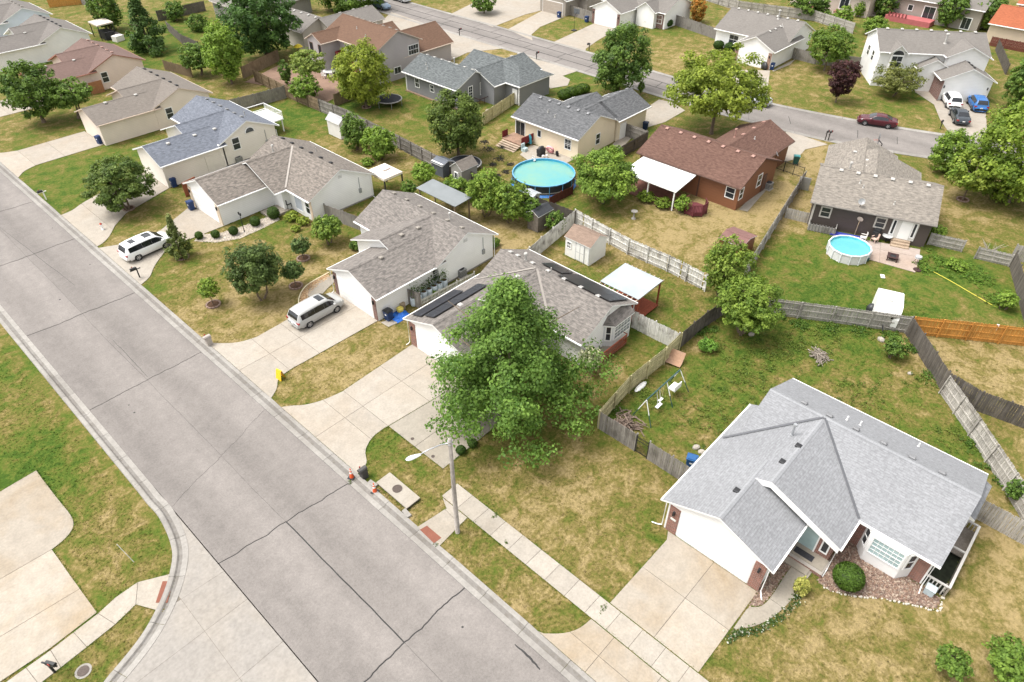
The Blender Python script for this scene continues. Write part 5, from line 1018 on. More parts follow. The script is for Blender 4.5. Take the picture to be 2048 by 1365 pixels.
fence("dark fence under the tall dark trees", [(54.28, 135.63), (52.26, 125.85), (52.19, 120.00)], W_DARK, 1.7, False, 1)
fence("dark fence behind the small upper left tree", [(55.98, 142.67), (65.60, 142.92)], W_DARK, 1.8, False, 1)
fence("brown fence behind the rosy roofed house", [(44.13, 115.95), (45.31, 109.35)], W_BROWN, 1.5, False, 1)
fence("white railed fence panel by the garage across the far street", [(111.85, 90.12), (110.98, 82.62)], W_GREY, 1.8, False, 1)
ir = thing("iron_fence", "thin black iron fence beside the red brown house", "fence", (77.26, 29.25)); A_, B_ = (77.26, 29.25), (77.19, 25.71); (dx, dy), L_ = unit(A_, B_); M_ = Matrix.Rotation(math.atan2(dy, dx), 4, 'Z')
for k in range(4): b = MB(); b.box(L_ * k / 3 - .03, L_ * k / 3 + .03, -.03, .03, 0, 1.4, M=M_); b.build("post", IRON, ir)
for z in (.15, 1.25): b = MB(); b.box(0, L_, -.02, .02, z, z + .04, M=M_); b.build("rail", IRON, ir)
for k in range(int(L_ / .14)): b = MB(); b.box(k * .14 - .008, k * .14 + .008, -.008, .008, .1, 1.38, M=M_); b.build("bar", IRON, ir)

# ================================================================== trees, shrubs, plants
def leaf_mesh(name, P, Nn, size, tone, mat=None, soft=None):
    """one folded leaf-clump quad per point: P centres, Nn normals, tone rgb per leaf"""
    n = len(P); t = nr.normal(size=(n, 3)); u = np.cross(Nn, t); u /= np.linalg.norm(u, axis=1)[:, None] + 1e-9; v = np.cross(Nn, u)
    s = (size * nr.uniform(.45, 1.45, n))[:, None]; a = nr.uniform(.6, 1.0, n)[:, None]
    fold = Nn * s * nr.uniform(-.25, .35, n)[:, None]
    V = np.stack([P - u * s * .5, P - v * s * .5 * a + fold * .4, P + u * s * .6, P + v * s * .5 * a + fold * .4], 1).reshape(-1, 3)
    me = bpy.data.meshes.new(name); me.vertices.add(4 * n); me.vertices.foreach_set("co", V.astype(np.float32).ravel())
    me.loops.add(4 * n); me.loops.foreach_set("vertex_index", np.arange(4 * n, dtype=np.int32)); me.polygons.add(n)
    me.polygons.foreach_set("loop_start", np.arange(0, 4 * n, 4, dtype=np.int32)); me.polygons.foreach_set("loop_total", np.full(n, 4, dtype=np.int32))
    me.update(calc_edges=True); me.materials.append(mat or LEAF)
    c = me.color_attributes.new("tone", 'FLOAT_COLOR', 'CORNER'); col = np.ones((n, 4), np.float32); col[:, :3] = tone
    c.data.foreach_set("color", np.repeat(col, 4, axis=0).ravel())
    if soft is not None:
        me.polygons.foreach_set("use_smooth", np.ones(n, bool)); me.normals_split_custom_set_from_vertices(np.repeat(soft, 4, axis=0).astype(np.float32))
    return me
def crown_points(r, v, n, shape, clumps, seed, hollow=.35, csize=.30):
    """leaf positions in a lumpy crown volume: centres of leaf clumps, then leaves round each; returns points, facing, clump ids"""
    q = np.random.default_rng(seed)
    if shape == 'cone':        # tiers of boughs sweeping up and out from a leader, broad skirt below
        nb = max(14, clumps // 9); per = clumps // nb; zn = np.linspace(0.0, 1, nb) ** 1.35 * .95 + q.uniform(-.015, .02, nb); an = np.cumsum(q.uniform(1.9, 2.9, nb)); prof = np.where(zn < .2, .80 + 1.0 * zn, 1.0 * np.clip(1 - (zn - .2) / .83, 0, 1) ** 1.5 + .07) * q.uniform(.66, 1.16, nb)
        t = q.uniform(.22, 1, (nb, per)) ** .8; sp = q.normal(size=(nb, per)) * .13 * t; A_ = an[:, None] + sp; rad = t * prof[:, None]; Z = (zn[:, None] * 2 - 1) + t * .16 - .1 * t * t + q.normal(size=(nb, per)) * .05; C = np.column_stack([(rad * np.cos(A_)).ravel(), (rad * np.sin(A_)).ravel(), Z.ravel()]); clumps = len(C)
    else:
        d = q.normal(size=(clumps, 3)); d /= np.linalg.norm(d, axis=1)[:, None]; rad = np.clip(q.uniform(hollow ** 3, 1, clumps) ** (1 / 3) * q.uniform(.88, 1.08, clumps), 0, 1.04); C = d * rad[:, None]; z = C[:, 2].copy()
        if shape == 'vase': k = .55 + .55 * (z * .5 + .5); C[:, 0] *= k; C[:, 1] *= k
        elif shape == 'flat': C[:, 2] = np.where(z < 0, z * .6, z)
        lob = q.normal(size=(9, 3)); lob /= np.linalg.norm(lob, axis=1)[:, None]; dn = C / (np.linalg.norm(C, axis=1)[:, None] + 1e-9); b = np.max(dn @ lob.T, axis=1); C *= (.86 + .20 * np.clip(b, 0, 1) ** 2)[:, None]
    w = q.integers(0, clumps, n); cs = csize * q.uniform(.7, 1.2, clumps); O = q.normal(size=(n, 3)); O = O / (np.linalg.norm(O, axis=1)[:, None] + 1e-6) * (q.uniform(.25, 1, n) ** .6)[:, None]
    P = C[w] + O * (cs[w] * .72)[:, None] * np.array([1, 1, .8])
    ctr = P * np.array([1, 1, .8]) + np.array([0, 0, .25]); ctr /= np.linalg.norm(ctr, axis=1)[:, None] + 1e-6
    N = .45 * ctr + .55 * O / (np.linalg.norm(O, axis=1)[:, None] + 1e-6) + np.array([0, 0, .5]) + q.normal(size=(n, 3)) * .35; N /= np.linalg.norm(N, axis=1)[:, None]
    return P * np.array([r, r, v]), N, w, q
def tones(n, w, q, c0, c1, clumps):
    a = q.uniform(0, 1, max(clumps, int(w.max()) + 1))[w] * .65 + q.uniform(0, 1, n) * .35; br = q.uniform(.7, 1.25, n)[:, None]
    return (np.array(c0) + (np.array(c1) - np.array(c0)) * a[:, None]) * br
def tree(name, label, x, y, zc, r, v, c0, c1, shape='oval', leaf=.26, dens=1.0, trunk=.16, stems=1, group=None, cat="tree", hollow=.42, csize=.25, bark=None, seed=None, ring=None, clumps=None, sparse=False):
    """tree thing > trunk (tapered, with limbs) and crown of leaf clumps"""
    if shape != 'cone': r *= .88; v *= .92
    leaf *= .85
    seed = seed or int(abs(x * 31 + y * 57)) % 9973; t = thing(name, label, cat, (x, y), 0, group); rr = random.Random(seed)
    A_ = 4 * math.pi * ((r * r) + 2 * (r * v)) / 3; n = int(min(64000 if shape == 'cone' else 36000, A_ * 3.6 * dens / (leaf * leaf * .62))); cl = clumps or int(min(700, max(70, A_ * 1.1 / (csize * r) ** 2)))
    P, N, w, q = crown_points(r, v, n, shape, cl, seed, hollow, csize); P[:, 2] += zc; P[:, 2] = np.maximum(P[:, 2], .08)
    sf = N + np.random.default_rng(seed + 1).normal(size=N.shape) * .22; sf /= np.linalg.norm(sf, axis=1)[:, None]
    link("crown", leaf_mesh("crown", P, N, leaf, tones(n, w, q, np.array(c0) * (1.85, 1.68, 1.5), np.array(c1) * (1.85, 1.68, 1.5), cl), None, sf), t)
    b = MB(); top = zc + v * .55; base = max(.1, zc - v * .75)
    for s in range(stems):
        a0 = rr.uniform(0, 6.28); sp = 0 if stems == 1 else .18; lean = (0 if stems == 1 else .35) * r
        p0 = Vector((math.cos(a0) * sp, math.sin(a0) * sp, -.1)); p1 = Vector((math.cos(a0) * (sp + lean * .5), math.sin(a0) * (sp + lean * .5), base * .6)); p2 = Vector((math.cos(a0) * lean, math.sin(a0) * lean, zc)); p3 = Vector((math.cos(a0) * lean * .8, math.sin(a0) * lean * .8, top))
        b.tube([p0, p0.lerp(p1, .25) + Vector((0, 0, .02)), p1, p2, p3], [trunk * 1.35, trunk, trunk * .85, trunk * .5, trunk * .14], 8)
        for k in range(5 if stems == 1 else 3):
            a = rr.uniform(0, 6.28); z0 = base + (zc - base) * rr.uniform(.1, .95); L_ = r * rr.uniform(.55, .85); c = p1.lerp(p2, max(0, min(1, (z0 - p1.z) / max(.1, p2.z - p1.z))))
            b.tube([c, c + Vector((math.cos(a) * L_ * .5, math.sin(a) * L_ * .5, v * .25)), c + Vector((math.cos(a) * L_, math.sin(a) * L_, v * .42))], [trunk * .42, trunk * .26, trunk * .08], 5)
    b.build("trunk", bark or BARK, t, smooth=True)
    if ring:
        tr = thing("tree_ring", ring, "edging", (x, y)); m = MB(); m.cyl(0, 0, 0, .05, .55, n=14); m.build("mulch", MULCH, tr)
        for k in range(12):
            a = 2 * math.pi * k / 12; o = MB(); o.box(-.13, .13, -.07, .07, 0, .12); o.build("edging_stone", RINGM, tr, (.58 * math.cos(a), .58 * math.sin(a), 0), a + math.pi / 2)
    return t
RINGM = concrete((.36, .25, .20), (.28, .2, .16), .4, 8, "edging_block", .2)
DG0, DG1 = (.022, .052, .012), (.062, .112, .026)      # dark green
MG0, MG1 = (.038, .080, .014), (.105, .175, .032)      # mid green
LG0, LG1 = (.060, .115, .016), (.155, .240, .040)      # light green
YG0, YG1 = (.078, .118, .014), (.180, .228, .036)      # yellow green
tree("maple_tree", "large bright green maple in front of the solar house", 26.3, 24.7, 6.55, 7.1, 5.0, (.036, .084, .016), (.112, .196, .040), 'cone', .21, 1.2, .22, hollow=.45, csize=.185, clumps=680)
tree("round_tree", "round dense tree between the driveways of the white minivan house", 20.59, 75.93, 3.14, 3.75, 2.72, (.034, .066, .014), (.090, .130, .032), 'oval', .24, 1.1, .12, 4, ring="faint mulch ring under the round dense tree")
tree("broadleaf_tree", "large dark tree at the left edge beside the beige house", 23.23, 107.77, 4.60, 3.85, 3.81, DG0, MG1, 'oval', .32, 1.0, .25); tree("broadleaf_tree", "smaller dark tree between left edge tree and beige garage", 26.79, 105.71, 3.28, 3.33, 2.21, DG0, MG1, 'flat', .32, .9, .16, 2)
tree("evergreen_tree", "tall dark tree behind the rosy roofed house", 46.59, 126.00, 4.26, 3.89, 4.19, DG0, (.075, .13, .04), 'cone', .36, .9, .25); tree("broadleaf_tree", "tall dark tree left of the rosy house's evergreen", 47.25, 143.19, 3.94, 3.10, 4.03, DG0, MG1, 'oval', .38, .9, .25)
tree("broadleaf_tree", "wide low tree behind the rosy roofed house", 46.64, 109.23, 2.63, 2.93, 2.31, DG0, MG1, 'flat', .32, .9, .15, 2); tree("broadleaf_tree", "light green upright tree beside the tall dark trees", 48.10, 102.54, 4.64, 3.37, 4.51, LG0, LG1, 'oval', .32, 1.0, .18)
tree("cottonwood_tree", "huge dark green tree at the top left of centre", 58.07, 108.78, 6.25, 6.56, 6.43, (.018, .048, .012), (.06, .12, .028), 'oval', .40, 1.0, .4, csize=.2); tree("broadleaf_tree", "small round tree in the upper left lawn", 58.44, 140.51, 1.83, 2.14, 1.75, DG0, MG1, 'oval', .32, .9, .12); tree("shrub", "dark shrub left of the huge dark tree", 58.23, 131.39, 1.27, 2.11, 1.68, DG0, MG1, 'oval', .32, .8, .1, cat="shrub")
tree("broadleaf_tree", "feathery light green tree on the paver terrace", 53.75, 89.82, 4.34, 2.98, 2.11, (.06, .105, .02), (.17, .22, .055), 'flat', .3, .75, .12, 3); tree("shrub", "bushy green shrub in front of the paver terrace tree", 51.57, 87.88, 2.21, 2.46, 1.74, MG0, LG1, 'oval', .28, .8, .1, 3, cat="shrub"); tree("shrub", "dark shrub left of the feathery terrace tree", 53.57, 96.04, 2.03, 1.11, 1.72, DG0, MG1, 'oval', .3, .8, .08, cat="shrub")
tree("locust_tree", "big bright yellow green tree before the grey house", 56.14, 80.22, 4.84, 4.49, 4.42, YG0, (.195, .238, .034), 'oval', .32, 1.0, .2, ring="pale stone ring under the yellow green tree")
tree("pear_tree", "dense dark green tree in front of the grey house", 54.10, 59.36, 4.52, 3.75, 3.85, (.030, .055, .012), (.085, .125, .026), 'oval', .28, 1.05, .2); tree("broadleaf_tree", "full green tree beside the far street", 84.50, 57.37, 5.11, 4.53, 5.00, DG0, (.095, .16, .032), 'oval', .34, 1.0, .22); tree("sapling", "thin sapling beside the far street", 86.37, 54.78, 1.23, 0.58, 0.98, MG0, MG1, 'oval', .2, .8, .05)
tree("locust_tree", "large loose yellow green tree beside the red brown house", 81.12, 40.03, 5.99, 7.12, 4.84, (.070, .108, .013), (.178, .230, .036), 'flat', .34, .85, .25, csize=.22, hollow=.2)
tree("ash_tree", "bright green tree between large pool and white patio cover", 56.75, 39.22, 3.20, 4.12, 3.20, MG0, LG1, 'flat', .26, .95, .15, 3); tree("shrub", "dark leafy tree behind the small white shed", 46.55, 70.00, 2.47, 1.81, 2.27, MG0, (.10, .16, .035), 'oval', .28, .95, .1, 3, cat="shrub"); tree("broadleaf_tree", "light green bushy tree right of the small white shed", 47.06, 65.69, 2.25, 2.34, 2.06, LG0, (.15, .23, .04), 'oval', .28, .95, .1, 3)
tree("shrub", "rounded green shrub at the corner of the front garden fence", 31.21, 54.06, 1.73, 1.68, 1.55, (.05, .10, .018), (.135, .20, .035), 'flat', .22, 1.0, .08, 3, cat="shrub")
tree("ornamental_tree", "small round tree in a brick ring near the garden shrub", 27.81, 53.67, 1.47, 1.08, 1.05, DG0, (.085, .13, .045), 'flat', .2, .9, .06, ring="small brick ring, upper one on the front lawn"); tree("ornamental_tree", "dark low branched tree in the middle of the front lawn", 21.49, 50.81, 3.14, 2.71, 2.94, (.026, .050, .014), (.075, .115, .034), 'flat', .24, .9, .1, 3); tree("ornamental_tree", "small tree in a brick ring right of the dark lawn tree", 24.69, 50.24, 1.71, 1.07, 1.10, DG0, (.075, .12, .038), 'flat', .2, .9, .06, ring="small brick ring, lower one on the front lawn")
tree("sapling", "little bright green tree in a mulch ring near the street", 18.05, 53.18, 1.85, 1.05, 1.05, (.06, .11, .016), (.15, .22, .035), 'oval', .18, .7, .04, ring="mulch ring under the little bright green tree"); tree("narrow_tree", "narrow upright tree beside the white minivan", 19.90, 62.56, 2.27, 1.24, 2.11, (.045, .07, .02), (.11, .14, .045), 'cone', .2, .8, .06, ring="brick ring under the narrow tree beside the white minivan")
tree("broadleaf_tree", "green tree left of the purple tree", 114.59, 39.58, 3.92, 3.92, 3.00, MG0, (.13, .20, .035), 'oval', .34, .8, .15); tree("plum_tree", "dark purple leaved tree on the far lawn", 102.91, 32.73, 3.32, 2.72, 2.65, (.018, .009, .010), (.060, .026, .028), 'vase', .28, .9, .1); tree("mesquite_tree", "sparse feathery tree before the split level house", 111.02, 27.71, 2.31, 3.98, 2.41, (.06, .08, .02), (.135, .15, .05), 'flat', .28, .5, .1, 2)
tree("broadleaf_tree", "dark tree at the right edge above the parked cars", 117.25, 13.22, 4.14, 2.72, 3.87, DG0, MG1, 'oval', .36, 1.0, .2); tree("broadleaf_tree", "big light green tree at the right edge of the picture", 87.13, 6.59, 6.39, 6.30, 6.42, (.055, .10, .014), (.165, .235, .036), 'oval', .34, .95, .25, csize=.22); tree("broadleaf_tree", "green tree overhanging the far street left of the right edge tree", 90.29, 13.89, 2.61, 2.72, 2.82, MG0, LG1, 'oval', .3, .9, .12); tree("broadleaf_tree", "lighter green tree in a stone ring beside the dark brown house", 84.36, 10.39, 3.07, 2.97, 2.59, LG0, (.17, .22, .04), 'flat', .3, .85, .1, ring="pale stone ring under the tree beside the dark brown house")
tree("willow_tree", "upper light green willow behind the white flaking fence", 49.46, 20.32, 3.60, 2.38, 3.08, (.052, .096, .015), (.145, .205, .036), 'oval', .22, .85, .12, 3, csize=.22, hollow=.2); tree("willow_tree", "lower wide light green willow in the fence corner", 46.41, 16.72, 2.89, 3.03, 2.69, (.046, .092, .014), (.135, .200, .034), 'flat', .22, .95, .12, 3, csize=.22, hollow=.2)
for lb, a in (("dark tree at the top edge left of the pale patio", (141.51, 55.23, 2.47, 4.06, 2.44)), ("bushy dark tree left of the tan house", (152.29, 44.65, 2.53, 2.61, 2.71)), ("dark round tree in front of the tan house", (152.63, 33.18, 3.10, 2.80, 3.04)), ("dark tree at the right end of the tan house", (156.30, 27.86, 3.22, 3.14, 3.14)), ("dark tree hanging over the top edge beside the blue grey car", (84.81, 122.29, 3.68, 7.12, 4.27))): tree("broadleaf_tree", lb, *a, DG0, MG1, 'oval', .40, .9, .2)
for lb, a in (("small green tree below the pale patio", (140.44, 47.67, 1.81, 2.06, 1.72)), ("slim light green tree before the pale patio", (148.41, 47.81, 1.41, 1.23, 1.53)), ("yellowish bushy tree left of the split level house", (138.77, 41.33, 1.67, 2.39, 1.53)), ("small tree among the far backyard bushes", (142.15, 52.54, 0.98, 1.89, 1.18))): tree("small_tree", lb, *a, MG0, LG1, 'oval', .34, .8, .1)
tree("broadleaf_tree", "small leafy tree in a mulch circle at the top centre", 101.18, 101.59, 2.33, 2.77, 2.06, MG0, MG1, 'oval', .34, .9, .14); tree("flame_shrub", "orange and green shrub beside the white wall at the top", 124.17, 68.45, 2.17, 1.76, 2.25, (.09, .10, .02), (.32, .13, .03), 'oval', .34, .9, .1, cat="shrub")
# ---- shrubs against the fences and houses
def shrub(label, a, c0=MG0, c1=MG1, leaf=.22, name="shrub", dens=.9, shape='flat'): return tree(name, label, *a, c0, c1, shape, leaf, dens, .06, 3, None, "shrub")
shrub("large light green shrub mass beside the large pool, left part", (45.90, 46.52, 2.59, 2.45, 2.65), LG0, (.15, .22, .04), .26); shrub("large light green shrub mass beside the large pool, right part", (46.65, 43.71, 2.43, 2.32, 2.55), MG0, (.14, .21, .035), .26); shrub("leafy green bush left of the play sheds", (46.11, 56.71, 1.55, 1.64, 1.21), LG0, LG1, .26); shrub("green shrub between the playhouse and the large shrub mass", (45.76, 51.02, 1.57, 1.77, 1.52), MG0, LG1, .26); shrub("dark climbing bush between shrubs and tarp roofed shed", (47.62, 41.62, 1.67, 1.18, 1.74), MG0, MG1, .24)
shrub("low bush right of the tarp roofed shed", (48.33, 38.94, 1.23, 1.17, 1.37), DG0, MG1, .22); shrub("bush behind the metal roofed carport", (43.06, 55.61, 1.09, 1.10, 0.89), DG0, MG1, .24); shrub("bush left of the gazebo", (44.90, 65.58, 0.38, 0.84, 0.50), LG0, LG1, .22)
shrub("round green bush in the bottom right corner", (28.06, -5.28, 1.13, 1.04, 0.62), MG0, (.115, .19, .034), .16); shrub("larger green bush at the bottom right edge", (30.08, -7.65, 1.27, 1.60, 0.96), MG0, (.12, .195, .034), .16)
shrub("green bush in the weedy yard beside the dark fence", (52.01, 6.27, 1.02, 1.10, 0.89), DG0, MG1, .16); shrub("light shrub in the pool yard by the dark fence", (65.35, 1.51, 1.00, 0.99, 0.84), LG0, LG1, .2); shrub("weedy bush below the red deck step", (42.58, 17.77, 0.54, 0.92, 0.55), (.05, .12, .02), (.13, .24, .04), .16); shrub("flowering white shrub beside the red wooden deck", (33.82, 23.15, 1.45, 0.97, 1.14), (.08, .12, .05), (.40, .42, .33), .14); shrub("bush at the right corner of the dark brown house", (73.39, 9.86, 0.94, 0.96, 0.76), MG0, LG1, .2)
shrub("overgrown weeds along the fence beside the leaning fence", (42.95, -4.82, 0.92, 0.81, 0.94), DG0, (.09, .16, .03), .16)
shrub("oval bush under the patio cover, left", (60.30, 35.91, 0.50, 1.10, 0.66), (.06, .105, .014), (.12, .18, .026), .16, dens=1.2); shrub("oval bush under the patio cover, right", (60.30, 33.76, 0.54, 1.06, 0.63), (.06, .105, .014), (.12, .18, .026), .16, dens=1.2); shrub("loose green bush beside the octagonal deck", (60.83, 31.75, 0.90, 0.99, 1.02), LG0, LG1, .18)
for k, (a) in enumerate(((32.91, 41.99, 0.28, 0.42, 0.27), (35.46, 42.03, 0.39, 0.88, 0.53), (36.87, 42.14, 0.29, 0.65, 0.39), (32.47, 39.92, 0.26, 0.50, 0.35))): shrub(("leafy vegetable plant near the first barrel", "large leafy plant at the end of the barrel row", "leafy plant below the garage wall behind the barrels", "green plant poking over the white picket fence")[k], a, LG0, LG1, .16)
shrub("vines climbing the white gable wall beside the barrels", (42.07, 41.83, 0.39, 0.87, 0.52), DG0, MG1, .18)
for k, p in enumerate((30.72, 60.82, 0.36, 0.73, 0.44, 31.29, 59.46, 0.43, 0.97, 0.58, 32.24, 57.69, 0.37, 0.83, 0.50, 29.91, 58.29, 0.32, 0.51, 0.33) if False else ()): pass
for lb, a in (("yellowish garden shrub below the bay of the white minivan house", (31.34, 60.92, 0.42, 0.92, 0.55)), ("small yellow green shrub beside the garden bay", (31.69, 59.32, 0.36, 0.78, 0.47)), ("round low plant in a stone ring on the front lawn", (30.31, 58.72, 0.30, 0.57, 0.34))): shrub(lb, a, (.08, .13, .02), (.2, .25, .04), .18)
shrub("shrub at the corner of the house with the silver minivan", (32.30, 51.24, 0.48, 0.64, 0.64), DG0, MG1, .2); shrub("low weeds along the back of the pool yard", (69.5, 6.6, .35, 1.1, .45), LG0, LG1, .16)
# clipped topiary balls and hedges
def topiary(label, x, y, r, h, c0, c1, group=None, n=1500, leaf=.09):
    t = thing("topiary_bush", label, "bush", (x, y), 0, group); q = np.random.default_rng(int(x * 99 + y)); d = q.normal(size=(n, 3)); d /= np.linalg.norm(d, axis=1)[:, None]
    P = d * (q.uniform(.9, 1.03, n))[:, None] * np.array([r, r, h / 2]) + np.array([0, 0, h * .5]); P = P[P[:, 2] > .02]; d = d[:len(P)]; N = (P - np.array([0, 0, h * .5])) / np.array([r, r, h / 2]) + q.normal(size=P.shape) * .35; N /= np.linalg.norm(N, axis=1)[:, None]
    m = len(P); tn = tones(m, np.zeros(m, int), q, c0, c1, 1); link("crown", leaf_mesh("crown", P, N, leaf, tn), t)
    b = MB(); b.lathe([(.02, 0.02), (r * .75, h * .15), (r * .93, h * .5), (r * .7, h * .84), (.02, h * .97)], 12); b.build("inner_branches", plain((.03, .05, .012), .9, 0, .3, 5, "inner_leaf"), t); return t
topiary("large clipped round bush in the gravel bed of the near house", *(29.52, 0.73), 0.86, 1.5, (.045, .095, .012), (.09, .155, .020), n=5200, leaf=.10)
for k, p in enumerate(((22.77, 64.52), (24.01, 63.47), (25.57, 62.66), (28.04, 62.65), (30.22, 62.59))): topiary(("clipped ball bush nearest the white minivan", "second clipped ball bush from the white minivan", "middle clipped ball bush along the white garden path", "clipped ball bush just beyond the lamp post", "largest clipped ball bush, beside the porch")[k], *p, (.40, .43, .47, .55, .66)[k], (.8, .85, .95, 1.05, 1.3)[k], (.035, .075, .012), (.075, .13, .02), "clipped ball bushes along the garden path")
for k, p in enumerate(((77.55, 61.95), (78.99, 61.83), (80.05, 61.56), (81.28, 61.42))): topiary(("hedge bush nearest the cream house", "second hedge bush behind the cream house", "third hedge bush behind the cream house", "hedge bush nearest the far street")[k], *p, 1.0, 1.3, (.05, .095, .010), (.10, .16, .018), "row of hedge bushes behind the cream house", 1300, .16)
for k, p in enumerate(((116.11, 73.80), (117.40, 73.35), (117.89, 72.36), (117.83, 71.02))): topiary(("clipped hedge section nearest the brick porch", "second clipped hedge section before the brick house", "third clipped hedge section before the brick house", "clipped hedge section at the white gable wall")[k], *p, 1.2, 1.5, (.03, .075, .010), (.06, .12, .018), "clipped hedge before the brick trimmed house", 1200, .18)
for k, p in enumerate(((112.97, 57.44), (113.28, 55.53))): topiary(("round porch bush, left one", "round porch bush, beside the garage")[k], *p, .9, 1.3, (.03, .07, .010), (.06, .11, .018), "round porch bushes across the far street", 900, .18)
for k, p in enumerate(((21.12, 24.54), (22.12, 24.41))): topiary(("small round bush at the parking pad corner", "second small round bush under the maple")[k], *p, .36, .6, (.035, .08, .012), (.08, .14, .02), "small bushes by the parking pad", 800, .08)
dead = thing("dead_shrub", "bare leafless grey shrub beyond the low fence", "shrub", (74.27, 5.09)); rr = random.Random(3); b = MB()
for k in range(9):
    a = rr.uniform(0, 6.28); L_ = rr.uniform(.8, 1.7); p1 = Vector((math.cos(a) * L_ * .3, math.sin(a) * L_ * .3, L_ * .5)); p2 = Vector((math.cos(a) * L_ * .8, math.sin(a) * L_ * .8, L_)); b.tube([(0, 0, 0), p1, p2], [.05, .03, .01], 5); b.tube([p1, p1 + Vector((rr.uniform(-.4, .4), rr.uniform(-.4, .4), .5))], [.02, .006], 4)
b.build("branches", plain((.36, .32, .27), .9, 0, .2, 6, "dead_wood"), dead)

# ================================================================== vehicles
def carpaint(c, rough=.25, metal=.0): return plain(c, rough, metal, .03, 1.0, "car_paint", .6)
CARGL = plain((.012, .014, .017), .07, 0, .2, 1, "car_glass", .7); TYRE = plain((.018, .018, .019), .85, 0, .2, 8, "tyre_rubber", .2); RIM = plain((.48, .48, .49), .3, .7, .05, 4, "alloy_rim"); REDL = plain((.30, .015, .02), .2, 0, .1, 3, "tail_light", .6); CLEARL = plain((.75, .76, .76), .15, 0, .05, 3, "head_light", .6); CHROME = plain((.6, .6, .6), .2, .8, .05, 3, "chrome")
KINDS = {  # x, z top line, z belt, half width, roof half width
    'van': dict(st=[(-2.58, .62, .60, .80, .70), (-2.54, 1.02, .98, .90, .72), (-2.42, 1.34, 1.08, .96, .74), (-2.22, 1.66, 1.10, .985, .74), (-1.6, 1.74, 1.08, 1.0, .77), (-.4, 1.77, 1.06, 1.0, .78), (.55, 1.74, 1.04, 1.0, .77), (.95, 1.66, 1.03, 1.0, .74), (1.72, 1.12, 1.02, .985, .80), (2.1, 1.02, .98, .95, .76), (2.42, .92, .86, .86, .66), (2.58, .66, .62, .66, .5)], wheels=(-1.5, 1.5), wr=.345, ws=(.93, 1.70), rg=(-2.5, -2.24), side=[(-2.12, -.725), (-.715, .285), (.295, 1.38)], hood=1.8),
    'suv': dict(st=[(-2.25, .6, .58, .78, .7), (-2.2, 1.0, .95, .88, .70), (-2.05, 1.34, 1.05, .92, .70), (-1.75, 1.58, 1.06, .94, .68), (-1.0, 1.66, 1.04, .95, .70), (.1, 1.67, 1.02, .95, .70), (.45, 1.60, 1.02, .95, .68), (1.2, 1.10, 1.00, .94, .76), (1.75, 1.0, .95, .90, .7), (2.1, .86, .8, .8, .6), (2.25, .6, .56, .62, .45)], wheels=(-1.35, 1.38), wr=.35, ws=(.5, 1.16), rg=(-2.16, -1.78), side=[(-1.72, -.86), (-.85, .08), (.09, .85)], hood=1.25),
    'sedan': dict(st=[(-2.45, .58, .56, .74, .66), (-2.42, .92, .88, .82, .68), (-2.1, 1.02, .98, .90, .72), (-1.75, 1.06, 1.0, .92, .72), (-.95, 1.40, 1.0, .93, .62), (-.3, 1.46, .97, .93, .62), (.25, 1.42, .95, .93, .60), (1.1, 1.0, .93, .92, .74), (1.8, .92, .87, .88, .7), (2.25, .78, .73, .78, .6), (2.45, .55, .52, .6, .45)], wheels=(-1.42, 1.42), wr=.335, ws=(.3, 1.06), rg=(-1.7, -1.0), side=[(-1.25, -.45), (-.44, .32), (.33, .8)], hood=1.15),
}
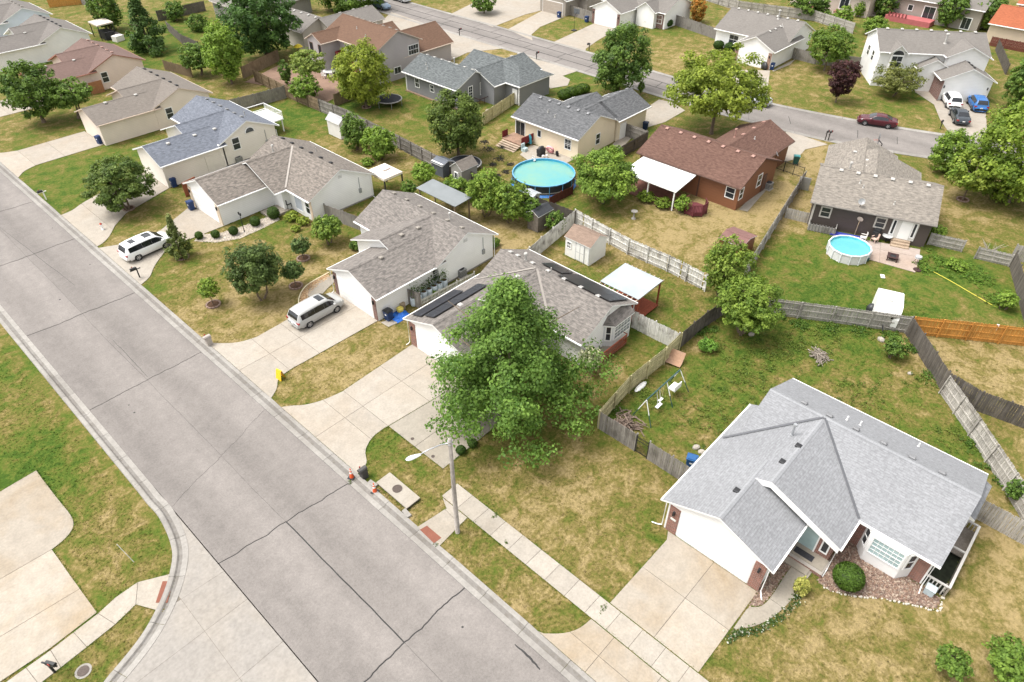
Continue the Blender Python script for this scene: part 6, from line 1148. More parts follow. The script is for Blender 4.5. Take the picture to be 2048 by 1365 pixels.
def car(name, label, kind, loc, head, col, cat="car", sunroof=(), rear_hatch=True, plate=True):
    K = KINDS[kind]; t = thing(name, label, cat, (loc[0], loc[1], loc[2] if len(loc) > 2 else .05), head); P = carpaint(col); st = K['st']
    def itp(x):
        for a, b in zip(st[:-1], st[1:]):
            if a[0] <= x <= b[0]:
                u = (x - a[0]) / (b[0] - a[0]); return tuple(p + (q - p) * u for p, q in zip(a, b))
        return st[0] if x < st[0][0] else st[-1]
    def sect(s):
        x, zt, zb, w, rw = s; lo = .22 if abs(x) < 2.3 else .34; zb = min(zb, zt - .01)
        pts = [(0, lo), (w * .86, lo), (w * .97, lo + .12), (w, (lo + zb) * .5 + .04), (w * .985, zb - .06), (w * .95, zb), (rw + (w * .95 - rw) * .12, zb + (zt - zb) * .86), (rw * .93, zt - .005), (rw * .5, zt + .012), (0, zt + .016)]
        return [(x, y, z) for y, z in pts] + [(x, -y, z) for y, z in pts[-2:0:-1]]
    xs = sorted(set([s[0] for s in st] + [round(a, 3) for a in np.linspace(st[1][0], st[-2][0], 22)])); rings = [sect(itp(x)) for x in xs]; b = MB(); n = len(rings[0])
    for r in rings: b.v.extend(r)
    for i in range(len(rings) - 1):
        for k in range(n):
            q = (k + 1) % n; b.f.append((i * n + k, i * n + q, (i + 1) * n + q, (i + 1) * n + k)); b.m.append(0); b.uv.append([(0, 0)] * 4)
    b.f.append(tuple(range(n))); b.m.append(0); b.uv.append([(0, 0)] * n); b.f.append(tuple((len(rings) - 1) * n + k for k in range(n - 1, -1, -1))); b.m.append(0); b.uv.append([(0, 0)] * n)
    b.build("body", P, t, smooth=True)
    def sidept(x, u, s, o=.014):
        _, zt, zb, w, rw = itp(x); zb = min(zb, zt - .01); A_ = Vector((x, w * .95, zb)); B_ = Vector((x, rw + (w * .95 - rw) * .12, zb + (zt - zb) * .86)); p = A_.lerp(B_, u); return (p.x, s * (p.y + o), p.z + o * .4)
    for s in (1, -1):
        for (a, c) in K['side']:
            m = MB(); xs_ = np.linspace(a, c, 5)
            for i in range(4): m.face([sidept(xs_[i], .04, s), sidept(xs_[i + 1], .04, s), sidept(xs_[i + 1], .94, s), sidept(xs_[i], .94, s)])
            m.build("side_window", CARGL, t, smooth=True)
        m = MB(); mx = K['side'][-1][1] - .1; _, zt, zb, w, rw = itp(mx); m.box(mx - .08, mx + .1, s * w if s > 0 else -w - .2, w + .2 if s > 0 else -w, zb - .02, zb + .14); m.build("mirror", P, t)
        for x in K['wheels']:
            wr = K['wr']; wo = link("wheel", WHEELM[kind], t, (x, s * (1.0 if kind == 'van' else .93), wr)); wo.rotation_euler = (0, 0, 0 if s > 0 else math.pi); link("rim", RIMM[kind], wo)
            m = MB(); m.cyl(0, 0, 0, .012, wr + .045, n=18, M=Matrix.Translation((x, s * (itp(x)[3] * .985), wr + .01)) @ Matrix.Rotation(-s * math.pi / 2, 4, 'X')); m.build("wheel_arch", DARK, t)
        xf = st[-3][0]; _, zt, zb, w, rw = itp(xf + .05); m = MB(); m.box(xf - .22, xf + .14, min(s * w * .98, s * w * .62), max(s * w * .98, s * w * .62), zb - .17, zb - .02); m.build("headlight", CLEARL, t)
        xr = st[1][0]; _, zt, zb, w, rw = itp(xr + .06); m = MB(); m.box(xr - .035, xr + .3, min(s * w * 1.02, s * w * .68), max(s * w * 1.02, s * w * .68), zb - .22, zb - .04); m.build("taillight", REDL, t)
    def toppanel(name, x0, x1, f0, f1, o=.02, mat=CARGL):
        m = MB(); k = 6; ys = np.linspace(-1, 1, 5)
        for i in range(k):
            a, c = x0 + (x1 - x0) * i / k, x0 + (x1 - x0) * (i + 1) / k; A_, C_ = itp(a), itp(c); fa, fc = f0 + (f1 - f0) * i / k, f0 + (f1 - f0) * (i + 1) / k
            for y0, y1 in zip(ys[:-1], ys[1:]): m.face([(a, y0 * A_[4] * fa, A_[1] + o + .012 * (1 - y0 * y0)), (a, y1 * A_[4] * fa, A_[1] + o + .012 * (1 - y1 * y1)), (c, y1 * C_[4] * fc, C_[1] + o + .012 * (1 - y1 * y1)), (c, y0 * C_[4] * fc, C_[1] + o + .012 * (1 - y0 * y0))])
        m.build(name, mat, t, smooth=True)
    toppanel("windshield", K['ws'][0], K['ws'][1], .90, 1.0); toppanel("rear_window", K['rg'][0], K['rg'][1], .94, .86, .022)
    for (a, c, f) in sunroof: toppanel("sunroof", a, c, f, f, .016)
    m = MB(); xr = st[1][0]; m.box(xr - .07, xr + .2, -.72, .72, .34, .52); m.build("rear_bumper", P if kind != 'suv' else DARK, t)
    m = MB(); xf = st[-2][0]; m.box(xf - .1, xf + .14, -.42, .42, .38, .56); m.build("grille", DARK, t)
    if plate: m = MB(); m.box(xr - .085, xr - .06, -.16, .16, .62, .74); m.build("number_plate", plain((.7, .7, .68), .5, 0, .05, 3, "plate"), t)
    m = MB(); m.box(-1.9, 1.9, -.8, .8, .12, .3); m.build("underbody", DARK, t); t.scale = (.95,) * 3 if kind == 'van' else (1,) * 3; return t
WHEELM, RIMM = {}, {}
for k_, K_ in KINDS.items():
    wr = K_['wr']; M_ = Matrix.Rotation(-math.pi / 2, 4, 'X'); m = MB(); m.lathe([(wr * .62, -.2), (wr * .95, -.2), (wr, -.16), (wr, -.02), (wr * .95, .02), (wr * .66, .02), (wr * .64, -.02)], 20, 0, M=M_); WHEELM[k_] = m.mesh("wheel", TYRE)
    m = MB(); m.cyl(0, 0, -.05, -.03, wr * .66, n=18, M=M_)
    for j in range(5): m.box(-.035, .035, 0.02, wr * .64, -.03, .012, M=M_ @ Matrix.Rotation(j * 2 * math.pi / 5, 4, 'Z'))
    m.cyl(0, 0, -.03, .02, .06, n=10, M=M_); m.lathe([(wr * .58, -.03), (wr * .6, .018), (wr * .66, .018), (wr * .66, -.03)], 18, 0, M=M_); RIMM[k_] = m.mesh("rim", RIM)
car("minivan", "silver minivan parked by the white garage with brick corners", 'van', (23.45, 45.0), R(1.5), (.38, .38, .37), "minivan", [(.15, .75, .62)])
car("minivan", "white minivan with dark roof glass at the street end of a driveway", 'van', (18.15, 66.0), R(4), (.80, .80, .79), "minivan", [(-.1, .7, .62), (-1.6, -1.0, .55)])
car("sedan", "dark maroon sedan parked at the kerb of the far street", 'sedan', (98.6, 25.4), R(109.7), (.075, .010, .016)); car("suv", "white suv parked before the split level house's garage", 'suv', (113.0, 20.5), R(29), (.80, .80, .79)); car("suv", "bright blue suv parked right of the white suv", 'suv', (114.3, 17.5), R(28), (.025, .12, .33)); car("sedan", "charcoal sedan parked behind the white suv", 'sedan', (107.9, 17.9), R(27), (.035, .042, .05))
car("sedan", "blue grey car parked at the top edge beside the far street", 'sedan', (90.1, 119.2), R(-93), (.16, .22, .30)); car("sedan", "white car at the top edge on the far side of the street", 'sedan', (96.3, 120.6), R(88), (.62, .63, .64)); car("sedan", "silver car half hidden by the loose yellow green tree", 'sedan', (94.6, 41.2), R(92), (.5, .52, .54))
mc = thing("motorcycle", "black covered motorcycle before the garage across the far street", "motorcycle", (108.96, 47.00), R(50)); b = MB(); b.lathe([(.02, .0), (.5, .02), (.55, .5), (.4, .95), (.15, 1.15), (.02, 1.18)], 14); o = b.build("cover", BLACKP, mc, smooth=True); o.scale = (1.7, .75, 1); b = MB(); b.cyl(0, 0, -.06, .06, .3, n=14, M=Matrix.Translation((.75, 0, .3)) @ Matrix.Rotation(math.pi / 2, 4, 'X')); b.build("wheel", TYRE, mc)
tr = thing("camper_trailer", "white camper trailer behind the propped grey fence", "trailer", (56.5, 8.75), R(18.6)); CW = plain((.80, .79, .76), .45, 0, .05, 1.2, "trailer_white")
b = MB(); pr = [(-1.45, .45), (-1.5, 1.2), (-1.35, 1.9), (-1.0, 2.3), (.95, 2.38), (1.35, 2.2), (1.5, 1.7), (1.5, .45)]
for (y0, y1) in ((-1.0, 1.0),):
    b.face([(p[0], y0, p[1]) for p in pr]); b.face([(p[0], y1, p[1]) for p in reversed(pr)])
    for k in range(len(pr)): p, q = pr[k], pr[(k + 1) % len(pr)]; b.face([(p[0], y0, p[1]), (p[0], y1, p[1]), (q[0], y1, q[1]), (q[0], y0, q[1])])
b.build("body", CW, tr)
for x in (-.45, .6): b = MB(); b.box(x - .16, x + .16, -.16, .16, 2.3, 2.42); b.build("roof_vent", plain((.38, .37, .35), .5, 0, .1, 3, "vent_grey2"), tr)
b = MB(); b.box(-1.54, -1.44, -.5, .5, 1.25, 1.6); b.build("window", CARGL, tr)
for y in (-.95, .95): b = MB(); b.cyl(0, 0, -.1, .1, .33, n=14, M=Matrix.Translation((.1, y, .33)) @ Matrix.Rotation(math.pi / 2, 4, 'X')); b.build("wheel", TYRE, tr)
b = MB(); b.box(-2.4, -1.4, -.04, .04, .42, .5); b.build("tow_bar", DARK, tr)

# ================================================================== street furniture and garden things
POLEW = wood((.40, .36, .32), tint=.05, amt=.4)
sl = thing("street_light", "weathered wooden street light pole with cobra head lamp", "street light", (16.45, 19.98)); b = MB(); b.tube([(0, 0, -.2), (0, 0, 4.5), (0, 0, 8.65)], [.155, .135, .11], 12); b.build("pole", POLEW, sl, smooth=True)
b = MB(); b.tube([(0, .05, 8.25), (-.5, .2, 8.42), (-1.2, .42, 8.42), (-1.75, .62, 8.28)], .035, 8); b.build("arm", STEEL, sl, smooth=True)
b = MB(); pl = [(0, .07), (.25, .13), (.55, .17), (.75, .14), (.86, .05)]; M_ = Matrix.Translation((-1.62, .58, 8.28)) @ Matrix.Rotation(math.atan2(.36, -1), 4, 'Z'); n = 10
for i, (x, r) in enumerate(pl):
    for k in range(n): a = 2 * math.pi * k / n; b.v.append(tuple(M_ @ Vector((x, r * math.cos(a), r * .5 * math.sin(a)))))
for i in range(len(pl) - 1):
    for k in range(n): q = (k + 1) % n; b.f.append((i * n + k, i * n + q, (i + 1) * n + q, (i + 1) * n + k)); b.m.append(0); b.uv.append([(0, 0)] * 4)
b.build("lamp_head", plain((.70, .71, .72), .4, .1, .05, 3, "lamp_alloy"), sl, smooth=True)
for z, s in ((8.45, .05), (8.2, .06)): b = MB(); b.cyl(0, 0, z, z + .05, .15, n=10); b.build("band", STEEL, sl)
# storm inlet
HARD.append([(16.49, 26.65), (16.44, 23.53), (15.33, 23.57), (15.30, 26.56)])
inl = thing("storm_inlet", "concrete storm drain slab with round iron cover beside the kerb", "storm drain", (15.9, 25.1)); b = MB(); b.box(-.55, .6, -1.55, 1.55, .16, .25); b.build("top_slab", PAVE, inl); b = MB(); b.box(-.5, .55, -1.5, 1.5, -.05, .16); b.build("throat", plain((.02, .019, .017), .95, 0, .3, 4, "drain_dark"), inl)
IRONC = plain((.085, .065, .055), .7, .3, .35, 18, "cast_iron"); b = MB(); b.cyl(.05, .1, .25, .258, .32, n=24); b.lathe([(.30, .258), (.30, .27), (.33, .27), (.33, .25)], 24, 0, .05, .1); b.build("manhole_cover", IRONC, inl)
for y in (1.75, -1.75): b = MB(); b.prism([(-.85, y - .35 if y > 0 else y + .35), (-.55, y - .35 if y > 0 else y + .35), (-.62, y + .35 if y > 0 else y - .35), (-.95, y + .3 if y > 0 else y - .3)][::(1 if y < 0 else -1)], 0, .15); b.build("wing_wall", CURB, inl)
for lb, p in (("round iron cover on the parking pad near the maple", (19.64, 27.99)), ("round iron cover beside the parking pad edge", (19.54, 25.70))): c = tag(MB().cyl(p[0], p[1], .04, .056, .13, n=14).build("utility_cover", IRONC), lb, "utility cover")
c = thing("manhole", "round manhole set in the corner lawn", "manhole", (-3.08, 28.24)); b = MB(); b.cyl(0, 0, 0, .03, .42, n=22); b.build("frame", CURB, c); b = MB(); b.cyl(0, 0, .03, .045, .3, n=20); b.build("cover", IRONC, c)
# traffic cones
CONEO = plain((.55, .08, .02), .5, 0, .1, 5, "cone_orange"); CONEW = plain((.75, .73, .68), .4, 0, .05, 5, "reflective_band")
def cone(label, p):
    t = thing("traffic_cone", label, "traffic cone", p, R(20), "orange cones at the storm inlet"); b = MB(); b.box(-.22, .22, -.22, .22, 0, .06); b.build("base", BLACKP, t); b = MB(); b.lathe([(.15, .06), (.025, .92), (0.001, .92)], 14); b.build("body", CONEO, t, smooth=True)
    for z0, z1 in ((.45, .6), (.7, .78)): r0, r1 = .155 - (z0 - .06) * .145, .155 - (z1 - .06) * .145; b = MB(); b.lathe([(r0, z0), (r1, z1)], 14); b.build("band", CONEW, t, smooth=True)
cone("orange traffic cone standing in the gutter at the driveway edge", (*(14.57, 28.33), .03)); cone("orange traffic cone leaning place beside the storm drain slab", (*(14.87, 26.23), .03))
bpy.data.objects["traffic_cone.001"]["label"] = "orange traffic cone standing against the storm drain slab"
# wheelie bins
def bin_(label, p, rz, col, lid=None, group="wheeled rubbish bins"):
    t = thing("wheelie_bin", label, "bin", p, rz, group); c = plain(col, .5, 0, .1, 3, "bin_plastic"); b = MB(); lo, hi = rect(-.24, .24, -.27, .27), rect(-.3, .3, -.34, .34)
    for k in range(4): a, q = lo[k], lo[(k + 1) % 4]; A_, Q = hi[k], hi[(k + 1) % 4]; b.face([(*a, .05), (*q, .05), (*Q, .98), (*A_, .98)])
    b.face([(*p_, .05) for p_ in lo]); b.face([(*p_, .98) for p_ in hi]); b.build("body", c, t)
    b = MB(); b.box(-.32, .32, -.37, .37, .98, 1.03); b.box(-.24, .24, -.27, .27, 1.03, 1.08); b.build("lid", lid or c, t); b = MB(); b.tube([(-.36, -.22, 1.0), (-.36, .22, 1.0)], .02, 6); b.build("handle", BLACKP, t)
    for y in (-.24, .24): b = MB(); b.cyl(0, 0, -.04, .04, .12, n=10, M=Matrix.Translation((-.3, y, .12)) @ Matrix.Rotation(math.pi / 2, 4, 'X')); b.build("wheel", BLACKP, t)
    b = MB(); b.box(.272, .285, -.1, .1, .6, .75); b.build("sticker", WHITE, t); return t
BB = (.012, .035, .115); bin_("blue bin behind the grey fence of the near house", (30.92, 12.11), R(200), (.02, .09, .24)); bin_("dark blue bin beside the garage with the blue tarp", (27.33, 40.03), R(180), BB, BLACKP); bin_("dark blue bin between the garages behind the round tree", (26.38, 77.18), R(180), BB); bin_("dark blue bin before the garage of the white minivan house", (25.14, 70.72), R(180), BB); bin_("dark blue bin at the corner of the beige garage", (25.52, 95.21), R(190), BB)
bin_("green bin beside the red brown house", (80.24, 28.02), R(30), (.02, .09, .075), plain((.06, .24, .24), .5, 0, .1, 3, "teal_lid")); bin_("dark blue bin beside the cream garage", (76.33, 47.08), R(20), (.01, .022, .06)); bin_("blue bin on the long driveway beyond the far street", (108.95, 89.20), R(180), BB); bin_("blue bin by the fence left of the white garage", (110.16, 83.51), R(180), BB); bin_("blue bin right of the garage across the far street", (109.39, 45.85), R(200), BB)
# mailboxes
def mailbox(label, p, rz, col, postc, kind=0):
    t = thing("mailbox", label, "mailbox", p, rz, "kerbside mailboxes"); c = plain(col, .5, 0, .1, 4, "mailbox_paint"); pc = plain(postc, .7, 0, .12, 4, "mailbox_post")
    b = MB()
    if kind == 0: b.box(-.05, .05, -.05, .05, 0, 1.15)
    else: b.box(-.22, .22, -.2, .2, 0, .75)
    b.build("post", pc, t)
    z = 1.0 if kind == 0 else .75; x0, x1 = (-.55, .0) if kind == 0 else (-.34, .26); pr = [(-.11, z), (.11, z), (.11, z + .14), (.07, z + .22), (-.07, z + .22), (-.11, z + .14)]
    if kind: pr = [(y * 1.6, zz) for y, zz in pr]
    b = MB(); b.face([(x0, y, zz) for y, zz in pr]); b.face([(x1, y, zz) for y, zz in reversed(pr)])
    for k in range(6): p_, q = pr[k], pr[(k + 1) % 6]; b.face([(x0, *p_), (x1, *p_), (x1, *q), (x0, *q)])
    b.build("box", c, t); b = MB(); b.box(x0 + .2, x0 + .3, .11 if not kind else .18, .13 if not kind else .2, z + .1, z + .3); b.build("flag", plain((.4, .03, .02), .5, 0, .1, 4, "flag_red"), t)
    if kind == 0: b = MB(); b.box(-.6, .35, -.04, .04, .92, .99); b.build("bracket", pc, t)
    return t
mailbox("black mailbox on a white post at the kerb", (15.26, 84.62), 0, (.03, .03, .03), (.75, .74, .7)); mailbox("black mailbox on a black post near the white minivan", (15.49, 62.14), 0, (.025, .025, .025), (.02, .02, .02)); mailbox("tan stone mailbox pillar beside the silver minivan's driveway", (15.05, 48.28), 0, (.34, .30, .27), (.36, .32, .28), 1); mailbox("dark plastic mailbox beside the traffic cones", (15.17, 27.75), 0, (.055, .052, .05), (.05, .048, .045), 1); mailbox("black mailbox at the bottom left on the sidewalk edge", (-4.13, 29.29), R(120), (.02, .022, .022), (.025, .025, .025), 0); mailbox("dark mailbox at the kerb before the grey house", (87.72, 76.20), R(180), (.03, .03, .03), (.03, .03, .03)); mailbox("twin dark mailbox before the red brown house", (89.29, 28.28), R(180), (.03, .03, .03), (.04, .035, .03)); mailbox("second twin dark mailbox before the red brown house", (89.40, 27.93), R(180), (.03, .03, .03), (.04, .035, .03)); mailbox("black mailbox beside the cars on the far lawn", (103.19, 18.70), 0, (.02, .02, .02), (.02, .02, .02)); mailbox("dark mailbox by the white garage beyond the far street", (97.43, 72.95), 0, (.03, .03, .03), (.03, .03, .03)); mailbox("dark mailbox before the two storey house", (88.16, 94.82), R(180), (.03, .03, .03), (.03, .03, .03))
# hydrant, lamp post, stake, yellow sign, hoops
h = thing("fire_hydrant", "white fire hydrant with red cap on the lawn strip", "hydrant", (16.81, 73.52)); b = MB(); b.lathe([(.16, 0), (.16, .06), (.11, .08), (.11, .55), (.14, .56), (.14, .62), (.1, .64)], 14); b.build("barrel", WHITE, h, smooth=True); b = MB(); b.lathe([(.13, .62), (.11, .72), (.04, .78), (.001, .82)], 14); b.build("bonnet", plain((.45, .06, .03), .5, 0, .1, 4, "hydrant_red"), h, smooth=True)
for y in (-1, 1): b = MB(); b.cyl(0, 0, 0, .1, .06, n=10, M=Matrix.Translation((0, y * .1, .45)) @ Matrix.Rotation(-y * math.pi / 2, 4, 'X')); b.build("nozzle", WHITE, h)
lp = thing("lamp_post", "black double lantern lamp post in the front garden", "lamp post", (26.58, 62.44)); b = MB(); b.tube([(0, 0, 0), (0, 0, .3), (0, 0, 2.0)], [.07, .04, .03], 8); b.build("post", DARK, lp)
for y in (-.18, .18): b = MB(); b.tube([(0, 0, 1.9), (0, y, 1.95)], .015, 6); b.lathe([(.05, 1.92), (.09, 2.15), (.02, 2.25)], 8, 0, 0, y); b.build("lantern", DARK, lp)
tag(MB().tube([(0, 0, 0), (-.18, .1, 1.4), (-.25, .12, 2.0)], .018, 6).build("metal_stake", WHITE, None, (*(1.67, 32.74), 0)), "thin leaning metal stake in the corner lawn", "stake")
ys = thing("yellow_sign", "yellow plastic caution board at the driveway edge", "sign", (16.80, 40.41), R(100)); YP = plain((.75, .45, .015), .5, 0, .08, 4, "yellow_plastic")
for s in (-1, 1): b = MB(); b.face([(-.3, s * .22, 0), (.3, s * .22, 0), (.27, s * .02, .85), (-.27, s * .02, .85)]); b.face([(-.3, s * .26, 0), (.3, s * .26, 0), (.27, s * .05, .85), (-.27, s * .05, .85)]); b.build("board", YP, ys)
b = MB(); b.box(-.27, .27, -.06, .06, .83, .88); b.build("hinge", YP, ys)
for x, z in ((-.1, .5), (.08, .55), (-.02, .35)): b = MB(); b.face([(x - .06, -.165 + (z - .35) * .24 - .02, z - .06), (x + .06, -.165 + (z - .35) * .24 - .02, z - .06), (x + .05, -.14 + (z - .35) * .24 - .02, z + .07), (x - .05, -.14 + (z - .35) * .24 - .02, z + .07)]); b.build("mark", DARK, ys)
def hoop(label, p, rz):
    t = thing("basketball_hoop", label, "basketball hoop", p, rz); b = MB(); b.tube([(0, 0, 0), (0, 0, 2.6), (.5, 0, 3.0)], .06, 8); b.build("pole", DARK, t); b = MB(); b.box(.5, .54, -.65, .65, 2.75, 3.6); b.build("backboard", plain((.10, .11, .12), .3, 0, .2, 3, "smoked_board"), t); b = MB(); b.tube([(.78 + .23 * math.cos(a), .23 * math.sin(a), 2.95) for a in np.linspace(0, 6.28, 15)], .012, 5); b.build("rim", CONEO, t); b = MB(); b.box(-.4, .4, -.35, .35, 0, .15); b.build("base", BLACKP, t); return t
hoop("black basketball hoop at the far street beside the grey shingle roof", (86.6, 20.9), R(110)); hoop("basketball hoop on a tall pole on the far lawn", (104.37, 81.83), R(0))
# ---- pools
def pool(label, c, r, h, wallm, wall2, waterc, rim, n=24, posts=12, lip=None):
    t = thing("round_pool", label, "pool", c); b = MB(); b.lathe([(r, 0), (r, h)], n); b.lathe([(r - .04, h), (r - .04, .1)], n); b.build("wall", wallm, t, smooth=True)
    if wall2: b = MB(); b.lathe([(r + .012, h * .30), (r + .012, h * .37)], n); b.build("wall_band", wall2, t); b = MB(); b.lathe([(r + .25, 0.02), (r + .01, .22)], n); b.build("skirt", plain((.03, .15, .42), .5, 0, .3, 2, "blue_liner"), t)
    b = MB(); b.lathe([(r - .05, h), (r - .05, h + .07), (r + .06, h + .07), (r + .06, h - .02)], n); b.build("rim", rim, t, smooth=False)
    b = MB(); b.lathe([(r - .045, h - .02), (r - .045, h - .3)], n); b.build("liner", lip or rim, t)
    m, N, L, B = newmat("pool_water"); q = noise(N, L, pos(N), .22, 5, .6); L.new(mixc(N, L, ramp(N, L, q, [(.38, 0.0), (.66, 1.0)]), waterc[0], waterc[1]), B.inputs["Base Color"]); B.inputs["Roughness"].default_value = .12; B.inputs["Specular IOR Level"].default_value = .35; bump(N, L, noise(N, L, pos(N), 2.6, 4), .35, .06, B)
    b = MB(); b.cyl(0, 0, .3, h - .2, r - .05, n=n); b.build("water", m, t)
    for k in range(posts): a = 2 * math.pi * k / posts; b = MB(); b.box(-.035, .035, -.03, .03, 0, h); b.build("post", rim, t, ((r + .04) * math.cos(a), (r + .04) * math.sin(a), 0), a + math.pi / 2)
    HARD.append([(c[0] + r * math.cos(a), c[1] + r * math.sin(a)) for a in np.linspace(0, 6, 16)]); return t
pool("large round pool with greenish water and black wall", (55.85, 47.05), 3.55, 1.25, plain((.028, .03, .034), .6, 0, .2, 2, "black_liner"), plain((.5, .49, .46), .6, 0, .1, 2, "pale_band"), ((.085, .30, .325), (.155, .315, .24)), plain((.12, .33, .52), .5, 0, .1, 2, "blue_rim"), 28, 14, plain((.05, .36, .55), .5, 0, .1, 2, "blue_inner"))
pool("small round pool with turquoise water and white frame", (64.7, 15.2), 1.95, .95, plain((.60, .60, .59), .6, 0, .06, 3, "pale_wall"), None, ((.09, .345, .375), (.12, .375, .395)), plain((.72, .75, .77), .4, 0, .05, 2, "white_rim"), 14, 14, plain((.12, .50, .58), .5, 0, .06, 2, "turquoise_liner"))
ld = thing("pool_ladder", "white ladder at the rim of the large pool", "ladder", (57.6, 50.2), R(-60))
for y in (-.25, .25): b = MB(); b.tube([(.3, y, 0), (.1, y, 1.5), (-.1, y, 1.6), (-.3, y, 1.1)], .03, 6); b.build("rail", WHITE, ld)
for z in (.4, .8, 1.2): b = MB(); b.box(.05, .3, -.25, .25, z, z + .05); b.build("step", WHITE, ld)
def trampoline(label, c, r, h):
    t = thing("trampoline", label, "trampoline", c); b = MB(); b.cyl(0, 0, h - .015, h, r - .12, n=28); b.build("mat", plain((.012, .013, .018), .8, 0, .2, 3, "jump_mat"), t); b = MB(); b.lathe([(r - .13, h + .01), (r - .13, h + .03), (r, h + .03), (r + .02, h - .05)], 28); b.build("pad", plain((.27, .26, .25), .7, 0, .25, 3, "frame_pad"), t)
    for k in range(6): a = 2 * math.pi * k / 6; b = MB(); b.tube([(r * math.cos(a), r * math.sin(a), 0), (r * math.cos(a), r * math.sin(a), h)], .03, 6); b.build("leg", STEEL, t)
trampoline("black trampoline on the lawn below the yellow green tree", (58.9, 78.5), 1.85, .9); trampoline("black trampoline behind the little grey playhouse", (52.4, 56.5), 2.05, .6)
# ---- sheds and covers
def shed(label, x0, x1, y0, y1, ze, zr, ax, wallm, roofm, name="garden_shed", trim=None, zb=0):
    w = wing(x0, x1, y0, y1, ax, ze, zr, oh=.14, og=.1, gut=False); cx, cy = (x0 + x1) / 2, (y0 + y1) / 2; w["r"] = (x0 - cx, x1 - cx, y0 - cy, y1 - cy); t = thing(name, label, "shed", (cx, cy)); wall_mesh(MB(), w); m = MB(); wall_mesh(m, w, .06); m.build("wall", wallm, t); roof_mesh(w, .06).build("roof", [roofm, trim or WHITE, roofm], t); HARD.append(rect(x0, x1, y0, y1)); return t, w
SW = plain((.78, .77, .74), .6, 0, .04, 2, "shed_white")
s1, ws1 = shed("white garden shed with tan roof and double doors", 45.62, 48.45, 32.4, 35.6, 2.1, 2.85, 'y', SW, shingle((.30, .215, .165), .14, "tan_shed_shingle"))
wbox(s1, "door", SW, '-x', -1.29, -.35, -.42, .02, 0, .03, .1, 1.85); wbox(s1, "door", SW, '-x', -1.29, -.35, .06, .5, 0, .03, .1, 1.85); window(s1, '-x', -1.28, 1.05, 1.0, .4, .6, 2, 3)
for k, y in enumerate((-.82, -.32, .18)): wbox(s1, "trim_board", plain((.50, .50, .50), .6, 0, .05, 2, "grey_board"), '-x', -1.285, y, -.04, .04, 0, .045, .05, 1.9)
wbox(s1, "trim_board", plain((.50, .50, .50), .6, 0, .05, 2, "grey_board"), '-x', -1.285, -1.42, -.05, .05, 0, .045, .0, 2.0); wbox(s1, "trim_board", plain((.50, .50, .50), .6, 0, .05, 2, "grey_board"), '-x', -1.285, -.35, -.5, .56, 0, .04, .95, 1.0)
s2, ws2 = shed("small white plastic shed with grey roof on the green backyard", 47.0, 48.7, 73.7, 76.6, 2.0, 2.7, 'y', plain((.66, .64, .61), .6, 0, .05, 2, "shed_offwhite"), plain((.33, .33, .335), .7, 0, .1, 2, "shed_grey_roof"))
s3, ws3 = shed("little grey playhouse shed with white window beside the trampoline", 48.3, 50.9, 52.6, 54.6, 2.2, 3.0, 'x', S_OLD, SHT); window(s3, '-x', -1.24, 0, 1.0, .5, .7, 2, 1)
s4, ws4 = shed("dark low shed with white ridge left of the playhouse", 48.6, 50.6, 56.2, 58.2, 1.5, 1.9, 'y', plain((.10, .11, .13), .6, 0, .15, 2, "dark_panel"), plain((.085, .095, .115), .5, 0, .15, 2, "dark_roof_panel"))
b = MB(); b.box(-.95, -.75, -.95, .95, 1.62, 1.68); b.build("ridge_board", WHITE, s4)
s5, ws5 = shed("black tarp roofed hutch behind the white fence", 46.9, 49.3, 40.0, 41.7, 1.9, 2.35, 'x', plain((.14, .12, .10), .9, 0, .3, 3, "hutch_board"), plain((.030, .032, .036), .75, 0, .25, 3, "tarpaper"))
s6, ws6 = shed("weathered maroon roofed shed behind the upper willow", 56.4, 59.4, 22.4, 25.0, 1.5, 1.85, 'y', S_RUST, shingle((.25, .135, .12), .12, "maroon_shingle"))
s7, ws7 = shed("grey metal shed hidden in the shrubs by the large pool", 49.6, 51.0, 43.2, 44.8, 1.9, 2.1, 'y', plain((.36, .38, .40), .5, .2, .12, 2, "shed_metal"), plain((.36, .38, .40), .5, .2, .12, 2, "shed_metal"))
def cover(name, label, corners, zs, mat, posts, postm, th=.07, cat="canopy", ribs=0):
    """flat or sloping canopy on posts; corners in plan, one height each"""
    cx = sum(c[0] for c in corners) / 4; cy = sum(c[1] for c in corners) / 4; t = thing(name, label, cat, (cx, cy)); b = MB(); P = [(c[0] - cx, c[1] - cy) for c in corners]
    b.face([(p[0], p[1], z) for p, z in zip(P, zs)]); b.face([(p[0], p[1], z - th) for p, z in zip(P, zs)][::-1])
    for k in range(4): p, q = P[k], P[(k + 1) % 4]; b.face([(*p, zs[k]), (*q, zs[(k + 1) % 4]), (*q, zs[(k + 1) % 4] - th), (*p, zs[k] - th)])
    b.build("roof", mat, t)
    for (u, v) in posts:
        a = Vector(P[0]).lerp(Vector(P[1]), u); c = Vector(P[3]).lerp(Vector(P[2]), u); q = a.lerp(c, v); z = (zs[0] * (1 - u) + zs[1] * u) * (1 - v) + (zs[3] * (1 - u) + zs[2] * u) * v; m = MB(); m.box(-.06, .06, -.06, .06, 0, z - th); m.build("post", postm, t, (q.x, q.y, 0))
    return t, P
METAL = plain((.20, .215, .22), .45, .25, .1, .8, "sheet_metal"); cover("carport", "long grey metal roof on wooden posts behind the house with the silver minivan", [(41.9, 46.9), (44.3, 46.9), (44.3, 52.9), (41.9, 52.9)], [2.55, 2.7, 2.7, 2.55], METAL, [(.08, .05), (.92, .05), (.08, .95), (.92, .95), (.92, .5)], wood((.30, .22, .15), tint=.1))
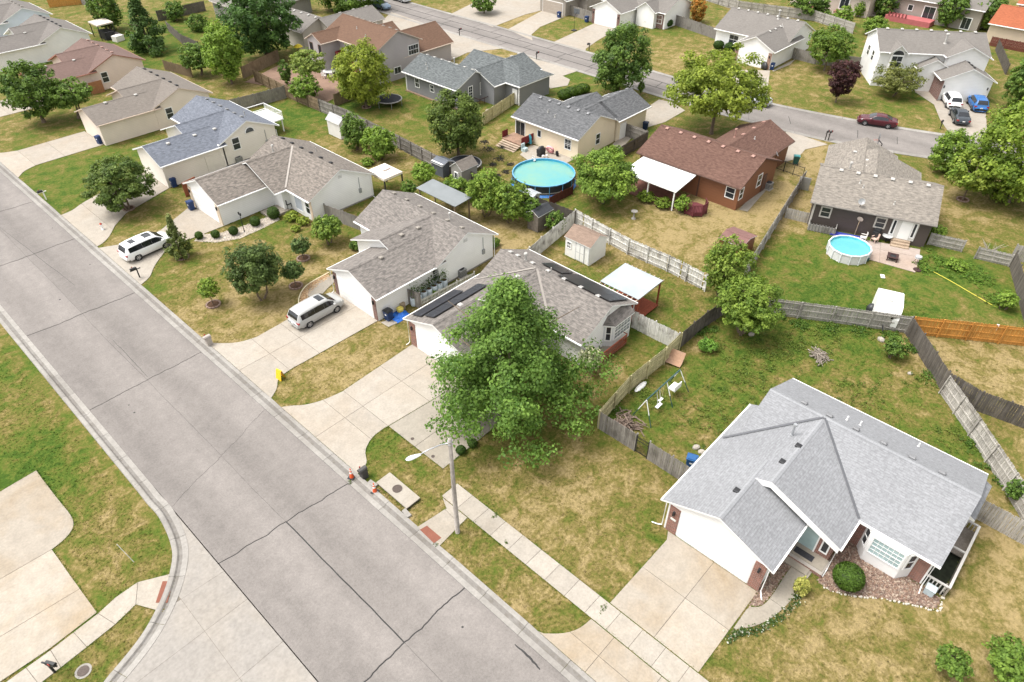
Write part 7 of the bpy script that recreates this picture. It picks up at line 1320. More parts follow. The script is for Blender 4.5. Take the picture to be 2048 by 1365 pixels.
gz, _ = cover("gazebo", "cream fabric garden gazebo beside the white minivan house", [(41.1, 57.3), (43.7, 57.3), (43.7, 60.4), (41.1, 60.4)], [2.3, 2.3, 2.3, 2.3], plain((.68, .60, .52), .8, 0, .06, 2, "canvas"), [(.03, .03), (.97, .03), (.03, .97), (.97, .97)], DARK, .25)
b = MB(); 
for k in range(4): p, q = rect(-1.3, 1.3, -1.55, 1.55)[k], rect(-1.3, 1.3, -1.55, 1.55)[(k + 1) % 4]; A_, Q = rect(-.4, .4, -.5, .5)[k], rect(-.4, .4, -.5, .5)[(k + 1) % 4]; b.face([(*p, 2.305), (*q, 2.305), (*Q, 2.65), (*A_, 2.65)])
b.build("canopy_slope", plain((.70, .62, .54), .8, 0, .06, 2, "canvas"), gz); b = MB(); b.box(-.48, .48, -.58, .58, 2.68, 2.74); b.build("canopy_vent", plain((.52, .44, .40), .8, 0, .06, 2, "canvas_vent"), gz)
REDC = wood((.32, .085, .045), tint=.1, amt=.25, stain=(.2, .05, .03)); pg, PP = cover("pergola", "pergola with pale translucent roof over a red deck behind the solar house", [(41.45, 24.1), (45.1, 24.1), (45.1, 28.1), (41.45, 28.1)], [2.55, 2.65, 2.65, 2.55], plain((.33, .37, .385), .35, 0, .12, .5, "polycarbonate"), [(.95, .03), (.95, .97), (.08, .97), (.08, .03)], REDC, .03)
for k in range(9): y = -1.9 + k * .475; b = MB(); b.box(-2.15, 2.2, y - .03, y + .03, 2.36, 2.5); b.build("rafter", wood((.55, .42, .32), tint=.1, amt=.2), pg)
dk = thing("deck", "red wooden deck under the pergola", "deck", (43.1, 26.0))
for k in range(28): b = MB(); b.box(-1.8, 1.75, -2.0 + k * .143, -1.87 + k * .143, .12, .2); b.build("board", REDC, dk)
for k in range(14): b = MB(); b.box(-1.75, -1.7, -1.0 + k * .14, -.93 + k * .14, .2, 1.15); b.build("baluster", REDC, dk)
b = MB(); b.box(1.55, 1.62, .2, 2.0, .2, 1.3); b.build("screen", REDC, dk); HARD.append(rect(41.2, 44.9, 24, 28.1))
pc, _ = cover("patio_cover", "white flat patio cover attached to the red brown house", [(60.2, 32.4), (64.9, 32.7), (64.9, 39.6), (60.2, 39.4)], [2.35, 2.62, 2.62, 2.35], plain((.82, .82, .81), .5, 0, .03, 1, "white_panel"), [(.03, .03), (.03, .5), (.03, .97)], WHITE, .12)
b = MB(); b.box(-2.2, 1.5, -3.3, 3.3, 0, .12); b.build("floor_slab", plain((.16, .07, .05), .8, 0, .2, 2, "patio_red"), pc); HARD.append(rect(60.4, 65, 32.5, 39.5))
od = thing("octagonal_deck", "dark red octagonal deck with railing behind the rust brown house", "deck", (61.8, 30.7)); b = MB(); oc = [(1.25 * math.cos(a), 1.25 * math.sin(a)) for a in [math.pi / 8 + k * math.pi / 4 for k in range(8)]]; b.prism(oc, .1, .5); MARO = wood((.16, .045, .05), tint=.12, amt=.2, stain=(.1, .03, .03)); b.build("floor", MARO, od)
for k in (1, 2, 3, 4, 5, 6):
    p, q = oc[k], oc[(k + 1) % 8]; b = MB(); b.tube([(*p, 1.35), (*q, 1.35)], .05, 5); b.build("rail", MARO, od); b = MB(); b.box(p[0] - .05, p[0] + .05, p[1] - .05, p[1] + .05, .0, 1.4); b.build("post", MARO, od)
    for j in range(1, 6): x, y = p[0] + (q[0] - p[0]) * j / 6, p[1] + (q[1] - p[1]) * j / 6; b = MB(); b.box(x - .025, x + .025, y - .025, y + .025, .4, 1.33); b.build("baluster", MARO, od)
HARD.append([(61.8 + p[0], 30.7 + p[1]) for p in oc])
rd = thing("side_deck", "red railed wooden deck beside the bay window of the solar house", "deck", (36.6, 23.6)); b = MB(); b.box(-1.95, 2.0, -.6, .5, .15, .3); b.build("floor", DRIVEG, rd)
for (x0, x1, y0, y1) in ((-1.95, 2.0, -.63, -.57), (-1.98, -1.92, -.6, .55), (1.97, 2.03, -.6, -.2)):
    for z in (.35, 1.1): b = MB(); b.box(x0, x1, y0, y1, z, z + .06); b.build("rail", REDC, rd)
for k in range(28): x = -1.9 + k * .142; b = MB(); b.box(x - .025, x + .025, -.62, -.58, .05, 1.12); b.build("baluster", REDC, rd)
for k in range(7): y = -.5 + k * .15; b = MB(); b.box(-1.97, -1.93, y - .025, y + .025, .05, 1.12); b.build("baluster", REDC, rd)
HARD.append(rect(34.5, 38.7, 22.9, 24.2))
d3 = thing("back_deck", "wooden deck with wide steps behind the cream house", "deck", (62.0, 56.6)); b = MB(); b.box(-1.3, 1.0, -1.6, 1.7, .45, .55); b.build("floor", wood((.38, .24, .17), tint=.1), d3)
for k in range(4): b = MB(); b.box(-1.3 - .34 * (k + 1), -1.3 - .34 * k, -1.6, 1.5, .4 - .12 * k - .05, .4 - .12 * k); b.build("step", wood((.52, .40, .30), tint=.1), d3)
b = MB(); b.box(-1.2, 1.0, -1.65, -1.58, .5, 1.4); b.build("railing", REDW, d3); b = MB(); b.box(-1.2, -.2, 1.65, 1.7, .5, 1.4); b.build("railing", REDW, d3); HARD.append(rect(59.4, 63, 54.9, 58.4))
rdk = thing("red_deck", "long red deck with railing behind the tan house", "deck", (151.0, 39.4)); b = MB(); b.box(-1.4, 1.5, -4, 4, 0, .9); b.build("floor", plain((.36, .10, .10), .7, 0, .1, 2, "red_paint"), rdk)
for k in range(6): b = MB(); b.box(-1.45, -1.4, .2 + k * .6, .5 + k * .6, .9, 1.6); b.build("railing_panel", plain((.20, .05, .05), .7, 0, .1, 2, "dark_red_paint"), rdk)
# ---- yard with swing set
sw = thing("swing_set", "green and white metal swing set in the weedy yard", "swing set", (34.6, 17.0)); SG = plain((.035, .085, .085), .5, .2, .1, 4, "swing_green"); b = MB(); b.tube([(-2.2, 0, 2.1), (2.2, 0, 2.1)], .055, 8); b.build("top_bar", SG, sw)
for x in (-2.2, 2.2, .4):
    for s in (-1, 1):
        if x == .4 and s > 0: continue
        e = Vector((x + (-.25 if x < 0 else .45 if x > 1 else 0), s * .85, 0)); tp = Vector((x, 0, 2.1)); mid = tp.lerp(e, .55); b = MB(); b.tube([tp, mid], .035, 6); b.build("upper_leg", WHITE, sw); b = MB(); b.tube([mid, e], .035, 6); b.build("lower_leg", SG, sw)
for x in (-.9, -.55): b = MB(); b.tube([(x, 0, 2.1), (x + .2, -.2, .55)], .02, 5); b.build("glider_bar", WHITE, sw)
for x in (-.2, .1): b = MB(); b.tube([(x, 0, 2.1), (x, 0, .6)], .012, 4); b.build("chain", plain((.55, .5, .3), .5, 0, .1, 4, "rope"), sw)
b = MB(); b.box(-.28, .18, -.1, .1, .55, .6); b.build("seat", WHITE, sw); b = MB(); b.box(1.2, 2.1, -.35, .2, .7, .8); b.box(1.2, 2.1, -.4, -.33, .7, 1.2); b.build("bench_seat", WHITE, sw); b = MB(); b.box(-.95, -.3, -.35, -.1, .5, .56); b.build("glider_seat", WHITE, sw)
def branch_pile(label, c, r, n, col, L_=1.3, h=.55, seed=1):
    t = thing("branch_pile", label, "branch pile", c); q = random.Random(seed); m = wood(col, "cut_branch", .3, .3, amt=.3)
    for k in range(n):
        a = q.uniform(0, 6.28); d = q.uniform(0, r); x, y = d * math.cos(q.uniform(0, 6.28)), d * math.sin(q.uniform(0, 6.28)); z = h * (1 - d / r) * q.uniform(.2, 1); l = L_ * q.uniform(.5, 1.1); dz = q.uniform(-.15, .15); b = MB(); b.tube([(x - math.cos(a) * l / 2, y - math.sin(a) * l / 2, max(.03, z - dz)), (x, y, z + .06), (x + math.cos(a + .2) * l / 2, y + math.sin(a + .2) * l / 2, max(.03, z + dz))], [.05, .04, .02], 5); b.build("branch", m, t)
    return t
branch_pile("large heap of cut branches behind the grey fence", (31.01, 17.63), 1.25, 90, (.27, .20, .16), 1.2, .9, 2); branch_pile("smaller heap of grey branches in the weedy yard", (47.97, 10.70), .9, 34, (.34, .29, .24), 1.6, .4, 5)
pw = thing("plywood_board", "bent plywood sheet leaning by the tan fence", "board", (39.41, 18.99), R(100)); b = MB()
for k in range(5): a0, a1 = k / 5, (k + 1) / 5; f_ = lambda u: (-.5 + u, 0, 0); b.face([(-.8, -.5 + a0, .9 - a0 * .75 - .25 * math.sin(math.pi * a0)), (.8, -.5 + a0, .9 - a0 * .75 - .25 * math.sin(math.pi * a0)), (.8, -.5 + a1, .9 - a1 * .75 - .25 * math.sin(math.pi * a1)), (-.8, -.5 + a1, .9 - a1 * .75 - .25 * math.sin(math.pi * a1))])
b.build("sheet", wood((.47, .29, .19), "plywood", .15, .05, (.3, .25, .2), .5), pw)
tag(MB().lathe([(.02, .0), (.26, .04), (.30, .16), (.2, .3), (.02, .34)], 10).build("plastic_slide", WHITE, None, (*(35.13, 19.14), 0)), "white plastic slide piece lying by the tan fence", "slide").scale = (2.6, .8, .8); bpy.data.objects["plastic_slide"].rotation_euler = (0, 0, R(2))
for lb, p, s in (("pair of pale stones beside the near roof, left stone", (32.73, 12.74), .3), ("pale flat stone beside the near roof, right stone", (32.63, 12.24), .28), ("white stone bucket near the willow", (46.86, 16.03), .3), ("white ball shaped planter near the dark fence", (50.98, 4.46), .22), ("white plastic tub near the green bush", (53.61, 7.72), .35)):
    o = MB(); o.lathe([(.01, 0), (s, .02), (s * .95, s * .5), (s * .55, s * .85), (.01, s * .95)], 9); tag(o.build("stone", plain((.33, .295, .25), .8, 0, .2, 4, "pale_stone"), None, (*p, 0), rng.uniform(0, 3)), lb, "stone").scale = (1, .75, .8)
bb = thing("bird_bath", "pale concrete bird bath on the parched lawn", "bird bath", (56.11, 34.62)); b = MB(); b.lathe([(.25, 0), (.22, .1), (.09, .2), (.08, .65), (.14, .75)], 14); b.build("pedestal", CURB, bb, smooth=True); b = MB(); b.lathe([(.05, .74), (.33, .86), (.36, .92), (.30, .9), (.05, .82), (.001, .82)], 16); b.build("bowl", CURB, bb, smooth=True)
# ---- small pool patio things
FP = plain((.055, .028, .025), .6, .2, .2, 4, "fire_pit_metal"); fp = thing("fire_pit", "square dark fire pit table on the pool patio", "fire pit", (66.70, 11.64), R(15)); b = MB()
for (x0, x1, y0, y1) in ((-.5, .5, -.5, -.25), (-.5, .5, .25, .5), (-.5, -.25, -.25, .25), (.25, .5, -.25, .25)): b.box(x0, x1, y0, y1, .42, .48)
b.build("top", FP, fp); b = MB(); b.box(-.3, .3, -.3, .3, .2, .44); b.build("bowl", DARK, fp); 
for x in (-.42, .42):
    for y in (-.42, .42): b = MB(); b.box(x - .05, x + .05, y - .05, y + .05, 0, .42); b.build("leg", FP, fp)
def chair(label, p, rz, m):
    t = thing("patio_chair", label, "chair", p, rz, "patio chairs at the dark brown house"); b = MB(); b.box(-.26, .26, -.26, .26, .38, .44); b.build("seat", m, t); b = MB(); b.box(-.26, .26, .24, .3, .44, .95); b.build("backrest", m, t)
    for x in (-.24, .24):
        for y in (-.22, .24): b = MB(); b.box(x - .025, x + .025, y - .025, y + .025, 0, .4); b.build("leg", m, t)
        b = MB(); b.box(x - .04, x + .04, -.24, .26, .62, .66); b.build("armrest", m, t)
    return t
PW = plain((.70, .66, .62), .5, 0, .06, 3, "resin_white"); PT = plain((.55, .40, .33), .6, 0, .08, 3, "resin_tan"); chair("white patio chair behind the small pool", (68.23, 15.13), R(200), PW); chair("tan patio chair beside the small pool", (68.73, 14.17), R(250), PT); chair("black and white patio chair against the dark wall", (69.86, 16.25), R(20), BLACKP)
tb = thing("patio_table", "round grey patio table near the back steps", "table", (69.65, 13.32)); b = MB(); b.cyl(0, 0, .68, .72, .5, n=18); b.build("top", plain((.52, .52, .51), .3, 0, .1, 3, "glass_top"), tb); b = MB(); b.cyl(0, 0, 0, .68, .05, n=8); b.build("pedestal", DARK, tb)
gr = thing("charcoal_grill", "black covered grill against the dark brown wall", "grill", (69.51, 14.32)); b = MB(); b.box(-.6, .6, -.3, .3, .1, 1.0); b.box(-.45, .45, -.28, .28, 1.0, 1.2); b.build("cover", BLACKP, gr)
g2 = thing("portable_grill", "small grey grill on legs at the patio edge", "grill", (67.68, 9.68)); b = MB(); b.cyl(0, 0, .6, .8, .32, .3, 14); b.build("bowl", plain((.45, .45, .46), .4, .2, .1, 3, "grill_grey"), g2)
for a in (0, 2.1, 4.2): b = MB(); b.tube([(.1 * math.cos(a), .1 * math.sin(a), .6), (.35 * math.cos(a), .35 * math.sin(a), 0)], .02, 5); b.build("leg", DARK, g2)
br = thing("patio_umbrella_stand", "pole with round wind spinner behind the small pool", "garden ornament", (68.86, 16.15)); b = MB(); b.cyl(0, 0, 0, 1.7, .03, n=6); b.build("pole", plain((.5, .38, .26), .7, 0, .1, 3, "tan_pole"), br); b = MB(); b.cyl(0, 0, 0, .04, .3, n=14, M=Matrix.Translation((0, 0, 1.8)) @ Matrix.Rotation(1.2, 4, 'Y')); b.build("spinner", plain((.62, .52, .44), .6, 0, .1, 3, "spinner"), br)
tag(MB().box(-1.6, 1.6, -.35, .35, 0, .18).build("folded_tarp", plain((.04, .05, .30), .6, 0, .3, 2, "blue_fabric"), None, (*(67.92, 16.59), 0), RZ1 + math.pi / 2), "folded blue cover lying behind the small pool", "tarp"); tag(MB().cyl(0, 0, 0, .3, .18, .2, 12).build("bucket", plain((.03, .09, .09), .5, 0, .1, 3, "green_bucket"), None, (*(64.86, 13.35), .04)), "dark green bucket at the patio edge", "bucket")
ub = thing("umbrella_base", "round dark umbrella base at the patio corner", "umbrella base", (66.50, 9.19)); b = MB(); b.cyl(0, 0, 0, .1, .36, n=14); b.build("base", FP, ub); b = MB(); b.cyl(0, 0, .1, .55, .03, n=8); b.build("tube", FP, ub)
hose = smooth_path([(67.46, 8.77), (66.70, 6.29), (65.80, 3.88), (65.23, 2.28), (65.38, 1.80), (65.94, 1.74)], 5); tag(MB().tube([(p[0], p[1], .05) for p in hose], .03, 5).build("garden_hose", plain((.62, .55, .06), .5, 0, .1, 3, "hose_yellow")), "yellow garden hose across the pool yard lawn", "hose")
for lb, p in (("pale board lying on the pool yard lawn", (63.16, 11.18)), ("small white scrap near the small pool", (63.06, 15.41))): tag(MB().box(-.3, .3, -.18, .18, 0, .05).build("loose_board", PW, None, (*p, 0.02), .5), lb, "board")
sm = thing("barrel_smoker", "black domed kettle beside the camper trailer", "grill", (56.25, 9.79)); b = MB(); b.lathe([(.3, .3), (.42, .6), (.42, .9), (.3, 1.15), (.02, 1.25)], 14); b.build("body", BLACKP, sm, smooth=True); b = MB(); b.cyl(0, 0, 0, .4, .12, n=8); b.build("stand", DARK, sm)
tag(MB().lathe([(.18, 0), (.2, .4), (.14, .5), (.001, .52)], 12).build("white_bucket", PW, None, (*(61.71, 1.08), 0)), "white bucket before the orange fence", "bucket")
tag(MB().box(-.04, .04, -.6, .6, 0, 1.5).build("sheet_metal", STEEL, None, (*(74.53, 24.40), 0), .3), "grey metal panel leaning against the tall grey fence", "panel")
# ---- large pool patio
bg = thing("gas_grill", "black barbecue grill on the cream house patio", "grill", (61.02, 51.93)); b = MB(); b.box(-.55, .55, -.28, .28, .5, .95); b.build("cabinet", BLACKP, bg); b = MB(); b.lathe([(.3, .95), (.28, 1.15), (.02, 1.25)], 12); o = b.build("hood", BLACKP, bg, smooth=True); o.scale = (1.6, .9, 1); b = MB(); b.box(-.5, .5, -.26, .26, 0, .5); b.build("stand", DARK, bg)
PK = plain((.75, .36, .38), .5, 0, .1, 3, "pink_vinyl"); rn = thing("pool_float", "pink pool float ring leaning on the cream wall", "pool float", (*(62.21, 51.49), .55)); b = MB(); pts = [(0, .42 * math.cos(a), .42 * math.sin(a)) for a in np.linspace(0, 2 * math.pi, 19)]; b.tube(pts, .17, 8); b.build("ring", PK, rn, smooth=True); rn.rotation_euler = (0, R(-25), R(10))
bt = thing("covered_chair", "chair draped with a pale blue towel beside the deck steps", "chair", (60.59, 54.28)); b = MB(); b.box(-.3, .3, -.3, .3, 0, .45); b.box(-.3, .3, .22, .34, .45, .95); b.build("towel", plain((.42, .52, .53), .8, 0, .3, 3, "towel"), bt)
for lb, p in (("white bucket near the grill on the patio", (60.55, 51.19)), ("second white bucket near the grill on the patio", (60.95, 50.97))): tag(MB().cyl(0, 0, 0, .38, .15, .17, 12).build("bucket", PW, None, (*p, .04)), lb, "bucket")
tag(MB().cyl(0, 0, -.1, .1, .32, n=16, M=Matrix.Translation((0, 0, .32)) @ Matrix.Rotation(math.pi / 2, 4, 'X')).build("spare_tyre", TYRE, None, (*(62.25, 50.39), .04), R(60)), "black tyre leaning on the cream wall", "tyre"); tag(MB().box(-.05, .05, -.5, .5, 0, 1.0).build("leaning_board", PW, None, (*(70.33, 48.41), .02), .1), "white board leaning on the cream side wall", "panel"); tag(MB().tube([(0, -.22, 0), (0, -.16, .8), (0, 0, 1.05), (0, .16, .8), (0, .22, 0)], .16, 6).build("hanging_towel", plain((.05, .27, .35), .8, 0, .2, 3, "teal_towel"), None, (62.3, 55.0, .3)), "teal towel hanging over the deck railing", "towel")
# ---- garden of the silver minivan house: barrels, tarp, gravel bed
BAR = plain((.50, .56, .60), .5, 0, .12, 2, "barrel_blue_white")
for k in range(7):
    x = 30.2 + k * .62; t = thing("barrel_planter", ("barrel planter nearest the grey fence", "second barrel planter from the grey fence", "third barrel planter from the grey fence", "middle barrel planter of the row of seven", "third barrel planter from the window", "second barrel planter from the window", "barrel planter nearest the window")[k], "planter", (x, 40.05), 0, "plastic barrel planters along the white wall"); b = MB(); b.lathe([(.25, 0), (.29, .15), (.30, .5), (.28, .85), (.25, .88), (.24, .8)], 14); b.build("barrel", BAR, t, smooth=True); b = MB(); b.cyl(0, 0, .78, .82, .25, n=14); b.build("soil", MULCH, t)
    q = np.random.default_rng(k + 50); n = 120; P_ = q.normal(size=(n, 3)) * np.array([.16, .16, .32]) + np.array([0, 0, 1.35]); N_ = q.normal(size=(n, 3)); N_ /= np.linalg.norm(N_, axis=1)[:, None]; link("foliage", leaf_mesh("foliage", P_, N_, .12, tones(n, np.zeros(n, int), q, DG0, MG1, 1)), t); b = MB(); b.tube([(0, 0, .8), (.03, 0, 1.7)], .015, 4); b.build("stem", BARK, t)
tp = thing("blue_tarp", "crumpled bright blue tarp beside the garage bin", "tarp", (28.30, 39.71)); b = MB(); q = random.Random(5); N_ = 7; H_ = [[max(.02, .28 * math.exp(-((i - 3) ** 2 + (j - 3) ** 2) / 5) + q.uniform(-.06, .1)) for j in range(N_)] for i in range(N_)]; pt = lambda i, j: ((i - 3) * .27 + .05 * math.sin(j * 2), (j - 3) * .22 + .06 * math.sin(i * 3), H_[i][j])
for i in range(N_ - 1):
    for j in range(N_ - 1): b.face([pt(i, j), pt(i + 1, j), pt(i + 1, j + 1), pt(i, j + 1)])
b.build("sheet", plain((.02, .14, .55), .45, 0, .15, 3, "tarp_blue"), tp); b = MB(); b.lathe([(.3, .25), (.32, .5), (.2, .62), (.01, .66)], 10); b.build("yellow_bundle", plain((.6, .5, .1), .6, 0, .2, 4, "yellow_sack"), tp, (.35, .35, 0)); tag(MB().cyl(0, 0, 0, .6, .25, n=12).build("log_stump", wood((.45, .36, .25)), None, (*(29.19, 40.36), 0)), "pale tree stump behind the blue tarp", "stump"); pad("small concrete pad below the blue tarp", [(26.59, 40.21), (27.87, 39.87), (27.76, 39.06), (26.64, 39.25)], (), PAVE, "path", "path")
def ac(label, p, rz=0):
    t = thing("air_conditioner", label, "air conditioner", p, rz, "outdoor air conditioners"); b = MB(); b.box(-.4, .4, -.4, .4, .05, .8); b.build("cabinet", plain((.30, .30, .29), .5, .2, .1, 8, "ac_grey"), t); b = MB(); b.cyl(0, 0, .8, .83, .33, n=16); b.build("fan_guard", DARK, t); b = MB(); b.box(-.5, .5, -.5, .5, 0, .05); b.build("pad", PAVE, t)
    for z in (.2, .35, .5, .65): b = MB(); b.box(-.41, .41, -.41, .41, z, z + .03); b.build("louvre", DARK, t)
ac("air conditioner beside the rust brown house wall", (72.05, 27.42)); ac("air conditioner beside the cream wall of the blue roofed house", (34.65, 77.39)); ac("air conditioner at the end of the barrel planter row", (36.25, 40.32))
# gravel beds
def gravel(label, poly, n, cols, s=.07, seed=1, bed=(.17, .115, .085)):
    HARD.append(poly); b = MB(); b.prism(poly, -.03, .015); root = b.build("gravel_bed", plain(bed, .95, 0, .3, 8, "bed_soil", .1)); tag(root, label, "gravel bed", kind="stuff"); q = np.random.default_rng(seed); A_ = np.array(poly); mn, mx = A_.min(0), A_.max(0); pts = q.uniform(mn, mx, (n * 3, 2)); pts = pts[inside(pts, poly)][:n]; m = len(pts); sz = q.uniform(.5, 1.3, m) * s; ang = q.uniform(0, 6.28, m); V = []; F = []
    base = np.array([(-1, -.7, -.3), (1, -.6, -.3), (.9, .8, -.3), (-.8, .7, -.3), (-.5, -.4, .6), (.5, -.3, .7), (.4, .5, .6), (-.5, .4, .65)]); fc = [(4, 5, 6, 7), (0, 1, 5, 4), (1, 2, 6, 5), (2, 3, 7, 6), (3, 0, 4, 7)]
    for i in range(m):
        c, s_ = math.cos(ang[i]), math.sin(ang[i]); B_ = base * sz[i] * q.uniform(.7, 1.2, 3); X = B_[:, 0] * c - B_[:, 1] * s_ + pts[i, 0]; Y = B_[:, 0] * s_ + B_[:, 1] * c + pts[i, 1]; k = len(V); V.extend(zip(X, Y, B_[:, 2] + .03)); F.extend([tuple(k + j for j in f) for f in fc])
    me = bpy.data.meshes.new("gravel"); me.from_pydata(V, [], F); me.materials.append(LEAFLESS); col = me.color_attributes.new("tone", 'FLOAT_COLOR', 'CORNER'); cc = np.array([cols[j] for j in q.integers(0, len(cols), m)]) * q.uniform(.75, 1.2, (m, 1)); C4 = np.ones((m, 4), np.float32); C4[:, :3] = cc; col.data.foreach_set("color", np.repeat(C4, 20, axis=0).ravel()); o = link("gravel", me, root); o["kind"] = "stuff"; return root
def inside(P_, poly):
    x, y = P_[:, 0], P_[:, 1]; r = np.zeros(len(P_), bool); n = len(poly); j = n - 1
    for i in range(n):
        xi, yi = poly[i]; xj, yj = poly[j]; c = ((yi > y) != (yj > y)) & (x < (xj - xi) * (y - yi) / (yj - yi + 1e-12) + xi); r ^= c; j = i
    return r
LEAFLESS, N, L, B = newmat("loose_stone"); at_ = N.new("ShaderNodeAttribute"); at_.attribute_name = "tone"; L.new(at_.outputs["Color"], B.inputs["Base Color"]); B.inputs["Roughness"].default_value = .9
STC = [(.24, .155, .11), (.20, .13, .10), (.28, .205, .155), (.17, .115, .09), (.31, .245, .19)]
gravel("reddish gravel bed below the near bay window", [(28.6, 2.0), (28.43, 1.4), (28.9, .3), (29.95, -1.05), (30.65, -2.2), (31.5, -3.75), (32.3, -3.7), (32.45, -2.6), (32.5, 2.1), (30.1, 2.1), (30.0, 2.05)], 2600, STC, .075, 3); gravel("gravel strip between the near garage wall and the front walk", [(25.5, 4.3), (24.2, 4.15), (24.43, 4.07), (24.93, 3.67), (25.92, 3.56), (27.62, 3.59), (29.38, 3.57), (28.9, 4.3)], 800, STC, .06, 4)
gravel("tan mulch bed with a pale curb beside the silver minivan", [(23.25, 47.60), (24.46, 49.09), (25.80, 49.63), (27.88, 49.80), (27.71, 49.01), (26.43, 48.95), (24.73, 48.23), (23.85, 47.40)], 900, [(.42, .28, .15), (.34, .2, .1), (.48, .36, .22)], .05, 6, (.33, .22, .12)); gravel("pale rock bed along the clipped ball bushes", [(22.12, 64.51), (23.42, 62.69), (25.54, 61.54), (27.89, 61.62), (30.44, 61.89), (30.85, 63.31), (27.83, 63.47), (24.93, 63.92), (23.16, 65.24)], 900, [(.55, .5, .44), (.5, .44, .38)], .06, 7, (.36, .31, .25))
bl = smooth_path([(23.16, 47.47), (23.76, 48.37), (24.81, 49.29), (25.96, 49.70), (28.07, 49.84)], 5); tag(MB().tube([(p[0], p[1], .04) for p in bl], .05, 5).build("bed_edging", plain((.68, .60, .42), .7, 0, .05, 3, "edging_cream")), "curved cream edging of the mulch bed", "edging")
bs = smooth_path([(28.43, 1.55), (28.83, .4), (29.9, -1.05), (30.6, -2.25), (31.45, -3.8), (32.2, -3.8), (33.7, -3.62)], 6); WS = plain((.50, .46, .39), .85, 0, .2, 5, "white_rock"); ed = thing("rock_edging", "white rock edging round the near gravel bed", "edging", bs[0]); q = random.Random(9); acc = 0
for i in range(len(bs) - 1):
    (dx, dy), l = unit(bs[i], bs[i + 1]); s_ = 0
    while s_ < l: b = MB(); r_ = q.uniform(.04, .085); b.lathe([(.01, 0), (r_, .01), (r_ * .8, r_), (.01, r_ * 1.2)], 6); b.build("rock", WS, ed, (bs[i][0] + dx * s_ - bs[0][0] + q.uniform(-.05, .05), bs[i][1] + dy * s_ - bs[0][1] + q.uniform(-.05, .05), 0), q.uniform(0, 3)); s_ += q.uniform(.15, .24)
ub2 = thing("utility_box", "small pale blue utility box at the corner of the near house", "utility box", (32.2, -3.05)); b = MB(); b.box(-.22, .22, -.25, .25, 0, .55); b.build("cabinet", plain((.38, .44, .46), .5, 0, .2, 5, "utility_paint"), ub2); b = MB(); b.box(-.25, .25, -.28, .28, .55, .6); b.build("lid", plain((.42, .48, .5), .5, 0, .2, 5, "utility_lid"), ub2)
# variegated plants in the near front bed and flower edging
for lb, a in (("yellow green variegated shrub beside the curved front walk", (27.16, 2.46, 0.61, 0.48, 0.81)),): tree("variegated_shrub", lb, *a, (.10, .13, .02), (.36, .36, .12), 'oval', .12, .9, .04, 3, None, "shrub")
def flowers(label, path, n, seed):
    q = np.random.default_rng(seed); P_ = np.array(path); i = q.integers(0, len(P_), n); X = P_[i] + q.normal(size=(n, 2)) * .14; P3 = np.column_stack([X, q.uniform(.03, .16, n)]); N_ = q.normal(size=(n, 3)) * .5 + np.array([0, 0, 1]); N_ /= np.linalg.norm(N_, axis=1)[:, None]; w = q.uniform(size=n) < .16; tn = np.where(w[:, None], np.array([.62, .62, .52]), tones(n, np.zeros(n, int), q, DG0, MG1, 1)); o = link("flower_border", leaf_mesh("flower_border", P3, N_, .1, tn)); tag(o, label, "flowers", kind="stuff")
flowers("white flowered border along the curved front walk", smooth_path([(21.8, 4.0), (22.61, 3.76), (23.22, 3.24), (24.35, 2.70), (25.96, 2.38), (27.05, 2.35)], 12), 800, 3)

# dead leaves under the dark tree beside the large pool
def litter(label, spots, n, seed):
    q = np.random.default_rng(seed); S = np.array(spots); i = q.integers(0, len(S), n); X = S[i, :2] + q.normal(size=(n, 2)) * S[i, 2:3] * .5; P3 = np.column_stack([X, q.uniform(.03, .09, n)]); N_ = q.normal(size=(n, 3)) * .3 + np.array([0, 0, 1]); N_ /= np.linalg.norm(N_, axis=1)[:, None]
    o = link("leaf_litter", leaf_mesh("leaf_litter", P3, N_, .16, tones(n, np.zeros(n, int), q, (.025, .022, .018), (.055, .05, .035), 1))); tag(o, label, "leaf litter", kind="stuff")
litter("dark leaf litter and clippings between the trampoline and the large pool", [(*p, r_) for p, r_ in (((57.89, 57.82), .8), ((56.97, 55.04), .7), ((55.16, 54.56), .5), ((54.82, 52.00), .5), ((53.48, 52.11), .4), ((59.14, 59.76), .6), ((59.57, 57.10), .5), ((56.60, 53.02), .4))], 900, 5)

# ---- more backyard things
wd = thing("white_deck", "white railed balcony deck behind the blue roofed house", "deck", (42.4, 83.5)); b = MB(); b.box(-1.6, 1.4, -2.2, 2.2, 1.6, 1.75); b.build("floor", WHITE, wd)
for (x0, x1, y0, y1) in ((-1.6, 1.4, -2.2, -2.14), (1.34, 1.4, -2.2, 2.2), (-1.6, 1.4, 2.14, 2.2)):
    for z in (1.85, 2.6): b = MB(); b.box(x0, x1, y0, y1, z, z + .07); b.build("rail", WHITE, wd)
for k in range(16): b = MB(); b.box(1.35, 1.39, -2.1 + k * .28, -2.05 + k * .28, 1.75, 2.62); b.build("baluster", WHITE, wd)
for x in (-1.4, 1.2):
    for y in (-2, 2): b = MB(); b.box(x - .06, x + .06, y - .06, y + .06, 0, 1.6); b.build("post", WHITE, wd)
def dish(label, p, z, rz):
    t = thing("satellite_dish", label, "satellite dish", (*p, z), rz); b = MB(); M_ = Matrix.Translation((0, 0, .55)) @ Matrix.Rotation(1.0, 4, 'Y'); b.lathe([(.001, 0), (.15, .02), (.3, .09), (.32, .1)], 16, 0, M=M_); b.build("reflector", plain((.30, .30, .30), .4, .1, .1, 3, "dish_grey"), t, smooth=True); b = MB(); b.tube([(0, 0, -.15), (0, 0, .5)], .025, 6); b.tube([(0, 0, .45), (.4, 0, .75)], .015, 5); b.build("mast", DARK, t)
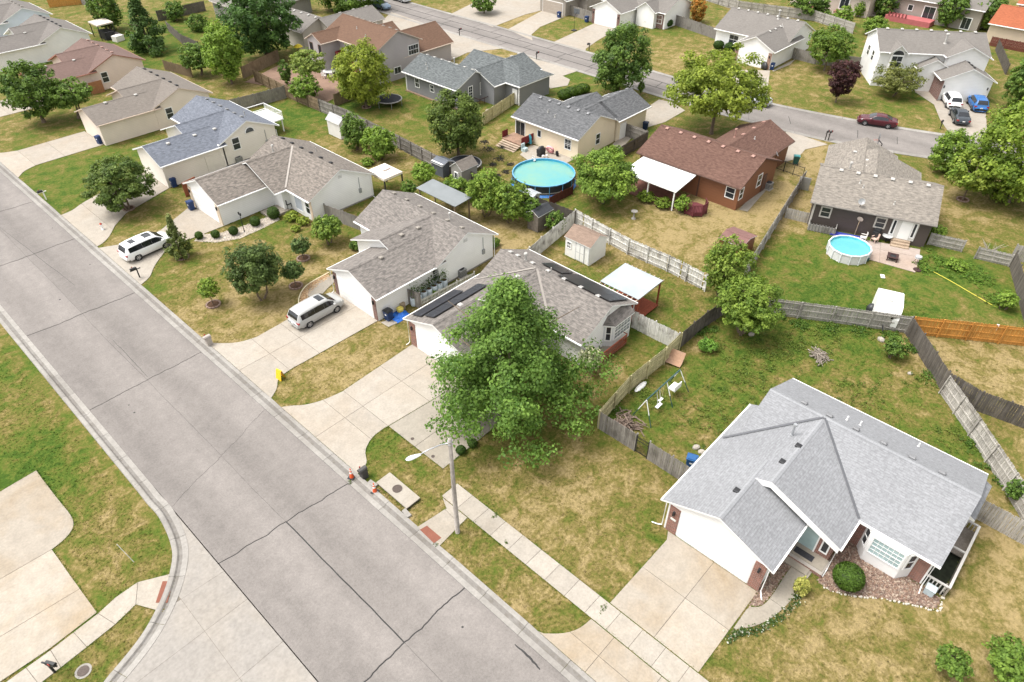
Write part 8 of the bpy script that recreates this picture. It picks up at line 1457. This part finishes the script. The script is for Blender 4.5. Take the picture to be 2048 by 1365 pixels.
dish("grey satellite dish on the corner of the red brown roof", (73.6, 28.0), 2.9, R(-60)); dish("dark satellite dish on the eave of the grey shingle roof", (68.9, 16.6), 3.05, R(200))
tag(MB().box(-.05, .05, -.9, .9, 0, 1.7).build("privacy_panel", wood((.30, .10, .05), tint=.05), None, (*(26.96, 74.10), 0), R(-75)), "short red brown fence panel at the garage corner beside the round tree", "fence panel")
cv, _ = cover("canopy_shelter", "tan canopy shelter behind the white house at the upper left", [(43.6, 138.2), (46.4, 138.2), (46.4, 142.0), (43.6, 142.0)], [2.5, 2.6, 2.6, 2.5], plain((.50, .44, .37), .8, 0, .06, 2, "tan_canvas"), [(.05, .05), (.95, .05), (.05, .95), (.95, .95)], DARK, .2)
tb2 = thing("storage_pile", "dark pile of stored things under the tan canopy", "pile", (45.2, 139.0)); b = MB(); b.box(-1, .6, -1.4, 1.4, 0, 1.3); b.build("boxes", DARK, tb2); b = MB(); b.box(.6, 1.3, -2.2, .2, 0, .9); b.build("crates", plain((.07, .06, .055), .8, 0, .3, 3, "dark_crates"), tb2)
tree("plum_tree", "dark purple shrub beside the white house at the upper left", 37.30, 137.93, 1.61, 2.09, 1.46, (.02, .018, .02), (.05, .05, .055), 'oval', .3, .9, .1, 2, None, "shrub")
tag(MB().box(-.8, .8, -.6, .6, 0, .9).build("white_chest", PW, None, (*(45.67, 136.22), 0), .3), "white storage chest on the lawn behind the rosy roofed house", "chest")
pt = thing("terrace_table", "white round table with chairs on the paver terrace", "table", (60.26, 94.61)); b = MB(); b.cyl(0, 0, .7, .76, 1.0, n=18); b.build("top", plain((.50, .50, .48), .5, 0, .1, 2, "pale_table"), pt); b = MB(); b.cyl(0, 0, 0, .7, .08, n=8); b.build("pedestal", WHITE, pt)
for k, (dx, dy) in enumerate(((-1.3, -.4), (-.6, -1.3), (.9, -1.0))): c = chair(("white terrace chair left of the round table", "white terrace chair in front of the round table", "white terrace chair right of the round table")[k], (pt.location.x + dx, pt.location.y + dy), math.atan2(dy, dx) - math.pi / 2, PW); c["group"] = "white chairs on the paver terrace"
ys2 = thing("yellow_umbrella", "small yellow garden umbrella under the huge dark tree", "umbrella", (61.75, 104.83)); b = MB(); b.lathe([(.75, 1.9), (.4, 2.2), (.01, 2.35)], 10); b.build("canopy", plain((.62, .48, .03), .7, 0, .08, 3, "yellow_cloth"), ys2); b = MB(); b.cyl(0, 0, 0, 2.2, .03, n=6); b.build("pole", DARK, ys2)
wr = thing("window_well_rail", "dark railing round the basement window of the slate grey house", "railing", (68.2, 69.5)); 
for (x0, x1, y0, y1, z0, z1) in ((-1.0, 1.0, -.75, -.7, .9, .98), (-1.0, -.95, -.7, .5, .9, .98), (.95, 1.0, -.7, .5, .3, .98)): b = MB(); b.box(x0, x1, y0, y1, z0, z1); b.build("rail", plain((.06, .03, .025), .6, 0, .1, 3, "dark_rail"), wr)
for x in (-.97, 0, .97): b = MB(); b.box(x - .03, x + .03, -.75, -.7, 0, .95); b.build("post", plain((.06, .03, .025), .6, 0, .1, 3, "dark_rail"), wr)
fm = thing("stepping_stone", "round patterned pale stone on the lawn of the slate grey house", "ornament", (67.01, 66.66)); b = MB(); b.cyl(0, 0, 0, .06, .55, n=16); b.build("slab", PAVE, fm); b = MB(); b.lathe([(.3, .065), (.3, .075), (.38, .075), (.38, .065)], 16); b.build("pattern_ring", MULCH, fm)
pc1 = thing("porch_chair", "dark metal chair on the porch of the white minivan house", "chair", (32.4, 63.2, .22), R(90)); b = MB(); b.box(-.28, .28, -.28, .28, .4, .46); b.build("seat", DARK, pc1); b = MB(); b.box(-.28, .28, .24, .3, .46, 1.0); b.build("backrest", DARK, pc1)
for x in (-.25, .25):
    for y in (-.25, .25): b = MB(); b.box(x - .02, x + .02, y - .02, y + .02, 0, .4); b.build("leg", DARK, pc1)

def weeds(label, spots, n, seed, c0=(.06, .13, .015), c1=(.17, .27, .035), size=.13):
    q = np.random.default_rng(seed); S = np.array(spots); pr = S[:, 2] ** 2; i = q.choice(len(S), n // 14, p=pr / pr.sum()); C = S[i, :2] + q.normal(size=(len(i), 2)) * S[i, 2:3] * .5; k = q.integers(0, len(C), n); X = C[k] + q.normal(size=(n, 2)) * (.12 if size > .06 else .05); P3 = np.column_stack([X, q.uniform(.03, .2 if size > .06 else .09, n)]); N_ = q.normal(size=(n, 3)) * .45 + np.array([0, 0, 1]); N_ /= np.linalg.norm(N_, axis=1)[:, None]
    o = link("weeds", leaf_mesh("weeds", P3, N_, size, tones(n, k, q, c0, c1, len(C)), None, N_)); tag(o, label, "weeds", kind="stuff")
weeds("patches of tall green weeds in the yard with the swing set", [(*p, r_) for p, r_ in (((46.15, 13.94), 3.2), ((48.44, 12.42), 2.5), ((41.19, 13.95), 3), ((52.06, 11.43), 2), ((35.80, 13.43), 2.5), ((51.07, 3.35), 2), ((45.74, -0.12), 1.4), ((34.99, 18.16), 1.8), ((43.34, 16.95), 1.5), ((46.19, 6.13), 2.5), ((54.84, 4.60), 1.2))], 7000, 8, (.07, .115, .016), (.17, .215, .035), .11)
weeds("low green weeds at the right end of the small pool yard", [(*p, r_) for p, r_ in (((69.45, 8.04), 1.6), ((69.38, 6.21), 1.6), ((68.87, 4.32), 1.4), ((66.37, 2.38), 1.2), ((67.11, 8.66), 1.0))], 3500, 9)
weeds("weeds growing along the tan and grey yard fences", [(*p, .7) for p in ((50.45, 15.19), (50.97, 13.61), (52.40, 11.58), (53.81, 9.56), (54.73, 7.39), (54.28, 5.20), (51.94, 3.26), (43.93, 19.19), (46.20, -1.31), (44.94, -2.63), (44.21, -3.75), (32.08, 19.32), (45.09, 18.92))], 3500, 10, (.04, .09, .012), (.12, .20, .03))

weeds("weeds sprouting in the joints of the near sidewalk", [(*p, .16) for p in ((18.82, 19.09), (19.04, 19.13), (17.90, 17.25), (17.62, 17.29), (18.45, 10.14), (18.12, 10.14), (18.69, 10.14), (18.94, 9.97), (14.87, 20.34), (14.25, 28.12))], 420, 12, (.04, .08, .012), (.11, .16, .03), .05)

# ================================================================== turf: tufts of grass standing on the lawns nearer the camera
def tufts():
    q = np.random.default_rng(21); n = 330000; X = q.uniform(-12, 62, n); Y = q.uniform(-16, 82, n)
    d = np.sqrt(X ** 2 + Y ** 2 + 37 ** 2); keep = q.uniform(size=n) < np.clip((46 / d) ** 2.6, .12, 1); az = np.arctan2(Y, X); keep &= (az > R(42.95 - 46)) & (az < R(42.95 + 48)) | (np.hypot(X, Y) < 30); X, Y = X[keep], Y[keep]; P_ = np.column_stack([X, Y]); bad = np.zeros(len(P_), bool)
    for poly in HARD:
        A_ = np.array(poly); mn, mx = A_.min(0) - .05, A_.max(0) + .05; m = (X > mn[0]) & (X < mx[0]) & (Y > mn[1]) & (Y < mx[1]) & ~bad
        if m.any(): idx = np.where(m)[0]; bad[idx[inside(P_[idx], poly)]] = True
    P_ = P_[~bad]; dry = dry_at(P_[:, 0], P_[:, 1]); n = len(P_); bare = q.uniform(size=n) < np.clip((dry - .75) * 1.6, 0, .9); P_ = P_[~bare]; dry = dry[~bare]; n = len(P_)
    # lusher ragged fringe along paving edges
    ex = []
    for hi_, poly in enumerate(HARD):
        if hi_ in NOFRINGE: continue
        for a, b in zip(poly, poly[1:] + poly[:1]):
            l = math.hypot(b[0] - a[0], b[1] - a[1]); mx_, my_ = (a[0] + b[0]) / 2, (a[1] + b[1]) / 2
            if mx_ > 60 or my_ > 85 or mx_ < -12 or my_ < -16 or l < .05: continue
            m = int(l * (26 if math.hypot(mx_, my_) < 45 else 12)); t = q.uniform(size=m); ex.append(np.column_stack([a[0] + (b[0] - a[0]) * t, a[1] + (b[1] - a[1]) * t]) + q.normal(size=(m, 2)) * .045)
    ex = np.concatenate(ex); cover = np.zeros(len(ex), int)
    for poly in HARD: cover += inside(ex + 0.0, poly)
    ex = ex[cover < 2]; ed = dry_at(ex[:, 0], ex[:, 1]) * .55; P_ = np.concatenate([P_, ex]); dry = np.concatenate([dry, ed]); n = len(P_)
    V = np.zeros((n, 6, 3), np.float32); h = q.uniform(.02, .055, n) * (1.35 - .5 * np.clip(dry, 0, 1)); w = q.uniform(.03, .075, n)
    for b in range(2):
        a = q.uniform(0, 6.28, n); dx, dy = np.cos(a), np.sin(a); ln = q.uniform(.05, .12, n); lx, ly = -dy * ln, dx * ln; o = b * 3
        V[:, o, 0] = P_[:, 0] - dx * w; V[:, o, 1] = P_[:, 1] - dy * w; V[:, o + 1, 0] = P_[:, 0] + dx * w; V[:, o + 1, 1] = P_[:, 1] + dy * w; V[:, o + 2, 0] = P_[:, 0] + lx; V[:, o + 2, 1] = P_[:, 1] + ly; V[:, o + 2, 2] = h
    me = bpy.data.meshes.new("grass_tufts"); me.vertices.add(n * 6); me.vertices.foreach_set("co", V.ravel()); me.loops.add(n * 6); me.loops.foreach_set("vertex_index", np.arange(n * 6, dtype=np.int32)); me.polygons.add(n * 2); me.polygons.foreach_set("loop_start", np.arange(0, n * 6, 3, dtype=np.int32)); me.polygons.foreach_set("loop_total", np.full(n * 2, 3, dtype=np.int32)); me.update(calc_edges=True); me.materials.append(GRASS); nn = q.normal(size=(n, 3)) * .22 + np.array([0, 0, 1]); nn /= np.linalg.norm(nn, axis=1)[:, None]; me.polygons.foreach_set('use_smooth', np.ones(n * 2, bool)); me.normals_split_custom_set_from_vertices(np.repeat(nn, 6, axis=0).astype(np.float32))
    at = me.attributes.new("dry", 'FLOAT', 'POINT'); at.data.foreach_set("value", np.repeat(dry, 6).astype(np.float32)); print("tufts", n)
    tag(link("grass", me), "short tufted grass standing on the nearer lawns", "grass", kind="stuff")
tufts()
